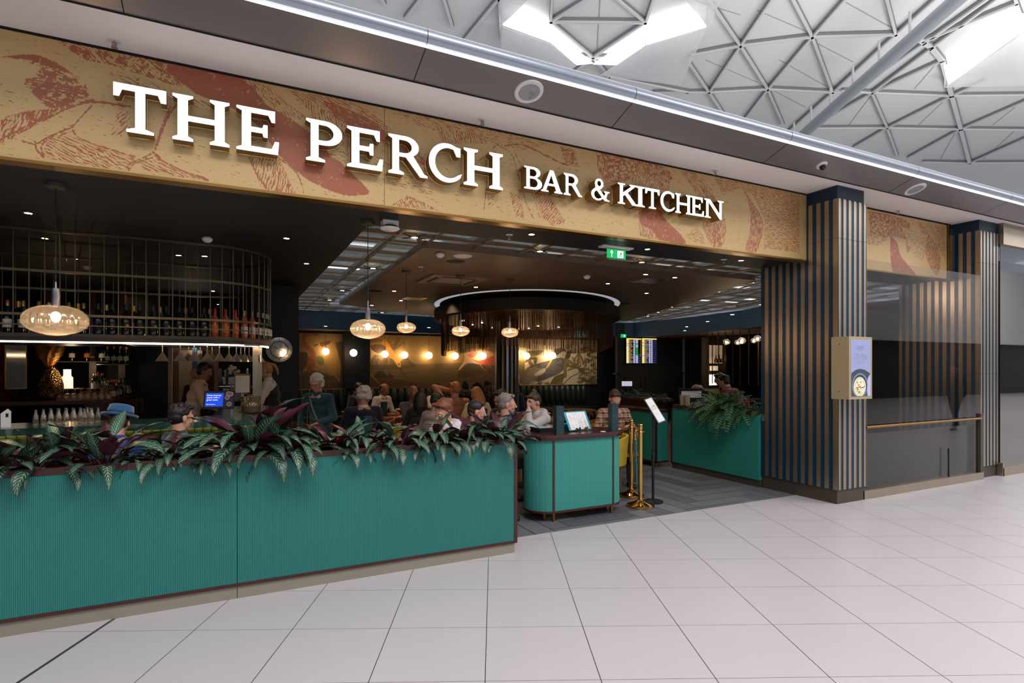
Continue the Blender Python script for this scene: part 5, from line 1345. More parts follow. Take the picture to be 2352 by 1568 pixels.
# ================================================================ PENDANTS
def ribbed_glass():
    m = NT('ribbed_clear_glass'); m.b.inputs['Base Color'].default_value = (1, .97, .92, 1); m.b.inputs['Roughness'].default_value = .03; m.b.inputs['Metallic'].default_value = 0
    tr = m.n('ShaderNodeBsdfTransparent'); tr.inputs[0].default_value = (.86, .84, .80, 1)
    gl = m.n('ShaderNodeBsdfGlossy'); gl.inputs['Roughness'].default_value = .08; gl.inputs[0].default_value = (1, .9, .78, 1)
    lw = m.n('ShaderNodeLayerWeight'); lw.inputs[0].default_value = .36
    mx = m.n('ShaderNodeMixShader'); m.l(m.math('ADD', m.math('MULTIPLY', lw.outputs['Facing'], .75), .06), mx.inputs[0]); m.l(tr.outputs[0], mx.inputs[1]); m.l(gl.outputs[0], mx.inputs[2])
    tl = m.n('ShaderNodeBsdfTranslucent'); tl.inputs[0].default_value = (1, .9, .78, 1)
    m2 = m.n('ShaderNodeMixShader'); m2.inputs[0].default_value = .06; m.l(mx.outputs[0], m2.inputs[1]); m.l(tl.outputs[0], m2.inputs[2])
    m.l(m2.outputs[0], m.out.inputs[0]); return m.mat
M['ribbed'] = ribbed_glass()
M['bulb'] = mat('warm_bulb', (1, 1, 1, 1), .4, emit=(1, .74, .45, 1), es=26)
M['flex'] = mat('dark_flex', lin(24, 32, 40), .5)
def pendant(x, y, zc, dia, ztop, label, pw):
    t = thing('pendant_lamp', label, 'pendant lamp', (x, y, zc), 0, 'ribbed glass pendant lamps'); r = dia/2; h = r*.56
    b = MB(); b.lathe([(.055, ztop-zc-.03), (.06, ztop-zc-.025), (.06, ztop-zc)], n=24); b.build('ceiling_rose', M['bronze_dark'], t, True)
    b = MB(); b.tube([(0, 0, h+.17), (0, 0, ztop-zc-.02)], .0035, 6); b.build('flex', M['flex'], t)
    k = dia/.38*.9+.1
    b = MB(); b.lathe([(.022*k, h-.01), (.026*k, h), (.026*k, h+.12*k), (.008, h+.125*k), (.006, h+.17)], n=20); b.build('lamp_holder', M['steel'], t, True)
    prof = []
    for i in range(25):
        a = -PI/2*.94+PI*.935*i/24; prof.append((max(.02, r*math.cos(a)**.85 if math.cos(a) > 0 else .02), h*math.sin(a)))
    b = MB(); b.lathe([(.0, -h-.004), (r*.28, -h-.004)], n=48); b.lathe(prof, n=144, rib=.022, ribn=24); b.build('glass_shade', M['ribbed'], t, 'all')
    b = MB(); b.ball((0, 0, h*.22), .030*k, 12, 8, (1, 1, 1.25)); b.build('bulb', M['bulb'], t, True)
    point('pendant_bulb_light', (x, y, zc+h*.2-.05), pw, (1, .66, .36), .03)
    return t
for px, py, ptop, dia, Yv, l in [(128, 735, 421, .385, 5.13, 'large ribbed glass pendant lamp over the bar, nearest of the row'), (845, 755, 510, .31, 5.19, 'ribbed glass pendant lamp over the white-haired man'),
      (933, 752, 616, .25, 7.42, 'first of the three small ribbed glass pendants in front of the long mural'), (1058, 760, 628, .25, 7.42, 'middle one of the three small ribbed pendants, before the beaded drum'), (1171, 763, 636, .25, 7.42, 'small ribbed pendant lamp hanging before the striped column')]:
    v = at(px, py, Y=Yv); pendant(v.x, v.y, v.z, dia, 2.95 if Yv < 6 else 2.92, l, 9 if Yv < 6 else 7)

# opal globes along the murals
M['opal'] = mat('lit_opal_glass', (1, 1, 1, 1), .4, emit=(1, .78, .50, 1), es=7)
GLB = [(748, 807), (812, 810), (884, 813), (929, 815), (985, 816), (1045, 817), (1109, 817), (1209, 817), (1269, 816)]
for i, (px, py) in enumerate(GLB):
    v = at(px, py, Y=14.30); r = 8.1/1290*(SI*v.x+CO*v.y)
    if i in (1,): v = at(px, py, Y=13.9)
    t = thing('globe_lamp', f'small opal globe lamp, {ORD[i]} from the bar end of the row before the murals', 'globe lamp', v, 0, 'opal globe lamps before the murals')
    b = MB(); b.ball((0, 0, 0), r, 20, 14); b.build('globe', M['opal'], t, True)
    b = MB(); b.tube([(0, 0, r), (0, 0, 2.52-v.z)], .006, 6); b.tube([(0, -r*.9, r*.5), (.02, -r*.3, r), (0, 0, r+.03)], .008, 6); b.build('rod', M['old_brass'], t)
    point('globe_light', (v.x, v.y+.02, v.z), (3, 2, 5, 5, 5.5, 5.5, 6, 11, 11)[i], (1, .66, .34), .05).location.y += r+.03

# ================================================================ DOWNLIGHTS AND CEILING FITTINGS
def downlight(loc, label, group, r=.035):
    t = thing('downlight', label, 'downlight', loc, 0, group)
    b = MB(); b.lathe([(r*.75, -.003), (r*1.35, -.004), (r*1.5, 0)], n=24, cap=False); b.build('trim_ring', M['downtrim'], t, True)
    b = MB(); b.lathe([(0, -.002), (r*.8, -.002)], n=20); b.build('lens', M['downlamp'], t)
    return t
DL = [(65,489),(103,547),(175,594),(225,627),(294,671),(658,547),(704,605),(672,661),(653,696),(470,588),(410,586),(1221,538),(1487,572),(1702,598),(322,690),(489,668),(502,699)]
for k_, (px, py) in enumerate(sorted(DL)):
    v = at(px, py, Z=2.95); downlight(v, f'small warm recessed downlight, {ORD[k_]} from the left in the dark ceiling', 'downlights in the dark ceiling', .036)
for k_, (px, py) in enumerate(sorted([(905,668),(1093,659),(1483,630),(1550,637),(1396,651),(1485,673),(921,690),(854,701)])):
    v = at(px, py, Z=2.92); downlight(v, f'small warm recessed downlight, {ORD[k_]} from the left in the brown ceiling', 'downlights in the brown ceiling', .04)
for k_, (px, py) in enumerate(sorted([(952,545),(857,616),(786,667),(757,689),(878,718),(986,731),(1474,602),(1240,577),(1571,681),(1575,691),(1542,705),(1512,717),(1488,726),(1475,741),(1413,742)])):
    v = at(px, py, Z=2.925); t = downlight(v, f'small lamp with thin arms, {ORD[k_]} from the left along the rooflight lattice', 'lamps on the rooflight lattice', .04)
    b = MB()
    for a in (.5, 2.1, 3.6, 5.2): b.tube([(0, 0, 0), (.16*math.cos(a), .16*math.sin(a), .012)], .006, 5)
    b.build('arms', M['downtrim'], t)
for k_, (px, py) in enumerate([(1682,722),(1625,738),(1577,750),(1573,759),(985,752),(748,749)]):
    v = at(px, py, Z=2.52); downlight(v, f'small warm downlight, {ORD[k_]} from the striped pillar in the lowered ceiling', 'downlights in the lowered ceiling', .04)
# air conditioning cassette
v = at(1037, 642, Z=2.92)
t = thing('ceiling_cassette', 'square ceiling air conditioning cassette with an open brown flap', 'air conditioner', (v.x, v.y, 2.92), 0)
b = MB(); b.box(-.42, .42, -.42, .42, -.02, 0); b.build('frame', mat('taupe_plastic', lin(120, 106, 94), .5), t)
b = MB()
for s_ in (-1, 1): b.obox((0, s_*.3, -.021), (.5, .03, .006)); b.obox((s_*.3, 0, -.021), (.03, .5, .006))
b.build('slots', M['matt_black'], t)
b = MB(); b.box(-.24, .24, -.24, .24, -.026, -.019); b.build('grille', mat('taupe_grille', lin(134, 122, 112), .6), t)
for px, py, l in [(951, 685, 'lit square access panel in the brown ceiling'), (1490, 644, 'pale square access panel in the brown ceiling')]:
    v = at(px, py, Z=2.92); b = MB(); b.box(v.x-.2, v.x+.2, v.y-.2, v.y+.2, 2.912, 2.92); tag(b.build('ceiling_panel', mat('satin_panel', lin(150, 118, 84), .25, .6)), l, 'ceiling panel')
for px, py in [(1047, 600), (863, 668), (1437, 697)]:
    v = at(px, py, Z=2.92); b = MB(); b.lathe([(0, -.006), (.10, -.006), (.115, 0)], v, 28); tag(b.build('ceiling_grille', M['matt_black']), ['black round ceiling grille near the skylight corner', 'black round ceiling grille beside the hanging flex', 'black round ceiling grille right of the drum'][[1047, 863, 1437].index(px)], 'ceiling speaker')
for px, py, l in [(1011, 587, 'white smoke detector on the brown ceiling beside a white disc'), (1348, 638, 'white smoke detector on the brown ceiling near the exit sign'), (476, 551, 'white smoke detector hanging from the bar ceiling'), (200, 616, 'white smoke detector deep over the bar')]:
    z = 2.92 if px > 900 else 2.95; v = at(px, py-6, Z=z)
    t = thing('smoke_detector', l, 'smoke detector', v); b = MB(); b.lathe([(0, -.055), (.025, -.052), (.045, -.035), (.05, -.02), (.05, -.012), (.035, -.01), (.035, 0)], n=20); b.build('body', M['white'], t, True)
v = at(1063, 588, Z=2.92); b = MB(); b.lathe([(0, -.012), (.09, -.01), (.11, 0)], v, 28); tag(b.build('ceiling_disc', M['white']), 'white round disc on the brown ceiling beside the smoke detector', 'ceiling disc')
for px, py, l in [(1170, 543, 'sprinkler in the dark ceiling before the skylight middle'), (1662, 600, 'sprinkler in the dark ceiling near the striped pillar'), (967, 617, 'sprinkler in the brown ceiling by the cassette')]:
    v = at(px, py-4, Z=2.95 if px != 967 else 2.92); sprinkler(v, l, 'interior sprinklers', .9)
v = at(895, 508, Z=2.95)
t = thing('wireless_beacon', 'white round box with a square mount under the dark ceiling edge', 'ceiling device', (v.x, v.y, 2.95))
b = MB(); b.box(-.07, .07, -.05, .05, -.05, 0); b.build('mount', M['white'], t); b = MB(); b.lathe([(0, -.085), (.07, -.082), (.088, -.07), (.09, -.062), (.07, -.055)], n=32); b.build('disc', M['white_gloss'], t, True)
b = MB(); b.lathe([(.072, -.058), (.074, -.045)], n=32); b.build('dark_gap', M['matt_black'], t)
# exit sign
v = at(1415, 563, Y=5.05); 
t = thing('exit_sign', 'hanging green emergency exit sign with white arrow and running figure', 'exit sign', (v.x, 5.05, 0), 0)
zt3 = 2.95; e0, e1 = at(1391, 578, Y=5.05), at(1439, 578, Y=5.05); hw = (e1.x-e0.x)/2; ez0, ez1 = at(1415, 597, Y=5.05).z, at(1415, 559, Y=5.05).z
ez1 = min(ez1, 2.925); b = MB(); b.box(-hw*1.45, hw*1.45, -.05, .05, 2.935, 2.95); b.build('ceiling_plate', M['white_gloss'], t)
b = MB(); b.box(-hw, hw, -.004, .004, ez0, 2.937); b.build('clear_panel', M['clear'], t)
M['exitgreen'] = mat('lit_green', lin(20, 150, 80), .4, emit=lin(30, 170, 92), es=1.1); M['exitwhite'] = mat('lit_white', (1, 1, 1, 1), .4, emit=(1, 1, 1, 1), es=1.6)
gx, gz0, gz1 = hw*.9, ez0+.015, ez1-.004; gh = gz1-gz0
b = MB(); b.box(-gx, gx, -.006, -.0045, gz0, gz1); b.build('green_face', M['exitgreen'], t)
def flat(pts, yy, mt, name, par, ox=0, oz=0, s1_=1, s2_=1):
    b = MB(); b.add([(ox+u*s1_, yy, oz+w_*s2_) for u, w_ in pts], [tuple(range(len(pts)))]); return b.build(name, mt, par)
ah = gh; flat([(-.045, 0), (.045, 0), (.045, .5), (.13, .42), (.21, .5), (0, .76), (-.21, .5), (-.13, .42), (-.045, .5)], -.0066, M['exitwhite'], 'arrow', t, -gx*.5, gz0+gh*.14, gh*.95, gh)
flat([(0, 0), (1, 0), (1, 1), (0, 1)], -.0066, M['exitwhite'], 'doorway', t, gx*.12, gz0+gh*.12, gx*.62, gh*.76)
for pts in ([(.50, .84), (.62, .84), (.64, .95), (.52, .96)], [(.36, .74), (.60, .80), (.72, .55), (.50, .42), (.42, .62)], [(.50, .44), (.70, .56), (.92, .36), (.90, .28), (.72, .40)], [(.42, .46), (.58, .42), (.44, .16), (.10, .10), (.08, .18), (.34, .24)], [(.36, .74), (.22, .60), (.10, .66), (.14, .72), (.24, .70), (.40, .80)], [(.58, .78), (.78, .72), (.86, .80), (.90, .74), (.78, .64), (.62, .68)]):
    flat(pts, -.0071, M['exitgreen'], 'running_figure', t, gx*.12, gz0+gh*.12, gx*.62, gh*.76)
v = at(1434, 771, Y=13.2); b = MB(); b.box(v.x-.07, v.x+.07, 13.2, 13.28, v.z-.05, v.z+.05); t = thing('exit_sign', 'tiny green exit sign on the far dark wall by the departure screens', 'exit sign'); b.build('green_face', M['exitgreen'], t)
flat([(-.01, -.03), (.01, -.03), (.01, .0), (.03, .0), (0, .035), (-.03, 0), (-.01, 0)], 13.198, M['exitwhite'], 'arrow', t, v.x, v.z)

# ================================================================ DEPARTURE SCREENS
SC_Y = 13.24
scol = {k: mat('screen_'+k, (0, 0, 0, 1), .3, emit=lin(*c), es=e) for k, c, e in [('yellow', (240, 206, 110), 1.3), ('blue', (64, 70, 120), .9), ('white', (200, 205, 240), 1.3), ('green', (40, 190, 90), 1.1), ('gold', (190, 150, 60), .9), ('pink', (230, 120, 130), 1.2), ('sky', (110, 170, 240), 1.2)]}
for k, (a, c_) in enumerate(((1438.5, 1473.5), (1474.5, 1508.5))):
    p0, p1 = at(a, 838, Y=SC_Y), at(c_, 776.5, Y=SC_Y); t = thing('departure_screen', ['left departures screen with green status words', 'right departures screen with blue empty rows'][k], 'screen', (p0.x, SC_Y, p0.z), 0, 'departure screens'); W2, H2 = p1.x-p0.x, p1.z-p0.z
    b = MB(); b.box(0, W2, 0, .04, 0, H2); b.build('bezel', M['matt_black'], t)
    def rr_(x0_, x1_, y0_, y1_, kk, par=t, lay=1): bb = PB[kk]; bb.add([(x0_*W2, -.0006*lay, y0_*H2), (x1_*W2, -.0006*lay, y0_*H2), (x1_*W2, -.0006*lay, y1_*H2), (x0_*W2, -.0006*lay, y1_*H2)], [(0, 1, 2, 3)])
    PB = {q: MB() for q in scol}; rr = random.Random(k+1)
    rr_(.01, .99, .945, .985, 'yellow')
    for i in range(24):
        y = .915-.0365*i; h = .022
        if i % 2 and (k == 1 or i > 14): rr_(.16 if k == 0 else .2, .99, y-.004, y+.026, 'blue')
        rr_(.01, .15, y-.006, y+.03, 'pink' if i == 4-k*1 else ('sky' if i in (6, 15+k) and not (k == 0 and i == 15) else 'yellow'))
        rr_(.17, .21, y, y+h*.8, 'white', lay=2); rr_(.23, .23+rr.uniform(.08, .22), y, y+h*.8, 'gold', lay=2); rr_(.46, .57, y, y+h*.85, 'white', lay=2)
        rr_(.61, .61+(.16 if k == 0 else .10), y, y+h*.85, 'green' if k == 0 and (i == 4 or 8 <= i <= 15) else 'white', lay=2)
        if k == 0 and i < 17: rr_(.93, .97, y, y+h*.8, 'gold', lay=2)
    for q, bb in PB.items():
        if bb.v: bb.build({'yellow': 'airline_column', 'blue': 'row_bands', 'white': 'white_entries', 'green': 'green_status', 'gold': 'gold_entries', 'pink': 'pink_logo', 'sky': 'blue_logo'}[q], scol[q], t)

# ================================================================ KITCHEN PASS AND FAR RIGHT
b = MB(); b.box(12.9, 13.45, 6, 13, 0, 2.5); tag(b.build('wall_kitchen', M['matt_black']), kind='structure')
kp = lambda px, py, Yv: at(px, py, Y=Yv)
YK = 11.5; a, c_ = at(1627, 860, Y=YK), at(1668, 860, Y=YK)
t = thing('servery_unit', 'lit servery hatch with glowing glass heater and green panel below', 'servery')
M['glow'] = mat('lit_white_heater', (1, 1, 1, 1), .5, emit=(1, .80, .52, 1), es=2.2)
zz = lambda py: at(1645, py, Y=YK).z
b = MB(); b.box(a.x, c_.x, YK, YK+.1, zz(884), zz(860)); b.build('glowing_hatch', M['glow'], t)
b = MB(); b.box(a.x-.03, c_.x+.03, YK-.08, YK+.2, zz(888), zz(884)); b.box(a.x-.03, c_.x+.03, YK-.05, YK+.2, zz(859), zz(852)); b.box(a.x-.05, a.x-.02, YK-.05, YK+.2, 0, zz(775)); b.box(c_.x, c_.x+.03, YK-.05, YK+.2, 0, zz(790)); b.build('dark_frame', M['black'], t)
b = MB()
for i in range(18): b.box(a.x+(c_.x-a.x)*i/18, a.x+(c_.x-a.x)*(i+.7)/18, YK-.03, YK, .1, zz(888))
b.build('reeded_green_panel', mat('yellow_green_reeding', lin(120, 122, 62), .5), t)  # one even yellow-green colour
b = MB(); b.box(a.x, c_.x, YK+.14, YK+.16, zz(834), zz(792)); b.build('back_wall_panel', mat('cream_tile_added_glow', lin(206, 186, 158), .5, emit=lin(206, 176, 140), es=.35), t)  # tile panel given its own glow to look lit
b = MB(); b.box(a.x+.03, (a.x+c_.x)/2, YK-.02, YK, zz(851), zz(840)); b.build('ticket_holder', M['paper'], t)
for i in range(4):
    v = at(1638+7.6*i, 828, Y=YK); t = thing('heat_lamp', f'brass cone heat lamp, {ORD[i]} from the wall in the servery row', 'heat lamp', (v.x, YK-.1, v.z), 0, 'brass heat lamps')
    b = MB(); b.lathe([(.055, -.06), (.05, .04), (.02, .07), (.018, .13), (.008, .16)], n=14); b.build('shade', M['brass'], t, True); b = MB(); b.tube([(0, 0, .15), (0, 0, 2.52-v.z)], .006, 5); b.build('rod', M['old_brass'], t)
# gold framed mirrored wall
b = MB()
for i, px in enumerate([1624, 1636, 1650, 1666, 1683, 1700, 1720, 1742]):
    v = at(px, 850, Y=10.8-i*.28); b.tube([(v.x, v.y, 1.2), (v.x, v.y, 2.5)], .012, 5)
tag(b.build('trim_gold_mullions', M['old_brass']), kind='structure')
b = MB(); p, q = at(1668, 800, Y=10.0), at(1750, 800, Y=8.4); b.prism([(p.x, p.y), (q.x+1, q.y), (q.x+1, q.y+.05), (p.x, p.y+.05)], .9, 2.4)
tag(b.build('wall_mirrored', mat('dark_mirror', lin(34, 34, 36), .1, .8)), kind='structure')
for i, (px, py, r, Yv) in enumerate([(1669, 785, 8, 8.6), (1694, 786, 7, 8.9), (1704, 782, 9, 8.3), (1731, 782, 7, 8.5), (1740, 777, 9, 8.0)]):
    v = at(px, py, Y=Yv); d = SI*v.x+CO*v.y; rr0 = r/1290*d
    t = thing('wall_globe_lamp', f'clear glass globe lamp on a brass arm, {ORD[i]} toward the striped pillar', 'globe lamp', v, 0, 'clear globe lamps on brass arms')
    b = MB(); b.ball((0, 0, 0), rr0, 16, 12, (1, 1, .85)); b.build('glass_globe', M['ribbed'], t, True); b = MB(); b.ball((0, 0, -.01), rr0*.35, 8, 6); b.build('bulb', M['bulb'], t)
    b = MB(); b.tube([(0, 0, rr0*.6), (.10, .05, rr0*.6), (.14, .08, .04)], .010, 6); b.build('brass_arm', M['brass'], t)
point('wall_lamps_light', tuple(at(1700, 800, Y=8.3)), 10, (1, .66, .36), .1)
point('servery_light', (a.x, YK-.5, 1.5), 10, (1, .74, .45), .15)
# dim brown ceiling reflectors: warm spots over the dining room
for (x, y) in [(3.4, 9.6), (4.6, 12.2), (6.6, 12.2), (2.2, 11.6), (8.6, 8.8)]:
    spot('ceiling_spot', (x, y, 2.88), 60, (1, .62, .34), 1.9, .7)
spot('ceiling_spot', (3.2, 6.6, 2.88), 34, (1, .66, .4), 1.9, .7)
spot('ceiling_spot', (5.4, 7.2, 2.88), 34, (1, .66, .4), 1.9, .7)
spot('mural_spot', (8.9, 12.9, 2.48), 75, (1, .84, .64), 1.5, .8, (9.3, 14.55, 1.65))
spot('window_ceiling_spot', (7.8, 5.6, 2.9), 16, (1, .7, .45), 2.2, .7, (9.6, 4.9, 1.2))
# ================================================================ BOTTLE CAGE OVER THE BAR
def rrect(x0, x1, y0, y1, r, n=10):
    out = []
    for cx_, cy_, a0 in ((x1-r, y0+r, -90), (x1-r, y1-r, 0), (x0+r, y1-r, 90), (x0+r, y0+r, 180)):
        out += [(cx_+r*math.cos(math.radians(a0+90*i/n)), cy_+r*math.sin(math.radians(a0+90*i/n))) for i in range(n+1)]
    return out
CG = (-4.6, .44, 6.88, 8.45); CR = .76
t = thing('bottle_cage', 'curved brass-barred cage shelf full of bottles above the bar', 'overhead bottle rack')
path = rrect(*CG, CR, 14)
def along(path, step):
    out = []; acc = 0; n = len(path)
    for i in range(n):
        a = Vector((*path[i], 0)); c = Vector((*path[(i+1) % n], 0)); L = (c-a).length
        if L < 1e-6: continue
        while acc < L: out.append(a.lerp(c, acc/L)); acc += step
        acc -= L
    return out
M['cage'] = mat('aged_brass_bar', lin(112, 98, 76), .35, .8)
def ring(b, path, z, hw=.008, hh=.008):
    n = len(path)
    for i in range(n):
        a = Vector((*path[i], z)); c = Vector((*path[(i+1) % n], z)); d = c-a
        if d.length < 1e-5: continue
        m_ = (a+c)/2; b.obox(m_, (d.length+.004, hw*2, hh*2), (0, 0, math.atan2(d.y, d.x)))
b = MB()
for z, hw, hh in ((2.94, .012, .010), (2.55, .012, .012), (2.13, .012, .012), (2.03, .006, .005), (2.385, .0, .0)):
    if hw: ring(b, path, z, hw, hh)
b.build('rails', M['cage'], t)
b = MB(); n_b = 0
for p in along(path, .118):
    if p.x < -3.2: continue
    if p.y > 8.2 and n_b % 2: pass
    b.tube([(p.x, p.y, 1.95), (p.x, p.y, 2.945)], .0062, 5); n_b += 1
b.build('vertical_bars', M['cage'], t)
inner = rrect(CG[0]+.02, CG[1]-.02, CG[2]+.02, CG[3]-.02, CR-.02, 12)
b = MB(); b.prism(rrect(*CG, CR, 14), 1.915, 1.95); b.prism(rrect(CG[0]-.012, CG[1]+.012, CG[2]-.012, CG[3]+.012, CR, 14), 1.925, 1.945); b.build('shelf', M['bronze_dark'], t)
b = MB(); b.prism(rrect(CG[0]+.02, CG[1]-.02, CG[2]+.02, CG[3]-.02, CR, 14), 1.875, 1.915); b.build('shelf_underside', mat('dark_brown_shelf', lin(54, 36, 28), .4), t)
b = MB(); led = rrect(CG[0]+.03, CG[1]-.03, CG[2]+.03, CG[3]-.03, CR-.02, 14)
for i in range(len(led)):
    a_, c_ = Vector((*led[i], 1.866)), Vector((*led[(i+1) % len(led)], 1.866)); d = c_-a_
    if d.length < 1e-4 or max(a_.y, c_.y) > 7.72: continue
    b.obox((a_+c_)/2, (d.length+.004, .018, .015), (0, 0, math.atan2(d.y, d.x)))
b.build('warm_light_line', mat('warm_led_line', (1, 1, 1, 1), .4, emit=(1, .72, .46, 1), es=14), t)
b = MB()
for x, y in ((.26, 7.42), (.31, 7.62)): b.box(x-.03, x+.03, y-.03, y+.03, 1.10, 1.9)
b.build('support_posts', M['bronze'], t)
# ---------------------------------------------------------------- bottles
M['gl_dark'] = mat('near_black_bottle_glass', lin(10, 16, 14), .06, spec=.8); M['gl_green'] = mat('dark_green_bottle_glass', lin(20, 44, 28), .06, spec=.8)
M['gl_rose'] = mat('rose_wine_bottle', lin(214, 96, 60), .08, trans=.35); M['gl_clear'] = mat('clear_spirit_bottle', lin(206, 206, 200), .04, trans=.8); M['gl_amber'] = mat('amber_spirit', lin(150, 74, 24), .06, trans=.4)
M['lab_white'] = mat('white_label', lin(222, 212, 198), .6); M['lab_black'] = mat('black_label', lin(22, 20, 18), .5); M['lab_gold'] = mat('gold_label', lin(206, 158, 60), .4); M['lab_orange'] = mat('orange_label', lin(214, 120, 44), .6)
M['foil_gold'] = mat('gold_foil', lin(190, 150, 80), .3, .8); M['foil_white'] = mat('cream_capsule', lin(214, 200, 170), .4); M['foil_black'] = mat('black_cap', lin(20, 18, 18), .4); M['foil_red'] = mat('red_cap', lin(170, 30, 24), .4)
BP = {'wine': ([(0, 0), (.037, 0), (.038, .01), (.038, .19), (.030, .215), (.0145, .24), (.0145, .30)], (.0150, .255, .312), (.0384, .05, .13)),
      'fizz': ([(0, 0), (.040, 0), (.043, .012), (.043, .15), (.036, .20), (.019, .25), (.015, .29)], (.0185, .235, .315), (.0434, .06, .13)),
      'spirit': ([(0, 0), (.036, 0), (.038, .008), (.038, .17), (.032, .195), (.013, .215), (.013, .25)], (.0155, .245, .278), (.0384, .04, .13)),
      'square': ([(0, 0), (.04, 0), (.042, .006), (.042, .14), (.036, .16), (.014, .175), (.014, .21)], (.017, .205, .235), (.0424, .03, .11))}
protos = {}
def bottle(kind, glass, cap, lab, loc, label, group, cat='bottle', nm=None):
    key = (kind, glass, cap, lab)
    if key not in protos:
        t = thing(nm or {'wine': 'wine_bottle', 'fizz': 'sparkling_wine_bottle', 'spirit': 'spirit_bottle', 'square': 'spirit_bottle'}[kind], label, cat, loc, 0, group)
        pr, (cr, c0_, c1_), (lr, l0, l1) = BP[kind]
        b = MB(); b.lathe(pr+[(0, pr[-1][1])], n=14); b.build('glass_body', M[glass], t, True)
        b = MB(); b.lathe([(cr, c0_), (cr, c1_-.004), (cr*.8, c1_), (0, c1_)], n=12); b.build('cap', M[cap], t, True)
        if lab:
            b = MB(); n = 8; vs_ = []
            for i in range(n+1):
                a = -PI/2-1.2+2.4*i/n; vs_ += [(lr*math.cos(a), lr*math.sin(a), l0), (lr*math.cos(a), lr*math.sin(a), l1)]
            b.add(vs_, [(2*i, 2*i+2, 2*i+3, 2*i+1) for i in range(n)]); b.build('label', M[lab], t, True)
            if lab == 'lab_black':
                b = MB(); b.lathe([(0, 0), (.014, 0)], n=14); o = b.build('gold_emblem', M['lab_gold'], t); o.location = (.013, -lr-.0005, (l0+l1)/2); o.rotation_euler = (PI/2, 0, .3)
        protos[key] = t; return t
    return dup(protos[key], loc, R.uniform(-.2, .4), label, group)
gg = 'bottles standing in the overhead cage'
order = along(path, .118)
row = []
for p in order:
    if p.y < 8.1 and p.x > -3.0: row.append(p)
row = [p for p in row if p.y < 7.9]
front = sorted([p for p in row], key=lambda p: CX+F_PX*(CO*p.x-SI*p.y)/(SI*p.x+CO*p.y))
cxm_, cym_ = -1.6, 7.7
N_ = 0
for i, p in enumerate(front):
    px = CX+F_PX*(CO*p.x-SI*p.y)/(SI*p.x+CO*p.y)
    if px < -15: continue
    q = Vector((min(p.x, CG[1]-CR), max(p.y, CG[2]+CR), 0)); d = (q-p); d = d.normalized()*.075 if d.length > 1e-3 else Vector((0, .075, 0))
    if p.x < CG[1]-CR: d = Vector((0, .075, 0))
    loc = (p.x+d.x+.055, p.y+d.y, 1.951)
    if px < 80: a_ = ('wine', 'gl_dark', 'foil_gold', 'lab_white'); wd = 'dark wine bottle with a big white label'
    elif px < 175: a_ = ('wine', 'gl_dark', 'foil_gold', 'lab_white'); wd = 'dark wine bottle with a white label'
    elif px < 480: a_ = ('fizz', 'gl_dark', 'foil_black', 'lab_black'); wd = 'black bottle with a gold emblem'
    elif px < 545: a_ = ('wine', 'gl_rose', 'foil_red', 'lab_orange'); wd = 'glowing orange rose bottle'
    elif px < 580: a_ = ('wine', 'gl_rose', 'foil_gold', 'lab_white'); wd = 'rose bottle with a white label'
    else: a_ = ('wine', 'gl_green', 'foil_white', 'lab_white'); wd = 'green wine bottle with a cream capsule'
    bottle(*a_, loc, f'{wd}, {ORD[N_] if N_ < 30 else "last"} along the overhead cage', gg); N_ += 1
    if px < 470 and i % 2 == 0: bottle('fizz', 'gl_green', 'foil_gold', None, (loc[0]+.05, loc[1]+.12, 1.951), f'dark bottle in the second row behind the {ORD[min(N_-1, 29)]} cage bottle', 'second row of bottles in the cage')

# ---------------------------------------------------------------- hanging martini glasses
def glass_mat(k=.32):
    m = NT('lit_clear_glassware'); tr = m.n('ShaderNodeBsdfTransparent'); tr.inputs[0].default_value = (.93, .90, .86, 1)
    gl = m.n('ShaderNodeBsdfGlossy'); gl.inputs['Roughness'].default_value = .1; gl.inputs[0].default_value = (1, .93, .84, 1); lw = m.n('ShaderNodeLayerWeight'); lw.inputs[0].default_value = .4
    mx = m.n('ShaderNodeMixShader'); m.l(m.math('ADD', m.math('MULTIPLY', lw.outputs['Facing'], .7), .12), mx.inputs[0]); m.l(tr.outputs[0], mx.inputs[1]); m.l(gl.outputs[0], mx.inputs[2])
    tl = m.n('ShaderNodeBsdfTranslucent'); tl.inputs[0].default_value = (1, .95, .9, 1); m2 = m.n('ShaderNodeMixShader'); m2.inputs[0].default_value = k; m.l(mx.outputs[0], m2.inputs[1]); m.l(tl.outputs[0], m2.inputs[2]); m.l(m2.outputs[0], m.out.inputs[0]); return m.mat
M['glass'] = glass_mat(.06); M['glass_lit'] = glass_mat(.34)
def martini(loc, label):
    b = MB(); b.lathe([(.036, 0), (.035, -.004), (.006, -.01), (.006, -.085), (.014, -.095), (.066, -.18), (.064, -.18), (.012, -.1)], n=22)
    o = b.build('martini_glass', M['glass_lit'], None, True); o.location = loc; return tag(o, label, 'glass', 'upside-down cocktail glasses under the cage')
mp = None; k = 0
for px, Yv in [(373, 7.1), (414, 7.1), (433, 7.4), (446, 7.1), (460, 7.4), (476, 7.12), (487, 7.4), (504, 7.15), (526, 7.2), (543, 7.3), (553, 7.6), (562, 7.4), (572, 7.6), (584, 7.5), (596, 7.6)]:
    v = at(px, 790, Y=Yv); lb = f'upside-down cocktail glass, {ORD[k]} from the vase end of the hanging row'
    if mp is None: mp = martini((v.x, v.y, 1.865), lb)
    else: c = mp.copy(); sc.collection.objects.link(c); c.location = (v.x, v.y, 1.865); c['label'] = lb
    k += 1
t = thing('glass_hanger', 'thin metal runners holding the upside-down cocktail glasses', 'glass rack')
b = MB()
for yy in (7.06, 7.2, 7.36, 7.5, 7.66): b.box(-1.0, .3, yy-.002, yy+.002, 1.86, 1.874); 
b.build('runners', M['steel'], t)

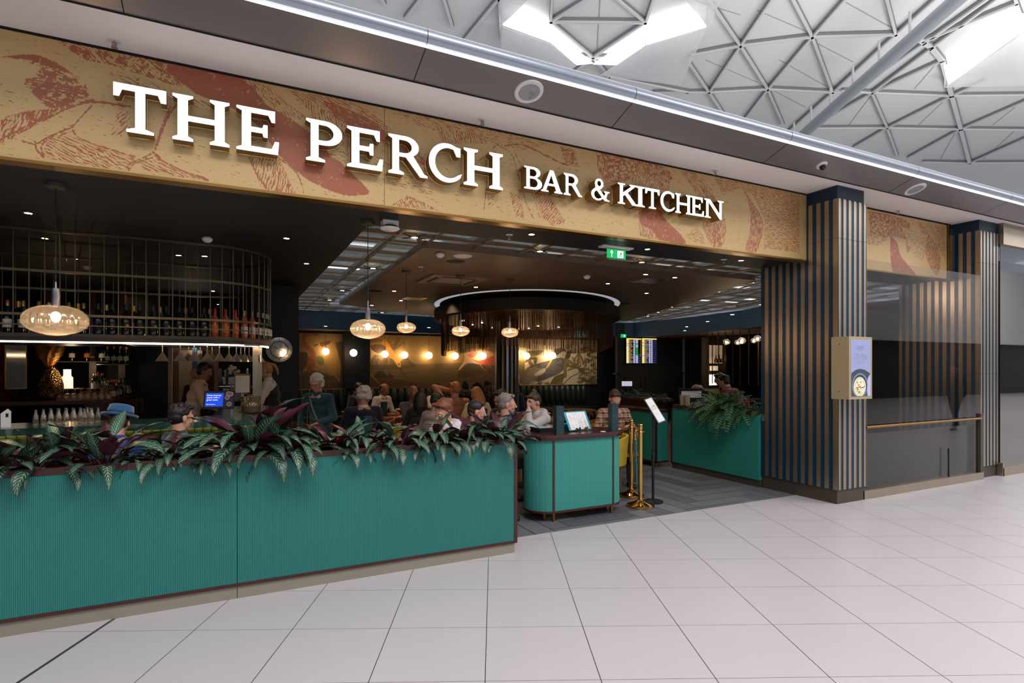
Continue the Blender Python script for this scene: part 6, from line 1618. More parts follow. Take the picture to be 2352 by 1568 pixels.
# ================================================================ BAR COUNTER
def marble():
    m = NT('dark_green_marble'); v = m.obj(); n = m.noise(v, 3.5, 8, .7, 1.5)
    m.l(m.ramp(n, [(.35, lin(22, 46, 42)), (.52, lin(42, 70, 62)), (.60, lin(96, 116, 100)), (.66, lin(34, 60, 54))]), m.b.inputs['Base Color']); m.b.inputs['Roughness'].default_value = .18
    return m.mat
M['marble'] = marble()
BAR = (-5, .50, 6.12, 9.4); BR = .62
t = thing('bar_counter', 'long bar counter with thick dark green marble top and glowing green tiled front', 'bar counter')
def penin(o, r=.6, q=0):
    """outline of the L-shaped bar, inset by o"""
    x1, y0 = .50-o, 6.12+o
    pts = [(-4.9, y0)]+[(x1-r+r*math.cos(math.radians(-90+90*i/12)), y0+r+r*math.sin(math.radians(-90+90*i/12))) for i in range(13)]+[(x1, 8.35-o), (-.12+o, 8.35-o), (-.12+o, 6.95-o*.6), (-.3+o, 6.74-o), (-4.9, 6.74-o)]
    return pts
b = MB(); b.prism(penin(0), 1.04, 1.10); b.build('marble_top', M['marble'], t)
def tilemat():
    m = NT('glossy_green_tiles'); x, y, z = m.sep(m.obj()); f = m.math('FRACT', m.math('MULTIPLY', m.math('ADD', x, y), 14.0)); g_ = m.math('ABSOLUTE', m.math('SUBTRACT', f, .5))
    jz = m.math('LESS_THAN', m.math('FRACT', m.math('MULTIPLY', z, 3.3)), .04)
    c = m.mix(g_, lin(70, 82, 40), lin(22, 42, 26)); c = m.mix(m.math('MAXIMUM', jz, m.math('GREATER_THAN', g_, .46)), c, lin(16, 18, 12)); m.l(c, m.b.inputs['Base Color']); m.b.inputs['Roughness'].default_value = .15; m.bump(g_, .5, .01); return m.mat
M['bartile'] = tilemat()
b = MB(); b.prism(penin(.2, .42), .1, 1.04); b.build('tiled_front', M['bartile'], t)
b = MB(); b.prism(penin(.22, .42), 0, .1); b.build('plinth', M['matt_black'], t)
b = MB(); pl = penin(.185, .44)[:15]
for i in range(14):
    a_, c_ = Vector((*pl[i], 1.032)), Vector((*pl[i+1], 1.032)); d = c_-a_; b.obox((a_+c_)/2, (d.length+.004, .012, .012), (0, 0, math.atan2(d.y, d.x)))
b.build('warm_light_line', mat('warm_counter_led', (1, 1, 1, 1), .4, emit=(1, .70, .30, 1), es=9), t)
# ---------------------------------------------------------------- back bar
M['bbwood'] = wood('red_brown_veneer', lin(52, 24, 16), lin(92, 44, 26), .3, (6, 6, 1), .2)
c0, c1, c2 = Vector((-2.64, 10.6)), Vector((-1.63, 10.55)), Vector((-1.42, 14.3))
t = thing('back_bar_counter', 'dark wood back bar counter with lit open niches along its side', 'back bar')
b = MB(); b.prism([(-3.4, 10.5), (-1.62, 10.5), (-1.55, 12.2), (-3.4, 12.2)], 1.06, 1.12); b.build('worktop', M['bbwood'], t)
b = MB(); b.prism([(-3.35, 10.55), (-1.68, 10.55), (-1.70, 12.2), (-3.35, 12.2)], 0, .70); b.prism([(-3.35, 10.55), (-2.0, 10.55), (-1.94, 12.2), (-3.35, 12.2)], .70, 1.06); b.box(-3.35, -1.66, 10.55, 10.7, 0, 1.06); b.build('carcass', M['bbwood'], t)
for i in range(5):
    y = 10.62+.375*i; x = -1.66+.055*i
    b = MB(); b.box(x-.35, x+.02, y, y+.07, .7, 1.06); b.build('niche_divider', M['bbwood'], t)
t = thing('shelf_unit', 'tall dark shelf wall behind the back bar with glass shelves', 'shelving')
b = MB(); b.box(-3.3, -3.22, 11.1, 12.2, 1.121, 2.9); b.build('back_panel', M['bbwood'], t)
b = MB()
for xx, yy in ((-2.72, 11.8), (-2.12, 11.8), (-1.72, 11.9)): b.box(xx-.05, xx+.05, yy, yy+.3, 1.121, 2.9)
b.build('uprights', M['bbwood'], t)
sh = [(-2.75, 11.4, -1.95, 11.75, at(490, 0, Y=11.4).z*0+1.78), (-2.1, 13.2, -1.35, 13.5, 1.72)]
b = MB(); b.box(-2.62, -1.82, 11.3, 11.62, 1.70, 1.715); b.box(-2.05, -1.6, 11.7, 12.0, 1.66, 1.675); b.build('glass_shelf', mat('dark_glass_shelf', lin(90, 96, 70), .1), t)
for i in range(4): bottle('fizz', 'gl_dark', 'foil_gold', 'lab_orange' if i == 2 else 'lab_white', (-2.52+.2*i, 11.4, 1.716), f'champagne bottle, {ORD[i]} on the higher back bar shelf', 'champagne bottles on the near shelf')
for i in range(5): bottle('fizz', 'gl_dark', 'foil_gold', 'lab_white', (-2.0+.09*i, 11.8, 1.676), f'small champagne bottle, {ORD[i]} on the farther shelf', 'champagne bottles on the far shelf')
KK = [('spirit', 'gl_clear', 'foil_white', 'lab_orange'), ('spirit', 'gl_green', 'foil_gold', 'lab_white'), ('square', 'gl_amber', 'foil_black', 'lab_white'), ('spirit', 'gl_dark', 'foil_red', 'lab_white'), ('square', 'gl_clear', 'foil_white', 'lab_white'), ('wine', 'gl_green', 'foil_black', 'lab_black'), ('spirit', 'gl_amber', 'foil_gold', 'lab_gold')]
WD = ['clear bottle with orange label', 'green bottle with white label', 'square amber bottle', 'dark bottle with red cap', 'clear square bottle', 'dark green bottle', 'amber bottle with gold label']
rr = random.Random(12); n = 0
for r_ in range(3):
    for i in range(13):
        y = 10.85+.105*i+rr.uniform(-.04, .04); x = -1.70+.04*(y-10.55)-.11*r_-rr.uniform(0, .03); k = rr.randrange(7)
        if r_ == 0 and i < 1: continue
        bottle(*KK[k], (x, y, 1.121+(.12 if r_ == 2 and i < 6 else .0)), f'{WD[k]}, {ORD[i]} along the {["front","middle","rear"][r_]} back bar row', 'spirit bottles crowding the back bar'); n += 1
b = MB(); b.box(-2.1, -1.87, 10.8, 11.6, 1.121, 1.24); tag(b.build('bottle_riser', M['bbwood']), 'dark stepped riser under the rear spirit bottles', 'riser')
# stem glasses upside down near the vase
def wineglass(loc, label, first=[None]):
    if first[0] is None:
        b = MB(); b.lathe([(.028, 0), (.034, .03), (.036, .06), (.026, .09), (.004, .10), (.0035, .16), (.03, .172), (.031, .175), (0, .175)], n=16)
        o = b.build('wine_glass', M['glass'], None, True); first[0] = o
    else: o = first[0].copy(); sc.collection.objects.link(o)
    o.location = loc; return tag(o, label, 'glass', 'upturned stem glasses on the back bar')
for r_ in range(2):
    for i in range(9): wineglass((-2.42+.088*i, 10.66+.1*r_, 1.121), f'upturned stem glass, {ORD[i]} from the vase in the {["front","rear"][r_]} row')
b = MB(); b.box(-2.62, -2.14, 10.95, 11.2, 1.28, 1.285); 
tag(b.build('pale_shelf', mat('pale_shelf_board', lin(230, 200, 160), .5)), 'small pale shelf behind the upturned glasses', 'shelf')  # plain pale board
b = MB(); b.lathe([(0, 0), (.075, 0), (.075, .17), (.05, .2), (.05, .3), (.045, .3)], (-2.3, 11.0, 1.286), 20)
tag(b.build('carafe', mat('frosted_carafe_added_glow', lin(240, 226, 200), .5, emit=(1, .84, .62, 1), es=.9)), 'large frosted white carafe glowing on the back bar', 'carafe')  # glow put into the glass itself, nothing shines from behind
point('back_bar_light', (-2.2, 10.75, 1.62), 5, (1, .68, .4), .06)
point('back_bar_light', (-1.75, 12.4, 1.9), 5, (1, .68, .4), .06)
# hammered gold vase with gold palm leaves
vv_ = at(114, 905, Y=10.75); vz = (vv_.x, 10.75, 1.12)
t = thing('vase', 'big hammered gold vase holding golden palm leaves on the back bar', 'vase', vz)
def hammered():
    m = NT('hammered_gold'); m.b.inputs['Base Color'].default_value = lin(120, 92, 52); m.b.inputs['Metallic'].default_value = 1; m.b.inputs['Roughness'].default_value = .3
    v = m.n('ShaderNodeTexVoronoi'); v.inputs['Scale'].default_value = 45; m.l(m.obj(), v.inputs['Vector']); m.bump(v.outputs['Distance'], .8, .02); return m.mat
b = MB(); b.lathe([(0, 0), (.10, 0), (.15, .04), (.175, .14), (.17, .24), (.14, .36), (.10, .45), (.06, .50), (.055, .51)], n=32); b.build('body', hammered(), t, 'all')
M['goldleaf'] = mat('gold_leaf', lin(180, 130, 62), .3, .9)
for k, (az, el, L) in enumerate([(-2.03, 1.5, .56), (-2.4, 1.38, .52), (-1.6, 1.36, .52), (2.67, 1.3, .45), (-.46, 1.3, .45)]):
    b = MB(); frond(b, (0, 0, .49), az, el, L, .25, .15, 34); b.build('palm_leaf', M['goldleaf'], t, 'all')
# wall mirror with thin frame left of the vase
p0, p1 = at(13, 894, X=-3.3), at(60, 890, X=-3.3)
t = thing('wall_mirror', 'tall mirror with thin brass frame on the dark wall beside the gold vase', 'mirror')
mx0, mx1 = at(14, 890, Y=10.9), at(60, 890, Y=10.9)
b = MB(); b.box(mx0.x, mx1.x, 10.9, 10.92, 1.30, 2.3); b.build('mirror_glass', mat('silvered_mirror', lin(200, 190, 180), .06, 1), t)
b = MB()
for (xa, xb, za_, zb2_) in ((mx0.x-.012, mx0.x, 1.29, 2.31), (mx1.x, mx1.x+.012, 1.29, 2.31), (mx0.x, mx1.x, 1.29, 1.30), (mx0.x, mx1.x, 1.74, 1.748), (mx0.x, mx1.x, 2.1, 2.108)): b.box(xa, xb, 10.885, 10.92, za_, zb2_)
b.build('frame', M['old_brass'], t)
b = MB(); b.box(-4.6, -3.3, 10.92, 11.0, 0, 2.95); tag(b.build('wall_mirror_backing', M['navy_dark']), kind='structure')
# door frame to the kitchen, shelving glimpsed inside
b = MB(); p, q = at(391, 850, Y=12.2), at(497, 850, Y=12.2)
for x in (p.x, q.x): b.box(x-.035, x+.035, 12.2, 12.3, 0, 2.28)
b.box(p.x, q.x, 12.2, 12.3, 2.22, 2.28); tag(b.build('door_1', mat('pale_steel_frame', lin(176, 156, 138), .5)), kind='structure')
b = MB(); b.box(p.x, q.x, 12.9, 12.95, 0, 2.25); tag(b.build('wall_kitchen_glimpse', mat('kitchen_wall', lin(112, 96, 84), .7)), kind='structure')
b = MB(); b.box(p.x+.1, p.x+.5, 12.7, 12.88, 0, 1.95); tag(b.build('fridge', mat('steel_fridge', lin(150, 130, 112), .4, .4)), 'steel fridge seen through the kitchen doorway', 'fridge')
b = MB(); b.box(q.x-.42, q.x-.34, 12.5, 12.6, 0, 2.2); tag(b.build('door_leaf', M['blue_edge']), 'narrow blue door edge inside the kitchen doorway', 'door')
b = MB()
for z in (1.2, 1.62, 2.0): b.box(q.x-.3, q.x-.04, 12.5, 12.8, z, z+.03)
tag(b.build('rack_shelf', mat('red_shelf', lin(170, 52, 34), .5)), 'red shelves seen through the kitchen doorway', 'shelf')
b = MB(); b.box(-1.0, 1.3, 14.2, 14.3, 0, 2.95); tag(b.build('wall_bar_end', M['navy_dark']), kind='structure')
point('kitchen_light', ((p.x+q.x)/2, 12.5, 2.0), 6, (1, .82, .66), .1)
b = MB(); b.box(p.x-1.2, p.x-.04, 12.25, 12.35, 0, 2.95); b.box(q.x+.04, 1.0, 12.25, 12.35, 0, 2.95); b.box(p.x, q.x, 12.25, 12.35, 2.3, 2.95)
tag(b.build('wall_bar_back', M['navy_dark']), kind='structure')

# ---------------------------------------------------------------- small things on the bar
def soda(loc, label, first=[None]):
    if first[0] is None:
        t = thing('glass_bottle', label, 'bottle', loc, 0, 'small ribbed glass bottles on the bar')
        b = MB(); b.lathe([(0, 0), (.026, 0), (.029, .008), (.026, .03), (.030, .05), (.027, .07), (.024, .10), (.014, .13), (.011, .165)], n=14); b.build('glass_body', M['glass'], t, True)
        b = MB(); b.lathe([(.0125, .160), (.0135, .172), (0, .174)], n=12); b.build('cap', M['steel'], t, True); t.scale = (.8,)*3; first[0] = t; return t
    return dup(first[0], loc, 0, label)
k = 0
for r_ in range(3):
    for i in range(8):
        if r_ == 2 and i > 5: continue
        v = at(52+r_*10+i*17+(6 if i > 5 else 0), 985, Z=1.10); soda((v.x, 6.42+.085*r_, 1.101), f'small ribbed glass bottle, {ORD[i]} in the {["front","middle","rear"][r_]} row beside the blue hat'); k += 1
v = at(12, 975, Z=1.1)
t = thing('chopping_board', 'small white board with a slot handle standing on the bar', 'board', (at(13, 975, Y=6.3).x, 6.30, 1.10), 0); t.scale = (.62, 1, .8)
b = MB(); b.add([(x, y, z) for y in (0, .012) for x, z in ((-.055, 0), (.055, 0), (.055, .17), (.02, .2), (-.055, .15))], [(0, 1, 2, 3, 4), (9, 8, 7, 6, 5), (0, 5, 6, 1), (1, 6, 7, 2), (2, 7, 8, 3), (3, 8, 9, 4), (4, 9, 5, 0)]); b.build('panel', M['white'], t)
b = MB(); b.box(.0, .03, -.002, -.001, .11, .15); b.build('handle_slot', M['matt_black'], t)
# blue tablet
c0_, c1_ = at(472, 938, D=6.15), at(536, 930, D=6.5)
ctr = at(505, 917, D=6.25)
t = thing('payment_screen', 'tablet screen on the bar showing a blue advert about great taste', 'screen', (ctr.x, ctr.y, ctr.z))
ax = math.radians(-14); mx = Matrix.Rotation(math.radians(-14), 4, 'Z') @ Matrix.Rotation(math.radians(-18), 4, 'X')
b = MB(); b.M = mx; b.box(-.165, .15, 0, .02, -.105, .10); b.build('casing', M['black'], t)
b = MB(); b.M = mx; b.box(-.15, .14, -.003, -.001, -.085, .082); b.build('display', mat('dark_food_photo', lin(20, 22, 30), .3, emit=lin(26, 30, 44), es=.6), t)
b = MB(); b.M = mx; b.box(-.145, .035, -.006, -.004, -.08, .072); b.build('blue_advert', mat('bright_blue_advert', lin(20, 60, 190), .3, emit=lin(24, 74, 206), es=.95), t)
for u, w_ in ((.075, .02), (.11, .06), (.10, -.055), (.085, .065)):
    b = MB(); b.M = mx @ Matrix.Translation((u, -.004, w_)) @ Matrix.Rotation(PI/2, 4, 'X'); b.lathe([(0, 0), (.026, 0)], n=16); b.build('pictured_bowl', mat('pictured_bowl', lin(120, 130, 150), .3, emit=lin(110, 120, 140), es=.6), t)
    b = MB(); b.M = mx @ Matrix.Translation((u, -.005, w_)) @ Matrix.Rotation(PI/2, 4, 'X'); b.lathe([(0, 0), (.019, 0)], n=14); b.build('pictured_food', mat('pictured_food', lin(120, 64, 40), .3, emit=lin(120, 64, 40), es=.6), t)
wt = mat('white_screen_text', (1, 1, 1, 1), .3, emit=(.9, .93, 1, 1), es=1.2)
for s_, z_, sz in (('Every journey', .046, .026), ('starts with a', .020, .026), ('great taste.', -.006, .026), ('SSP Cookbooks', -.058, .014)):
    o = text(s_, sz, wt, (0, 0, 0), (0, 0, 0), t, align='LEFT', sx=1); o.matrix_basis = mx @ Matrix.Translation((-.132, -.0075, z_)) @ Matrix.Rotation(PI/2, 4, 'X')
b = MB(); b.box(-.02, .02, .02, .05, -.17, .0); b.build('foot', M['black'], t)
# ribbed copper ice bucket
v = at(577, 945, Z=1.1); v = at(577, 940, D=6.35)
t = thing('ice_bucket', 'ribbed glass and copper bucket on the bar beside the support posts', 'bucket', (v.x, v.y, 1.10))
b = MB(); b.lathe([(0, 0), (.085, 0), (.098, .02), (.102, .19), (.096, .19), (.092, .03)], n=96, rib=.02, ribn=24); b.build('body', mat('smoky_ribbed_glass', lin(110, 92, 66), .15, .4), t, 'all')
# framed sketch, tins, taps
v = at(557, 880, D=7.6)
t = thing('framed_notice', 'framed paper sketch standing among the bar equipment', 'framed notice', (v.x, v.y, v.z))
b = MB(); b.box(-.10, .10, -.01, .01, -.13, .13); b.build('frame', M['brass'], t); b = MB(); b.box(-.085, .085, -.012, -.0105, -.125, .105); b.build('paper', M['paper'], t); b = MB(); b.box(-.02, .02, 0, .02, 1.10-v.z, -.12); b.build('support', M['bronze'], t)
v = at(532, 872, D=7.9)
t = thing('beer_font', 'chrome beer font with a brown and black tap handle on the bar', 'beer tap', (v.x, v.y, 1.10))
b = MB(); b.tube([(0, 0, 0), (0, 0, .28)], .03, 14); b.tube([(-.16, 0, .25), (.3, 0, .25)], .028, 12); b.build('tower', M['chrome'], t, True)
for dx, mt in ((-.14, M['walnut']), (-.06, M['black']), (.20, M['chrome'])):
    b = MB(); b.tube([(dx, 0, .27), (dx, 0, .34), (dx, 0, .50)], [.012, .022, .016], 8); b.build('tap_handle', mt, t, True)
v = at(532, 880, D=8.6); b = MB(); b.box(v.x-.12, v.x+.12, v.y, v.y+.2, 1.1, 1.45); b.box(v.x-.13, v.x+.13, v.y-.01, v.y+.2, 1.45, 1.47)
tag(b.build('steel_cabinet', M['steel']), 'small steel cabinet behind the beer taps', 'cabinet')
v = at(533, 851, D=8.5); t = thing('flowers', 'bunch of white flowers on the steel cabinet', 'flowers', (v.x, v.y+.05, 1.47)); b = MB(); rr = random.Random(5)
for i in range(16): b.ball((rr.gauss(0, .035), rr.gauss(0, .03), .10+rr.gauss(0, .03)), .028, 7, 5)
b.build('blossoms', mat('white_petals', lin(226, 216, 200), .6), t); b = MB()
for i in range(5): b.tube([(0, 0, 0), (rr.gauss(0, .02), rr.gauss(0, .02), .1)], .004, 5)
b.build('stems', M['fern'], t)
# round mirrored clock on the navy wall end
b = MB(); b.box(.4, 1.0, 9.9, 12.3, 0, 2.95); tag(b.build('wall_bar_side', M['navy_dark']), kind='structure')
v = at(641, 803, Y=9.88); rc = 29/1290*(SI*v.x+CO*v.y)
t = thing('wall_clock', 'round mirrored wall clock with black ring beside the bottle cage', 'clock', (v.x, 9.86, v.z))
t.rotation_euler = (PI/2, 0, 0)
b = MB(); b.lathe([(0, 0), (rc, 0), (rc, .02), (0, .02)], n=48); b.build('mirror_face', mat('mirror_face', lin(206, 200, 196), .05, 1), t)
def zring(b, r0, r1, z0, z1, n=48): b.lathe([(r0, z0), (r1, z0), (r1, z1), (r0, z1), (r0, z0)], n=n)
b = MB(); zring(b, rc*.62, rc*.68, .02, .026); zring(b, rc*.97, rc*1.0, .02, .024); b.build('black_ring', M['black'], t)
b = MB()
for i in range(12): a = i*PI/6; b.obox((rc*.83*math.cos(a), rc*.83*math.sin(a), .022), (rc*.26, .005, .003), (0, 0, a))
b.build('hour_marks', M['black'], t)
for a, L in ((2.6, .55), (-.35, .4)): b = MB(); b.obox((rc*L/2*math.cos(a), rc*L/2*math.sin(a), .027), (rc*L, .008, .002), (0, 0, a)); b.build('hand', M['black'], t)
# ================================================================ CHAIRS AND TABLES
def wood_chair(label):
    t = thing('dining_chair', label, 'chair', (0, 0, 0), 0, 'wooden dining chairs')
    b = MB(); b.prism(rrect(-.23, .23, -.21, .22, .06, 5), .435, .46); b.build('seat', M['chairoak'], t)
    for x, y in ((-.2, .18), (.2, .18)): b = MB(); b.tube([(x*1.05, y*1.05, 0), (x, y, .44), (x*1.05, y*.95, .62)], [.013, .018, .013], 8); b.build('leg', M['chairoak'], t, True)
    for x in (-.19, .19): b = MB(); b.tube([(x*1.1, -.24, 0), (x, -.19, .44), (x*1.15, -.23, .76)], [.013, .018, .014], 8); b.build('leg', M['chairoak'], t, True)
    pts = [(.26*math.sin(a), -.02-.24*math.cos(a), .70+.05*math.cos(a)) for a in [(-1.55+3.1*i/14) for i in range(15)]]
    b = MB()
    for dz in (0, .022, .044): b.tube([(x, y, z+dz*(.5+.5*math.cos(i*PI/14-PI/2))) for i, (x, y, z) in enumerate(pts)], .014, 6)
    b.build('backrest', M['chairoak'], t, True)
    return t
M['chairoak'] = wood('honey_oak', lin(128, 74, 34), lin(176, 110, 58), .35, (1, 1, 6))
def tub_chair(label):
    t = thing('tub_chair', label, 'chair', (0, 0, 0), 0, 'mustard tub chairs')
    b = MB(); n = 18
    for s_ in (0, 1): pass
    ins, out, top = [], [], []
    vs_ = []
    for i in range(n+1):
        a = -1.95+3.9*i/n; h = .78-.16*(abs(a)/1.95)**2; dx, dy = math.sin(a), -math.cos(a)
        for r_, z in ((.24, .40), (.27, .42), (.30, h), (.285, h+.012), (.262, h-.005), (.225, .44)): vs_.append((dx*r_, dy*r_, z))
    b.add(vs_, [(i*6+j, i*6+(j+1) % 6, (i+1)*6+(j+1) % 6, (i+1)*6+j) for i in range(n) for j in range(6)]+[(0, 1, 2, 3, 4, 5), tuple(n*6+5-j for j in range(6))]); b.build('shell', M['yellow_leather'], t, True)
    b = MB(); b.lathe([(0, .38), (.2, .38), (.235, .40), (.24, .44), (.21, .47), (0, .475)], n=24); b.build('seat', M['yellow_leather'], t, True)
    for a in (.8, 2.3, 3.9, 5.4): b = MB(); b.tube([(.24*math.cos(a), .24*math.sin(a), 0), (.15*math.cos(a), .15*math.sin(a), .39)], [.011, .016], 8); b.build('leg', M['chairoak'], t, True)
    return t
def table(x, y, label, r=.34, rect=None, rz=0, z=.75):
    t = thing('dining_table', label, 'table', (x, y, 0), rz, 'dining tables')
    b = MB()
    if rect: b.prism(rrect(-rect[0]/2, rect[0]/2, -rect[1]/2, rect[1]/2, .04, 4), z-.03, z)
    else: b.lathe([(0, z-.03), (r-.015, z-.03), (r, z-.015), (r-.004, z), (0, z)], n=32)
    b.build('tabletop', M['chairoak'], t, True)
    b = MB(); b.tube([(0, 0, .02), (0, 0, z-.03)], .03, 10); b.build('pillar', M['black'], t, True)
    b = MB(); b.lathe([(0, 0), (.22, 0), (.22, .012), (.04, .03)], n=24); b.build('base', M['black'], t, True)
    return t
def wpos(px, D, py=900): v = at(px, py, D=D); return v.x, v.y
ch0 = None
def chair_at(px, D, face, label):
    global ch0
    x, y = wpos(px, D)
    if ch0 is None: ch0 = wood_chair(label); ch0.location = (x, y, .006); ch0.rotation_euler = (0, 0, math.radians(face-90)); return ch0
    return dup(ch0, (x, y, .006), math.radians(face-90), label)
tb0 = None
def tub_at(px, D, face, label):
    global tb0
    x, y = wpos(px, D)
    if tb0 is None: tb0 = tub_chair(label); tb0.location = (x, y, .002); tb0.rotation_euler = (0, 0, math.radians(face-90)); return tb0
    return dup(tb0, (x, y, .002), math.radians(face-90), label)
# empty and occupied wooden chairs (px, distance, facing)
for px, D, f, l in [(712, 8.5, 20, 'wooden chair standing left of the white-haired man'), (778, 8.6, 5, 'wooden chair just left of the white-haired man'), (868, 8.9, 170, 'wooden chair right of the white-haired man'), (893, 10.2, 60, 'wooden chair farther back behind the white-haired man'),
    (1045, 9.6, 63, 'wooden chair of the man in the tan sweater'), (1098, 9.3, 63, 'wooden chair of the fair-haired woman'), (1205, 9.4, 63, 'empty wooden chair right of the striped column'), (1262, 9.7, 30, 'empty wooden chair beyond the woman in the grey hoodie'), (1290, 9.0, 200, 'empty wooden chair between two small tables'),
    (1345, 8.8, 150, 'empty wooden chair behind the open menu'), (1330, 10.6, 240, 'empty wooden chair by the far table'), (1420, 7.6, 190, 'wooden armchair beside the man in the plaid shirt'), (1250, 11.2, 250, 'empty wooden chair below the pale mural'), (1400, 10.9, 250, 'empty wooden chair near the garland')]:
    chair_at(px, D, f, l)
for px, D, f, l in [(800, 7.4, 63, 'mustard tub chair nearest the cane woman, seen over the planter'), (768, 6.7, 40, 'mustard tub chair lowest behind the planter'), (938, 7.9, 63, 'mustard tub chair behind the glass jars'), (1192, 8.3, 200, 'mustard tub chair between the grey-haired man and the hoodie woman'), (1165, 9.3, 250, 'mustard tub chair behind the grey-haired man'), (1326, 6.9, 240, 'mustard tub chair behind the open menu'), (1388, 7.0, 150, 'mustard tub chair beside the far menu box')]:
    tub_at(px, D, f, l)
for px, D, l, kw in [(826, 7.1, 'round wooden table in front of the white-haired man', {}), (888, 10.0, 'round wooden table with a dark menu box', {}), (955, 8.6, 'wooden table before the man with raised hands', {}), (1075, 8.5, 'wooden table behind the dark-haired woman', {'rect': (1.0, .6)}), (1218, 7.7, 'round wooden table in front of the hoodie woman', {}),
    (1225, 10.7, 'empty round table under the pale mural', {}), (1300, 8.2, 'round wooden table behind the podium', {}), (1378, 7.35, 'wooden table of the man in the plaid shirt', {}), (1330, 11.6, 'small far round table below the mural corner', {}), (1130, 10.6, 'round table beyond the fair-haired woman', {}), (945, 11.8, 'far table by the banquette', {}), (824, 11.1, 'dark table of the dim man by the wall', {}),
    (900, 6.7, 'round wooden table with glass jars behind the planter', {})]:
    x, y = wpos(px, D); table(x, y, l, **kw)
def jar(px, D, l, s=1.0):
    x, y = wpos(px, D); t = thing('glass_jar', l, 'jar', (x, y, .751), 0, 'glass jars on the tables'); t.scale = (s,)*3
    b = MB(); b.lathe([(0, 0), (.035, 0), (.04, .01), (.04, .07), (.028, .09), (.03, .10)], n=16); b.build('glass_body', M['glass'], t, True); b = MB(); b.lathe([(.031, .09), (.031, .105), (0, .107)], n=14); b.build('lid', M['steel'], t, True)
for px, D, l in [(872, 6.75, 'glass jar nearest the white-haired man'), (922, 6.65, 'glass jar in the middle of the near table'), (896, 6.6, 'small glass jar between the two larger jars'), (858, 7.0, 'glass jar on the table of the white-haired man')]: jar(px, D, l)
for px, D, l in [(845, 7.0, 'dark upright menu box on the table of the white-haired man'), (882, 9.93, 'dark upright menu box on the far left table'), (1032, 8.4, 'dark upright menu box before the tan sweater man'), (1110, 8.3, 'dark upright menu box beside the dark-haired woman')]:
    x, y = wpos(px, D); b = MB(); b.box(-.05, .05, -.04, .04, 0, .26); o = b.build('menu_box', M['menu_dark'], None); o.location = (x, y, .751); tag(o, l, 'menu box', 'menu boxes on the tables')
x, y = wpos(1214, 7.5); b = MB(); b.lathe([(0, 0), (.10, .0), (.13, .015), (.127, .02), (0, .008)], (x, y, .751), 28); tag(b.build('plate', M['black'], None, True), 'dark plate on the table of the hoodie woman', 'plate')
b = MB(); b.lathe([(0, 0), (.03, 0), (.032, .10), (.012, .15), (.012, .19)], (*wpos(935, 8.5), .751), 12); tag(b.build('soda_bottle', mat('cola_bottle', lin(60, 20, 14), .1)), 'small cola bottle on the table of the man with raised hands', 'bottle')
# far garland counter with laptop screen
x0_, y0_ = wpos(1418, 11.0); x1_, y1_ = wpos(1530, 10.0)
t = thing('high_counter', 'dark high counter topped with green garland below the departure screens', 'counter', (0, 0, 0))
d = Vector((x1_-x0_, y1_-y0_, 0)); b = MB(); b.obox(((x0_+x1_)/2, (y0_+y1_)/2, 1.03), (d.length, .4, .05), (0, 0, math.atan2(d.y, d.x))); b.obox(((x0_+x1_)/2, (y0_+y1_)/2, .5), (d.length-.2, .25, 1.0), (0, 0, math.atan2(d.y, d.x))); b.build('top', M['walnut'], t)
for i in range(9):
    p = Vector((x0_, y0_, 1.06)).lerp(Vector((x1_, y1_, 1.06)), (i+.3)/9); fern(p, 13, .24, 300+i, f'garland plant, {ORD[i]} along the dark high counter', 'garland plants on the high counter', None, 'fern2' if i % 3 == 0 else 'fern')
v = at(1440, 881, D=10.9); t = thing('monitor', 'small bright screen above the garland counter', 'screen', v); t.rotation_euler = (0, 0, -.46)
b = MB(); b.box(-.11, .11, 0, .02, -.055, .055); b.build('casing', M['black'], t); b = MB(); b.box(-.10, .10, -.003, -.001, -.045, .048); b.build('display', mat('pale_pink_display', lin(200, 190, 210), .3, emit=lin(206, 190, 214), es=.8), t); b = MB(); b.tube([(0, .02, -.05), (0, .04, -.2)], .015, 8); b.build('stand', M['black'], t)
# waiter station clutter
v = at(1592, 925, D=9.6); t = thing('till_screen', 'wide black till screen behind the vases', 'till', (v.x, v.y, 1.06), -.46)
b = MB(); b.box(-.24, .24, 0, .03, .02, .20); b.build('screen', M['black'], t); b = MB(); b.box(-.2, .14, -.004, -.001, .04, .15); b.build('papers', M['paper'], t); b = MB(); b.box(-.05, .05, -.02, .06, -.1, .04); b.build('stand', M['black'], t)
for px, D, l in [(1735, 10.0, 'low black lounge chair with brass frame beyond the ferns'), (1745, 11.4, 'black lounge chair with brass frame near the pillar')]:
    v = at(px, 930, D=D); t = thing('lounge_chair', l, 'chair', (v.x, v.y, 0), -.2, 'black lounge chairs')
    b = MB(); b.box(-.28, .28, -.25, .25, .36, .46); b.build('seat', M['black_leather'], t); b = MB(); b.obox((0, .25, .68), (.5, .07, .5), (-.15, 0, 0)); b.build('backrest', M['black_leather'], t)
    for s_ in (-.29, .29): b = MB(); b.tube([(s_, -.24, 0), (s_, -.24, .6), (s_, .2, .66), (s_, .28, 0)], .011, 6); b.build('frame', M['brass'], t)
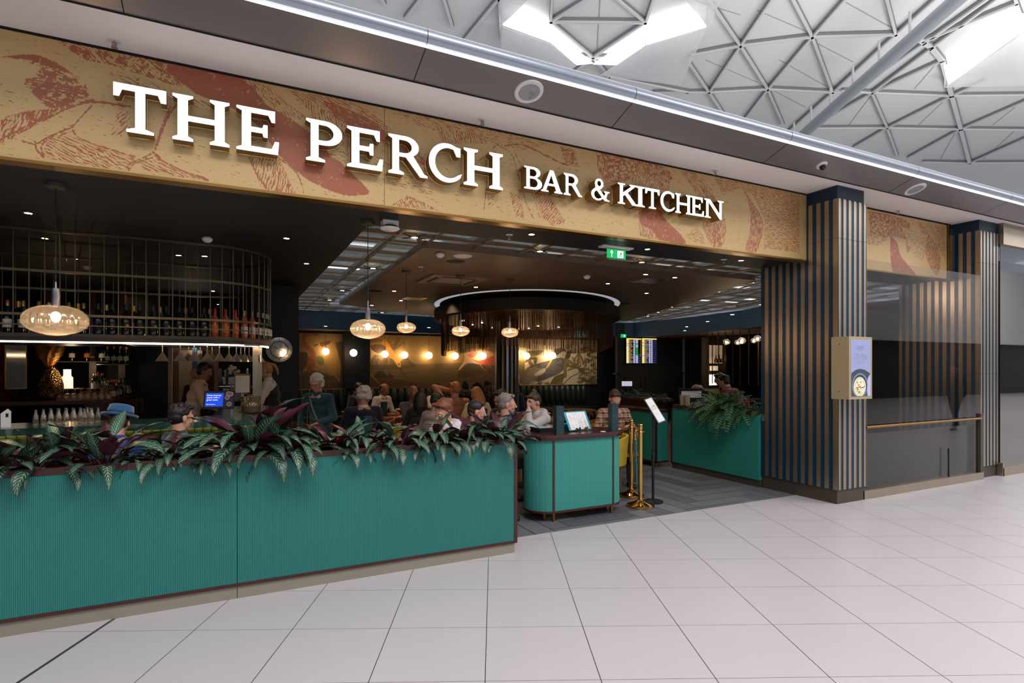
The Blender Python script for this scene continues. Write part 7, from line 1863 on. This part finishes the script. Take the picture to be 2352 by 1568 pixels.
# bar stools in front of the bar and luggage
st0 = None
for i, (px, D) in enumerate([(262, 5.0), (398, 4.95), (330, 5.3), (500, 5.4)]):
    x, y = wpos(px, D); l = ['bar stool under the person in the blue hat', 'bar stool under the man with glasses at the bar', 'bar stool between the two people at the bar', 'empty bar stool beside the tablet screen'][i]; y = 5.72
    if st0 is None:
        st0 = thing('bar_stool', l, 'stool', (x, y, 0.002), 0, 'bar stools along the marble bar')
        b = MB(); b.lathe([(0, .42), (.19, .42), (.2, .44), (.19, .475), (0, .48)], n=24); b.build('seat', M['black_leather'], st0, True)
        for a in (.78, 2.36, 3.93, 5.5): b = MB(); b.tube([(.2*math.cos(a), .2*math.sin(a), 0), (.13*math.cos(a), .13*math.sin(a), .425)], .012, 6); b.build('leg', M['old_brass'], st0)
        b = MB(); b.tube([(.16*math.cos(a), .16*math.sin(a), .18) for a in [i*PI/10 for i in range(21)]], .008, 6, cap=False); b.build('footrest', M['old_brass'], st0)
        b = MB(); b.tube([(.2*math.sin(a), -.2*math.cos(a), .72-.1*abs(math.sin(a))) for a in [(-1.3+2.6*i/12) for i in range(13)]], .016, 8); b.build('backrest', M['chairoak'], st0, True)
    else: dup(st0, (x, y, .002), 0, l)
v = at(683, 962, D=7.6); t = thing('suitcase', 'small black wheeled suitcase standing behind the bar end', 'suitcase', (v.x, v.y, 0.002), -.4)
b = MB(); b.prism(rrect(-.2, .2, -.13, .13, .04, 4), .05, .74); b.build('shell', M['black'], t); b = MB(); b.tube([(-.1, .1, .7), (-.1, .1, 1.0), (.1, .1, 1.0), (.1, .1, .7)], .009, 6); b.build('handle', M['steel'], t)
for s_ in (-.15, .15): b = MB(); b.ball((s_, 0, .03), .03, 10, 8); b.build('wheel', M['black'], t)
# ================================================================ PEOPLE
M['skin'] = mat('skin', lin(196, 144, 120), .5, var=.05, vs_=20); M['skin_tan'] = mat('tanned_skin', lin(156, 104, 80), .5); M['skin_dark'] = mat('brown_skin', lin(120, 78, 58), .5)
def hairmat(name, c):
    m = NT(name); v = m.obj((1, 1, .25)); n = m.noise(v, 160, 3, .6); d = tuple(q*.55 for q in c[:3])+(1,); h = tuple(min(1, q*1.35) for q in c[:3])+(1,)
    m.l(m.mix(n, d, h), m.b.inputs['Base Color']); m.b.inputs['Roughness'].default_value = .45; m.bump(n, .6, .006); return m.mat
HAIR = {k: hairmat(k+'_hair', lin(*c)) for k, c in {'white': (206, 198, 188), 'grey': (130, 120, 112), 'black': (24, 20, 20), 'brown': (58, 38, 28), 'ginger': (118, 66, 36), 'blond': (176, 130, 82), 'fair': (170, 116, 68)}.items()}
def cloth(name, c, v=.1): return mat(name, lin(*c), .85, var=v, vs_=14, sheen=.3)
M['eyew'] = mat('eye_white', lin(226, 220, 214), .2); M['iris'] = mat('dark_iris', lin(40, 28, 22), .2); M['lips'] = mat('lips', lin(176, 104, 92), .5)
M['denim'] = cloth('dark_trousers', (30, 32, 42)); M['shoe'] = mat('dark_shoe_leather', lin(26, 22, 20), .4)
PEND = []
def capsule(b, p, q, r0, r1, n=10):
    p, q = Vector(p), Vector(q); b.tube([p, q], [r0, r1], n); b.ball(p, r0, n, 6); b.ball(q, r1, n, 6)
def ik(a, c, l1, l2, pole):
    a, c = Vector(a), Vector(c); d = c-a; L = min(d.length, (l1+l2)*.999); d = d.normalized(); c = a+d*L
    k = (l1*l1-l2*l2+L*L)/(2*L); h = math.sqrt(max(0, l1*l1-k*k)); pole = Vector(pole); pole = (pole-d*pole.dot(d)).normalized()
    return a+d*k+pole*h, c
def hand(b, wrist, dirv, palm_n, s, curl=.6, open_=0):
    """palm box-like ellipsoid, five separate fingers of unequal length, thumb from the side"""
    f = Vector(dirv).normalized(); nn = Vector(palm_n); nn = (nn-f*nn.dot(f)).normalized(); sd = f.cross(nn)*s
    w_ = Vector(wrist); c = w_+f*.045
    for u in (-.024, -.008, .008, .024): capsule(b, w_+sd*u*.7+f*.005, w_+f*.085+sd*u, .013, .0115, 7)
    for k, (u, L) in enumerate(((-.030, .052), (-.010, .070), (.010, .076), (.030, .068))):
        p = w_+f*.088+sd*u*1.02; th = curl*.45
        for j in range(3):
            d = f*math.cos(th)+nn*math.sin(th)+sd*u*open_; q = p+d*L*(.42, .32, .26)[j]; capsule(b, p, q, .0088-.0008*j, .0082-.0008*j, 6); p = q; th += curl*.85
    p = w_+sd*.030+f*.03; q = p+(sd*.75+f*.6+nn*.35).normalized()*.04; r_ = q+(sd*.25+f*.9+nn*.4).normalized()*.034
    capsule(b, p, q, .0125, .0105, 7); capsule(b, q, r_, .0105, .0085, 7)
def person(label, px=None, D=None, xy=None, face=63, sit=True, seat=.46, lean=8, pitch=10, yaw=0, tilt=0, L=None, Rt=None, skin='skin', hair='brown', style='short', top=(120, 120, 120), poles=(None, None), sleeve='long', trousers=None,
           k=1.0, voxel=.011, glasses=False, collar=None, hood=False, extra=None, fem=False, name='person', zoff=0, group=None, vest=None, legs=True, curl=(.6, .6), stride=0, openf=(0, 0), wide=1.0):
    if xy is None: xy = wpos(px, D)
    t = thing(name, label, 'person', (xy[0], xy[1], zoff), math.radians(face-90), group); t.scale = (k,)*3
    W_ = (.92 if fem else 1.0)*wide
    P = Vector((0, 0, (seat+.085)/k if sit else .93)); th = math.radians(lean); sp = Vector((0, math.sin(th), math.cos(th))); fw = Vector((0, math.cos(th), -math.sin(th)))
    N = P+sp*.50; C_ = P+sp*.34
    SH = [P+sp*.44+Vector((s_*.165*W_, 0, 0)) for s_ in (-1, 1)]
    hp = math.radians(lean*.6+pitch*.5); nd = Vector((0, math.sin(hp), math.cos(hp))); Hc = N+nd*.150
    Hm = Matrix.Translation(Hc) @ Matrix.Rotation(math.radians(yaw), 4, 'Z') @ Matrix.Rotation(-math.radians(pitch), 4, 'X') @ Matrix.Rotation(math.radians(tilt), 4, 'Y')
    hl = lambda x, y, z: Hm @ Vector((x, y, z))
    he = Hm.to_3x3().to_euler()
    b = MB()
    def ell(bb, x, y, z, rx, ry, rz_, n=16, m=12): bb.ball(hl(x, y, z), 1, n, m, (rx, ry, rz_), he)
    # head and face
    ell(b, 0, -.014, .028, .074, .094, .088, 20, 16); ell(b, 0, .022, -.045, .056, .064, .074); ell(b, 0, .060, -.098, .024, .022, .018); ell(b, 0, .048, .0, .060, .044, .062)
    capsule(b, hl(0, .086, .012), hl(0, .108, -.026), .008, .0125, 8); ell(b, 0, .100, -.030, .017, .012, .009, 8, 6)
    for s_ in (-1, 1):
        ell(b, s_*.078, -.008, -.012, .010, .020, .032, 10, 8); ell(b, s_*.030, .078, .024, .022, .012, .008, 8, 6); ell(b, s_*.036, .062, -.032, .022, .022, .022, 10, 8)
    ell(b, 0, .082, -.062, .024, .010, .006, 10, 6); ell(b, 0, .080, -.073, .020, .010, .006, 10, 6)
    capsule(b, N-sp*.02, hl(0, -.022, -.05), .058*W_, .054*W_, 14)
    # torso
    for a, r0, r1, wd in ((P, .105, .10, .155), (P+sp*.14, .098, .10, .135), (P+sp*.28, .108, .10, .155), (P+sp*.40, .10, .08, .165)):
        b.ball(a, 1, 16, 10, (wd*W_, r0, .12), (-th, 0, 0))
    capsule(b, SH[0], SH[1], .062, .062, 12); capsule(b, P+sp*.42, N, .075, .058, 12)
    # arms
    hands = []; sides = []
    for s_, tgt in ((-1, L), (1, Rt)):
        sh = SH[(s_+1)//2]
        if tgt is None: tgt = P+Vector((s_*.16, .33, .17)) if sit else P+Vector((s_*.22, .06, -.08))
        el, wr = ik(sh, tgt, .29, .26, poles[(s_+1)//2] or (s_*.6, -.5, -.75)); sides.append((sh, el, wr)); capsule(b, sh, el, .048, .038, 10); capsule(b, el, wr, .038, .026, 10)
        d = (wr-el).normalized(); up = Vector((-s_*.3, .2, 1)) if abs(d.z) < .85 else Vector((-s_, .3, 0))
        hand(b, wr, d, -up, s_, curl[(s_+1)//2], openf[(s_+1)//2]); hands.append(wr+d*.08)
    # legs
    legp = []
    for s_ in (-1, 1):
        hip = P+Vector((s_*.09, 0, -.02))
        if sit:
            kn = Vector((s_*.13, .42, P.z+.01)); an = Vector((s_*.13, .40, max(.08, P.z-.42 if seat > .6 else .08)))
        else:
            kn = Vector((s_*.10, .03+.16*s_*stride, .50)); an = Vector((s_*.11, -.02+.30*s_*stride, .09+(.06 if s_*stride < 0 else 0)))
        legp.append((hip, kn, an)); capsule(b, hip, kn, .082, .056, 12); capsule(b, kn, an, .052, .036, 12)
        capsule(b, an-Vector((0, .03, .04)), an+Vector((s_*.015, .13, -.05)), .032, .028, 8)
    body = b.build('body', M[skin], t, 'all'); PEND.append((body, voxel))
    # eyes
    b = MB()
    for s_ in (-1, 1): b.ball(hl(s_*.031, .083, .006), .0105, 8, 6)
    b.build('eyes', M['eyew'], t, True); b = MB()
    for s_ in (-1, 1): b.ball(hl(s_*.031, .0905, .005), .0056, 8, 6)
    b.build('pupils', M['iris'], t, True)
    # top
    tm = cloth('fabric_'+name, top) if isinstance(top, tuple) else top
    b = MB(); e = .014
    for a, r0, wd, hz_ in ((P+sp*.02, .115, .17, .11), (P+sp*.14, .108, .152, .12), (P+sp*.28, .118, .170, .12), (P+sp*.40, .108, .178, .085)): b.ball(a, 1, 18, 12, (wd*W_, r0+e*.5, hz_), (-th, 0, 0))
    capsule(b, SH[0], SH[1], .072, .072, 12); capsule(b, P+sp*.42, N-sp*.0, .098, .068, 14)
    for (sh, el, wr) in sides:
        if sleeve != 'none':
            capsule(b, sh, el if sleeve == 'long' else sh.lerp(el, .6), .064, .054 if sleeve == 'long' else .058, 12)
        if sleeve == 'long': capsule(b, el, el.lerp(wr, .88), .054, .038, 12)
    if hood:
        for i in range(9): a = PI*.0+PI*i/8; b.ball(N+Vector((.10*math.cos(a), -.03-.075*math.sin(a), .0+.02*math.sin(a))), .045, 10, 8)
    sh_o = b.build('top', tm, t, 'all'); PEND.append((sh_o, max(voxel, .011)))
    if collar:
        b = MB(); b.lathe([(.070, -.02), (.074, .03), (.066, .032), (.060, -.01)], N+Vector((0, -.005, .0)), 18); b.build('collar', M[collar] if isinstance(collar, str) else cloth('collar', collar), t, True)
    if vest:
        b = MB()
        for a, r0, wd, hz_ in ((P+sp*.0, .125, .178, .12), (P+sp*.14, .12, .164, .12), (P+sp*.28, .13, .172, .12), (P+sp*.38, .122, .14, .08)): b.ball(a, 1, 18, 12, (wd*W_, r0+e*.5, hz_), (-th, 0, 0))
        PEND.append((b.build('waistcoat', cloth('waistcoat', vest), t, 'all'), .012))
    if legs:
        tr = M['denim'] if trousers is None else cloth('trousers', trousers); b = MB()
        b.ball(P+Vector((0, 0, -.01)), 1, 16, 10, (.168*W_, .122, .11), (-th*.5, 0, 0))
        for hip, kn, an in legp: capsule(b, hip, kn, .094, .068, 12); capsule(b, kn, kn.lerp(an, .95), .066, .05, 12)
        PEND.append((b.build('trousers', tr, t, 'all'), .014)); 
        for s_, (hip, kn, an) in zip((-1, 1), legp):
            b = MB(); capsule(b, an-Vector((0, .035, .045)), an+Vector((s_*.015, .14, -.055)), .042, .036, 10); o = b.build('shoe', M['shoe'], t, 'all'); PEND.append((o, .012))
    # hair
    if style != 'bald':
        b = MB(); rr = random.Random(len(PEND))
        ell(b, 0, -.026, .042, .081, .094, .086, 22, 16) if style != 'balding' else ell(b, 0, -.040, .022, .079, .082, .070, 22, 16); ell(b, 0, -.045, .0, .078, .07, .075)
        if style in ('short', 'curly'):
            for i in range(26 if style == 'short' else 60):
                a = rr.uniform(0, 6.28); v_ = rr.uniform(.1, 1); r_ = math.sqrt(1-v_*v_*.9)
                y_ = -.026+.088*r_*math.sin(a); 
                if y_ > .045 and v_ < .7: continue
                q = .014 if style == 'short' else .024; e_ = 1.0 if style == 'short' else 1.12; ell(b, .074*e_*r_*math.cos(a), y_, .045+.082*e_*v_, q*e_, q*e_, q*.8*e_, 8, 6)
            if style == 'short': capsule(b, hl(-.045, .052, .098), hl(.045, .056, .100), .022, .022, 10)
            else:
                for i in range(26): a = rr.uniform(2.6, 6.8); ell(b, .082*math.cos(a), -.03+.08*math.sin(a), rr.uniform(-.05, .06), .032, .032, .03, 8, 6)
        if style == 'balding': pass
        if style in ('bun', 'ponytail', 'up'):
            capsule(b, hl(-.05, .046, .092), hl(.05, .046, .092), .018, .018, 10); ell(b, 0, -.06, .125 if style == 'bun' else .07, .036, .036, .032)
        if style == 'ponytail':
            pts = [hl(0, -.11, .06), hl(.01, -.15, .02), hl(.015, -.155, -.06), hl(.01, -.13, -.14)]; b.tube(pts, [.022, .026, .024, .008], 10)
        if style == 'long':
            for i in range(16):
                a = PI*.95+PI*1.1*i/15; x_, y_ = .08*math.cos(a), -.02+.085*math.sin(a); z_ = rr.uniform(-.20, -.26); b.tube([hl(x_*.9, y_*.9, .06), hl(x_*1.05, y_*1.1, -.04), hl(x_*1.1, y_*1.2, -.14), hl(x_*.95, y_*1.15, z_)], [.02, .026, .024, .008], 8)
            capsule(b, hl(-.05, .05, .094), hl(.05, .05, .094), .018, .018, 10)
        PEND.append((b.build('hair', HAIR[hair], t, 'all'), max(.007, voxel*.8)))
    if glasses:
        b = MB()
        for s_ in (-1, 1):
            pts = [hl(s_*.031+.021*math.cos(a), .098, .004+.016*math.sin(a)) for a in [i*PI/8 for i in range(17)]]; b.tube(pts, .0026, 5, cap=False); b.tube([hl(s_*.052, .097, .01), hl(s_*.082, -.005, .004)], .0026, 5)
        b.tube([hl(-.01, .100, .008), hl(.01, .100, .008)], .0026, 5); b.build('glasses', M['black'], t)
    t_data[t.name] = dict(P=P, N=N, Hm=Hm, hands=hands, sp=sp, T=t)
    return t
t_data = {}
def hold(t, i): d = t_data[t.name]; return d['hands'][i]
def world(t, v): return Matrix.Translation(t.location) @ t.rotation_euler.to_matrix().to_4x4() @ Matrix.Diagonal((*t.scale, 1)) @ Vector(v)
RT, LT, CAM_, AW = -26.6, 153.4, -116.6, 63.4     # facing: photo right, photo left, toward viewer, away
# --- at the bar
p1 = person('person in a blue felt hat and blue jacket sitting at the bar', xy=(at(258, 950, Y=5.66).x, 5.66), face=85, seat=.49, lean=20, pitch=20, hair='brown', style='short', top=(30, 62, 120), voxel=.009, k=.92, L=(-.2, .40, .80), Rt=(.2, .40, .80))
d = t_data[p1.name]; hm = world(p1, d['Hm'] @ Vector((0, -.01, .075)))
t = thing('felt_hat', 'blue felt hat with pinched crown worn by the person at the bar', 'hat', hm); t.rotation_euler = (math.radians(-14), math.radians(6), math.radians(-15))
b = MB(); b.lathe([(.0, .0), (.130, -.012), (.140, .006), (.132, .010), (.102, .008), (.098, .04), (.088, .085), (.07, .092), (.045, .078), (0, .072)], n=40); b.build('felt', mat('blue_felt', lin(34, 84, 128), .9, sheen=.6, var=.08), t, 'all')
b = MB(); b.lathe([(.1035, .008), (.1025, .03), (.099, .031)], n=40); b.build('band', mat('dark_blue_band', lin(22, 52, 84), .8), t, True)
person('man with dark hair and black glasses in a dark green top at the bar', xy=(at(398, 950, Y=5.62).x, 5.62), face=30, seat=.485, lean=6, pitch=8, hair='black', style='short', top=(24, 58, 62), voxel=.007, glasses=True, k=.95, L=(-.1, .36, .9), Rt=(.2, .40, .9))
person('bartender in a cream shirt leaning right behind the bar', px=437, D=8.1, face=-10, sit=False, lean=16, pitch=18, hair='black', style='short', top=(224, 190, 160), skin='skin_tan', L=(-.12, .42, 1.02), Rt=(.12, .46, 1.0), voxel=.010, k=1.0, zoff=0)
person('dim second bartender behind the man in the cream shirt', px=458, D=8.9, face=120, sit=False, lean=10, pitch=24, hair='blond', style='up', top=(26, 22, 26), voxel=.013, k=.94, fem=True)
person('bartender woman with a ponytail, white shirt and dark waistcoat, facing the bar', px=628, D=8.35, face=165, sit=False, lean=8, pitch=26, hair='blond', style='ponytail', top=(222, 208, 196), vest=(26, 20, 18), skin='skin', L=(-.10, .36, 1.14), Rt=(.10, .34, 1.20), voxel=.009, fem=True, k=1.0)
# --- old woman with a cane
ow = person('elderly woman with curly white hair in a teal fleece, standing with a cane', px=736, D=7.35, face=-128, sit=False, lean=8, pitch=16, hair='white', style='curly', top=(28, 66, 78), L=(-.10, .26, 1.02), Rt=(.25, .16, .93), voxel=.008, glasses=True, fem=True, k=.895, trousers=(24, 26, 34), curl=(.9, 1.2), wide=1.12)
h = world(ow, hold(ow, 1)); b = MB(); b.tube([(h.x, h.y, .01), (h.x, h.y, h.z-.01)], [.010, .012], 10); b.tube([(h.x-.05, h.y, h.z-.01), (h.x+.06, h.y, h.z+.005)], .014, 8)
tag(b.build('walking_cane', mat('pale_cane_wood', lin(190, 176, 160), .4), None, True), 'pale walking cane held by the elderly woman', 'cane')
d = t_data[ow.name]; A1 = world(ow, d['N']+Vector((.09, .06, -.03))); A2 = world(ow, d['P']+Vector((-.19, .16, -.06)))
t = thing('shoulder_bag', 'small grey shoulder bag with a long strap across the elderly woman', 'bag', A2); b = MB(); b.ball((0, 0, -.05), 1, 14, 10, (.10, .05, .08), (0, 0, -.6)); b.build('pouch', mat('dark_grey_nylon', lin(44, 50, 58), .6), t, True)
b = MB(); pts = [A1.lerp(A2, i/8)+(Vector((-SI, -CO, 0))*(.10*math.sin(PI*i/8)+.015)) for i in range(9)]; b.tube([p-A2 for p in pts], .009, 6, sq=.4); b.build('strap', mat('grey_strap', lin(110, 116, 122), .7), t)
# --- diners
person('dim young man in black looking down at his phone by the dark wall', px=806, D=11.7, face=-40, lean=14, pitch=30, hair='brown', top=(22, 20, 24), voxel=.013)
person('white-haired man in a navy sweater and white collar, back to the room front', px=838, D=7.95, face=95, lean=10, pitch=4, yaw=25, tilt=8, hair='white', style='curly', top=(22, 24, 48), collar='paper', voxel=.009, k=1.03, wide=1.18)
person('balding man in a white shirt looking down, before the mural edge', px=870, D=11.3, face=-60, lean=12, pitch=30, hair='black', style='balding', top=(206, 196, 188), skin='skin_tan', voxel=.012)
person('older man in a grey jumper with both hands raised to his chin', px=943, D=9.3, face=-80, lean=10, pitch=-2, hair='grey', style='balding', top=(104, 92, 92), skin='skin_tan', L=(-.07, .27, 1.0), Rt=(.07, .27, .99), voxel=.010, curl=(1.0, 1.0), k=1.02)
person('woman with long black hair in a dark quilted jacket beside the raised-hands man', px=965, D=8.2, face=70, lean=8, pitch=8, hair='black', style='long', top=(26, 24, 24), voxel=.012, fem=True, k=.95)
person('man in a white t-shirt bent over his cup near the mural', px=990, D=11.6, face=-60, lean=14, pitch=28, hair='black', top=(210, 200, 190), sleeve='short', skin='skin_tan', voxel=.012, Rt=(.10, .28, .94))
person('dark-haired woman in a pale knitted shawl', px=988, D=7.5, face=30, lean=12, pitch=18, hair='black', style='up', top=(150, 140, 132), voxel=.011, fem=True, k=.97)
person('man in a tan sweater raising an arm to his mouth, seen from behind', px=1046, D=9.7, face=75, lean=12, pitch=2, yaw=35, hair='fair', style='short', top=(168, 120, 84), L=(-.07, .20, 1.12), poles=((-1, -.1, .25), None), voxel=.009, k=1.08, wide=1.08, curl=(1.3, .6))
person('fair-haired woman in a cream t-shirt seen from behind', px=1102, D=9.2, face=85, lean=16, pitch=22, yaw=22, hair='fair', style='long', top=(206, 190, 166), sleeve='short', voxel=.010, fem=True, k=1.0)
gm = person('red-haired man in a pale hoodie bending his head over the table', xy=wpos(1040, 5.7), face=205, lean=10, pitch=26, hair='ginger', style='short', top=(214, 204, 206), hood=True, voxel=.007, k=1.0, L=(-.12, .36, .78), Rt=(.12, .36, .80), tilt=-6)
person('young woman with dark hair tied back in a black jacket, in profile', px=1076, D=6.0, face=-20, lean=8, pitch=12, hair='black', style='up', top=(24, 24, 28), voxel=.008, fem=True, k=.94)
gh = person('grey-haired bearded man in a dark navy coat, in profile at the planter end', px=1152, D=6.5, face=-20, lean=6, pitch=4, hair='grey', style='short', top=(22, 28, 44), voxel=.007, k=1.0, Rt=(.12, .42, .82), L=(-.12, .46, .86), wide=1.05)
d = t_data[gh.name]; b = MB(); hm_ = d['Hm']
for x_, y_, z_, r_ in ((0, .062, -.098, .026), (.03, .05, -.085, .024), (-.03, .05, -.085, .024), (.046, .03, -.065, .02), (-.046, .03, -.065, .02), (0, .086, -.052, .010), (.018, .082, -.054, .008), (-.018, .082, -.054, .008)): b.ball(hm_ @ Vector((x_, y_, z_)), r_, 10, 8)
o = b.build('beard', HAIR['grey'], gh, 'all'); PEND.append((o, .006))
person('young man with dark hair, glasses and black suit behind the grey-haired man', px=1168, D=7.7, face=200, lean=12, pitch=22, hair='black', style='short', top=(20, 20, 24), glasses=True, voxel=.010, k=1.02)
hw_ = person('woman with a high bun in a grey hoodie, head on her hand, reading a phone', px=1247, D=7.25, face=195, lean=14, pitch=20, hair='brown', style='bun', top=(176, 172, 170), hood=True, fem=True, voxel=.007, k=1.0, L=(-.05, .30, 1.10), Rt=(.12, .44, .86), poles=((-.3, .9, -1), None), curl=(1.4, .9))
h = world(hw_, hold(hw_, 1)); b = MB(); b.M = Matrix.Translation(h+Vector((-.01, -.02, .02))) @ Matrix.Rotation(.5, 4, 'Z') @ Matrix.Rotation(-.5, 4, 'X'); b.box(-.037, .037, -.005, .005, -.06, .08)
tag(b.build('smartphone', mat('maroon_phone_case', lin(104, 34, 60), .3)), 'maroon smartphone held by the woman in the grey hoodie', 'phone')
def plaid():
    m = NT('brown_plaid_shirt'); x, y, z = m.sep(m.obj()); u = m.math('ADD', x, m.math('MULTIPLY', y, .7))
    a = m.math('GREATER_THAN', m.math('FRACT', m.math('MULTIPLY', u, 14.0)), .6); c = m.math('GREATER_THAN', m.math('FRACT', m.math('MULTIPLY', z, 14.0)), .6)
    f = m.math('MULTIPLY', m.math('ADD', a, c), .5); l_ = m.math('GREATER_THAN', m.math('FRACT', m.math('MULTIPLY', z, 14.0)), .93)
    m.l(m.mix(l_, m.mix(f, lin(170, 130, 104), lin(46, 34, 30)), lin(214, 180, 150)), m.b.inputs['Base Color']); m.b.inputs['Roughness'].default_value = .85; return m.mat
person('man in a brown plaid shirt looking down at his table', px=1406, D=8.0, face=-110, lean=10, pitch=30, hair='brown', style='short', top=plaid(), voxel=.010, k=1.0, L=(-.14, .34, .80), Rt=(.14, .34, .80))
person('bald man with glasses by the panelled wall', px=1588, D=10.2, face=-50, lean=8, pitch=12, hair='grey', style='bald', top=(60, 60, 70), glasses=True, voxel=.011)
person('brown-haired woman in a blue top leaning against the bald man', px=1616, D=10.9, face=170, lean=10, pitch=16, hair='brown', style='long', top=(96, 112, 140), fem=True, voxel=.012, k=.95)
person('person in a dark red top seen from behind beyond the ferns', px=1706, D=9.2, face=100, sit=False, lean=34, pitch=20, hair='black', style='short', top=(110, 20, 22), voxel=.012, k=.93)
person('person in a black jacket with a white collar beside the red top', px=1690, D=10.5, face=120, sit=False, lean=30, pitch=20, hair='black', style='short', top=(16, 16, 18), collar='paper', voxel=.012, k=.93)
for px, D, f, hr, st, c, l, fm in [(1020, 12.2, -70, 'grey', 'balding', (44, 46, 52), 'man in a grey cap and dark striped top by the mural', False), (1033, 13.35, -100, 'brown', 'long', (40, 26, 24), 'woman with long brown hair behind the grey-capped man', True), (1072, 12.4, 80, 'black', 'short', (20, 20, 22), 'man in a black top behind the tan sweater man', False),
    (1106, 13.3, -60, 'black', 'short', (60, 40, 38), 'dim man eating beside the far wall', False), (1114, 11.9, 170, 'black', 'long', (36, 18, 18), 'woman with long black hair bending near the striped column', True), (1198, 12.6, 120, 'black', 'short', (30, 40, 66), 'person in a dark blue top right of the striped column', False)]:
    person(l, px=px, D=D, face=f, lean=14, pitch=20, hair=hr, style=st, top=c, fem=fm, voxel=.015, skin='skin_tan')
# passers-by on the concourse, reflected in the dark glass
person('passer-by in a long black coat walking along the concourse', xy=(13.6, -1.6), face=10, sit=False, lean=3, pitch=4, hair='black', top=(14, 14, 16), voxel=.016, stride=.8, trousers=(14, 14, 16))
person('passer-by in dark clothes walking the other way on the concourse', xy=(16.8, .6), face=185, sit=False, lean=3, pitch=4, hair='black', top=(16, 16, 20), voxel=.016, stride=.8, trousers=(16, 16, 18))
# ---- voxel-union every figure piece into one continuous surface
for o, vx in PEND:
    md = o.modifiers.new('r', 'REMESH'); md.mode = 'VOXEL'; md.voxel_size = vx; md.use_smooth_shade = True
    sm = o.modifiers.new('s', 'SMOOTH'); sm.factor = .5; sm.iterations = 2 if o.name.split('.')[0] != 'hair' else 1
bpy.context.view_layer.update()
dg = bpy.context.evaluated_depsgraph_get(); new = []
for o, vx in PEND: new.append(bpy.data.meshes.new_from_object(o.evaluated_get(dg)))
for (o, vx), me in zip(PEND, new):
    old = o.data; o.modifiers.clear(); o.data = me
    if not me.materials: me.materials.append(old.materials[0])
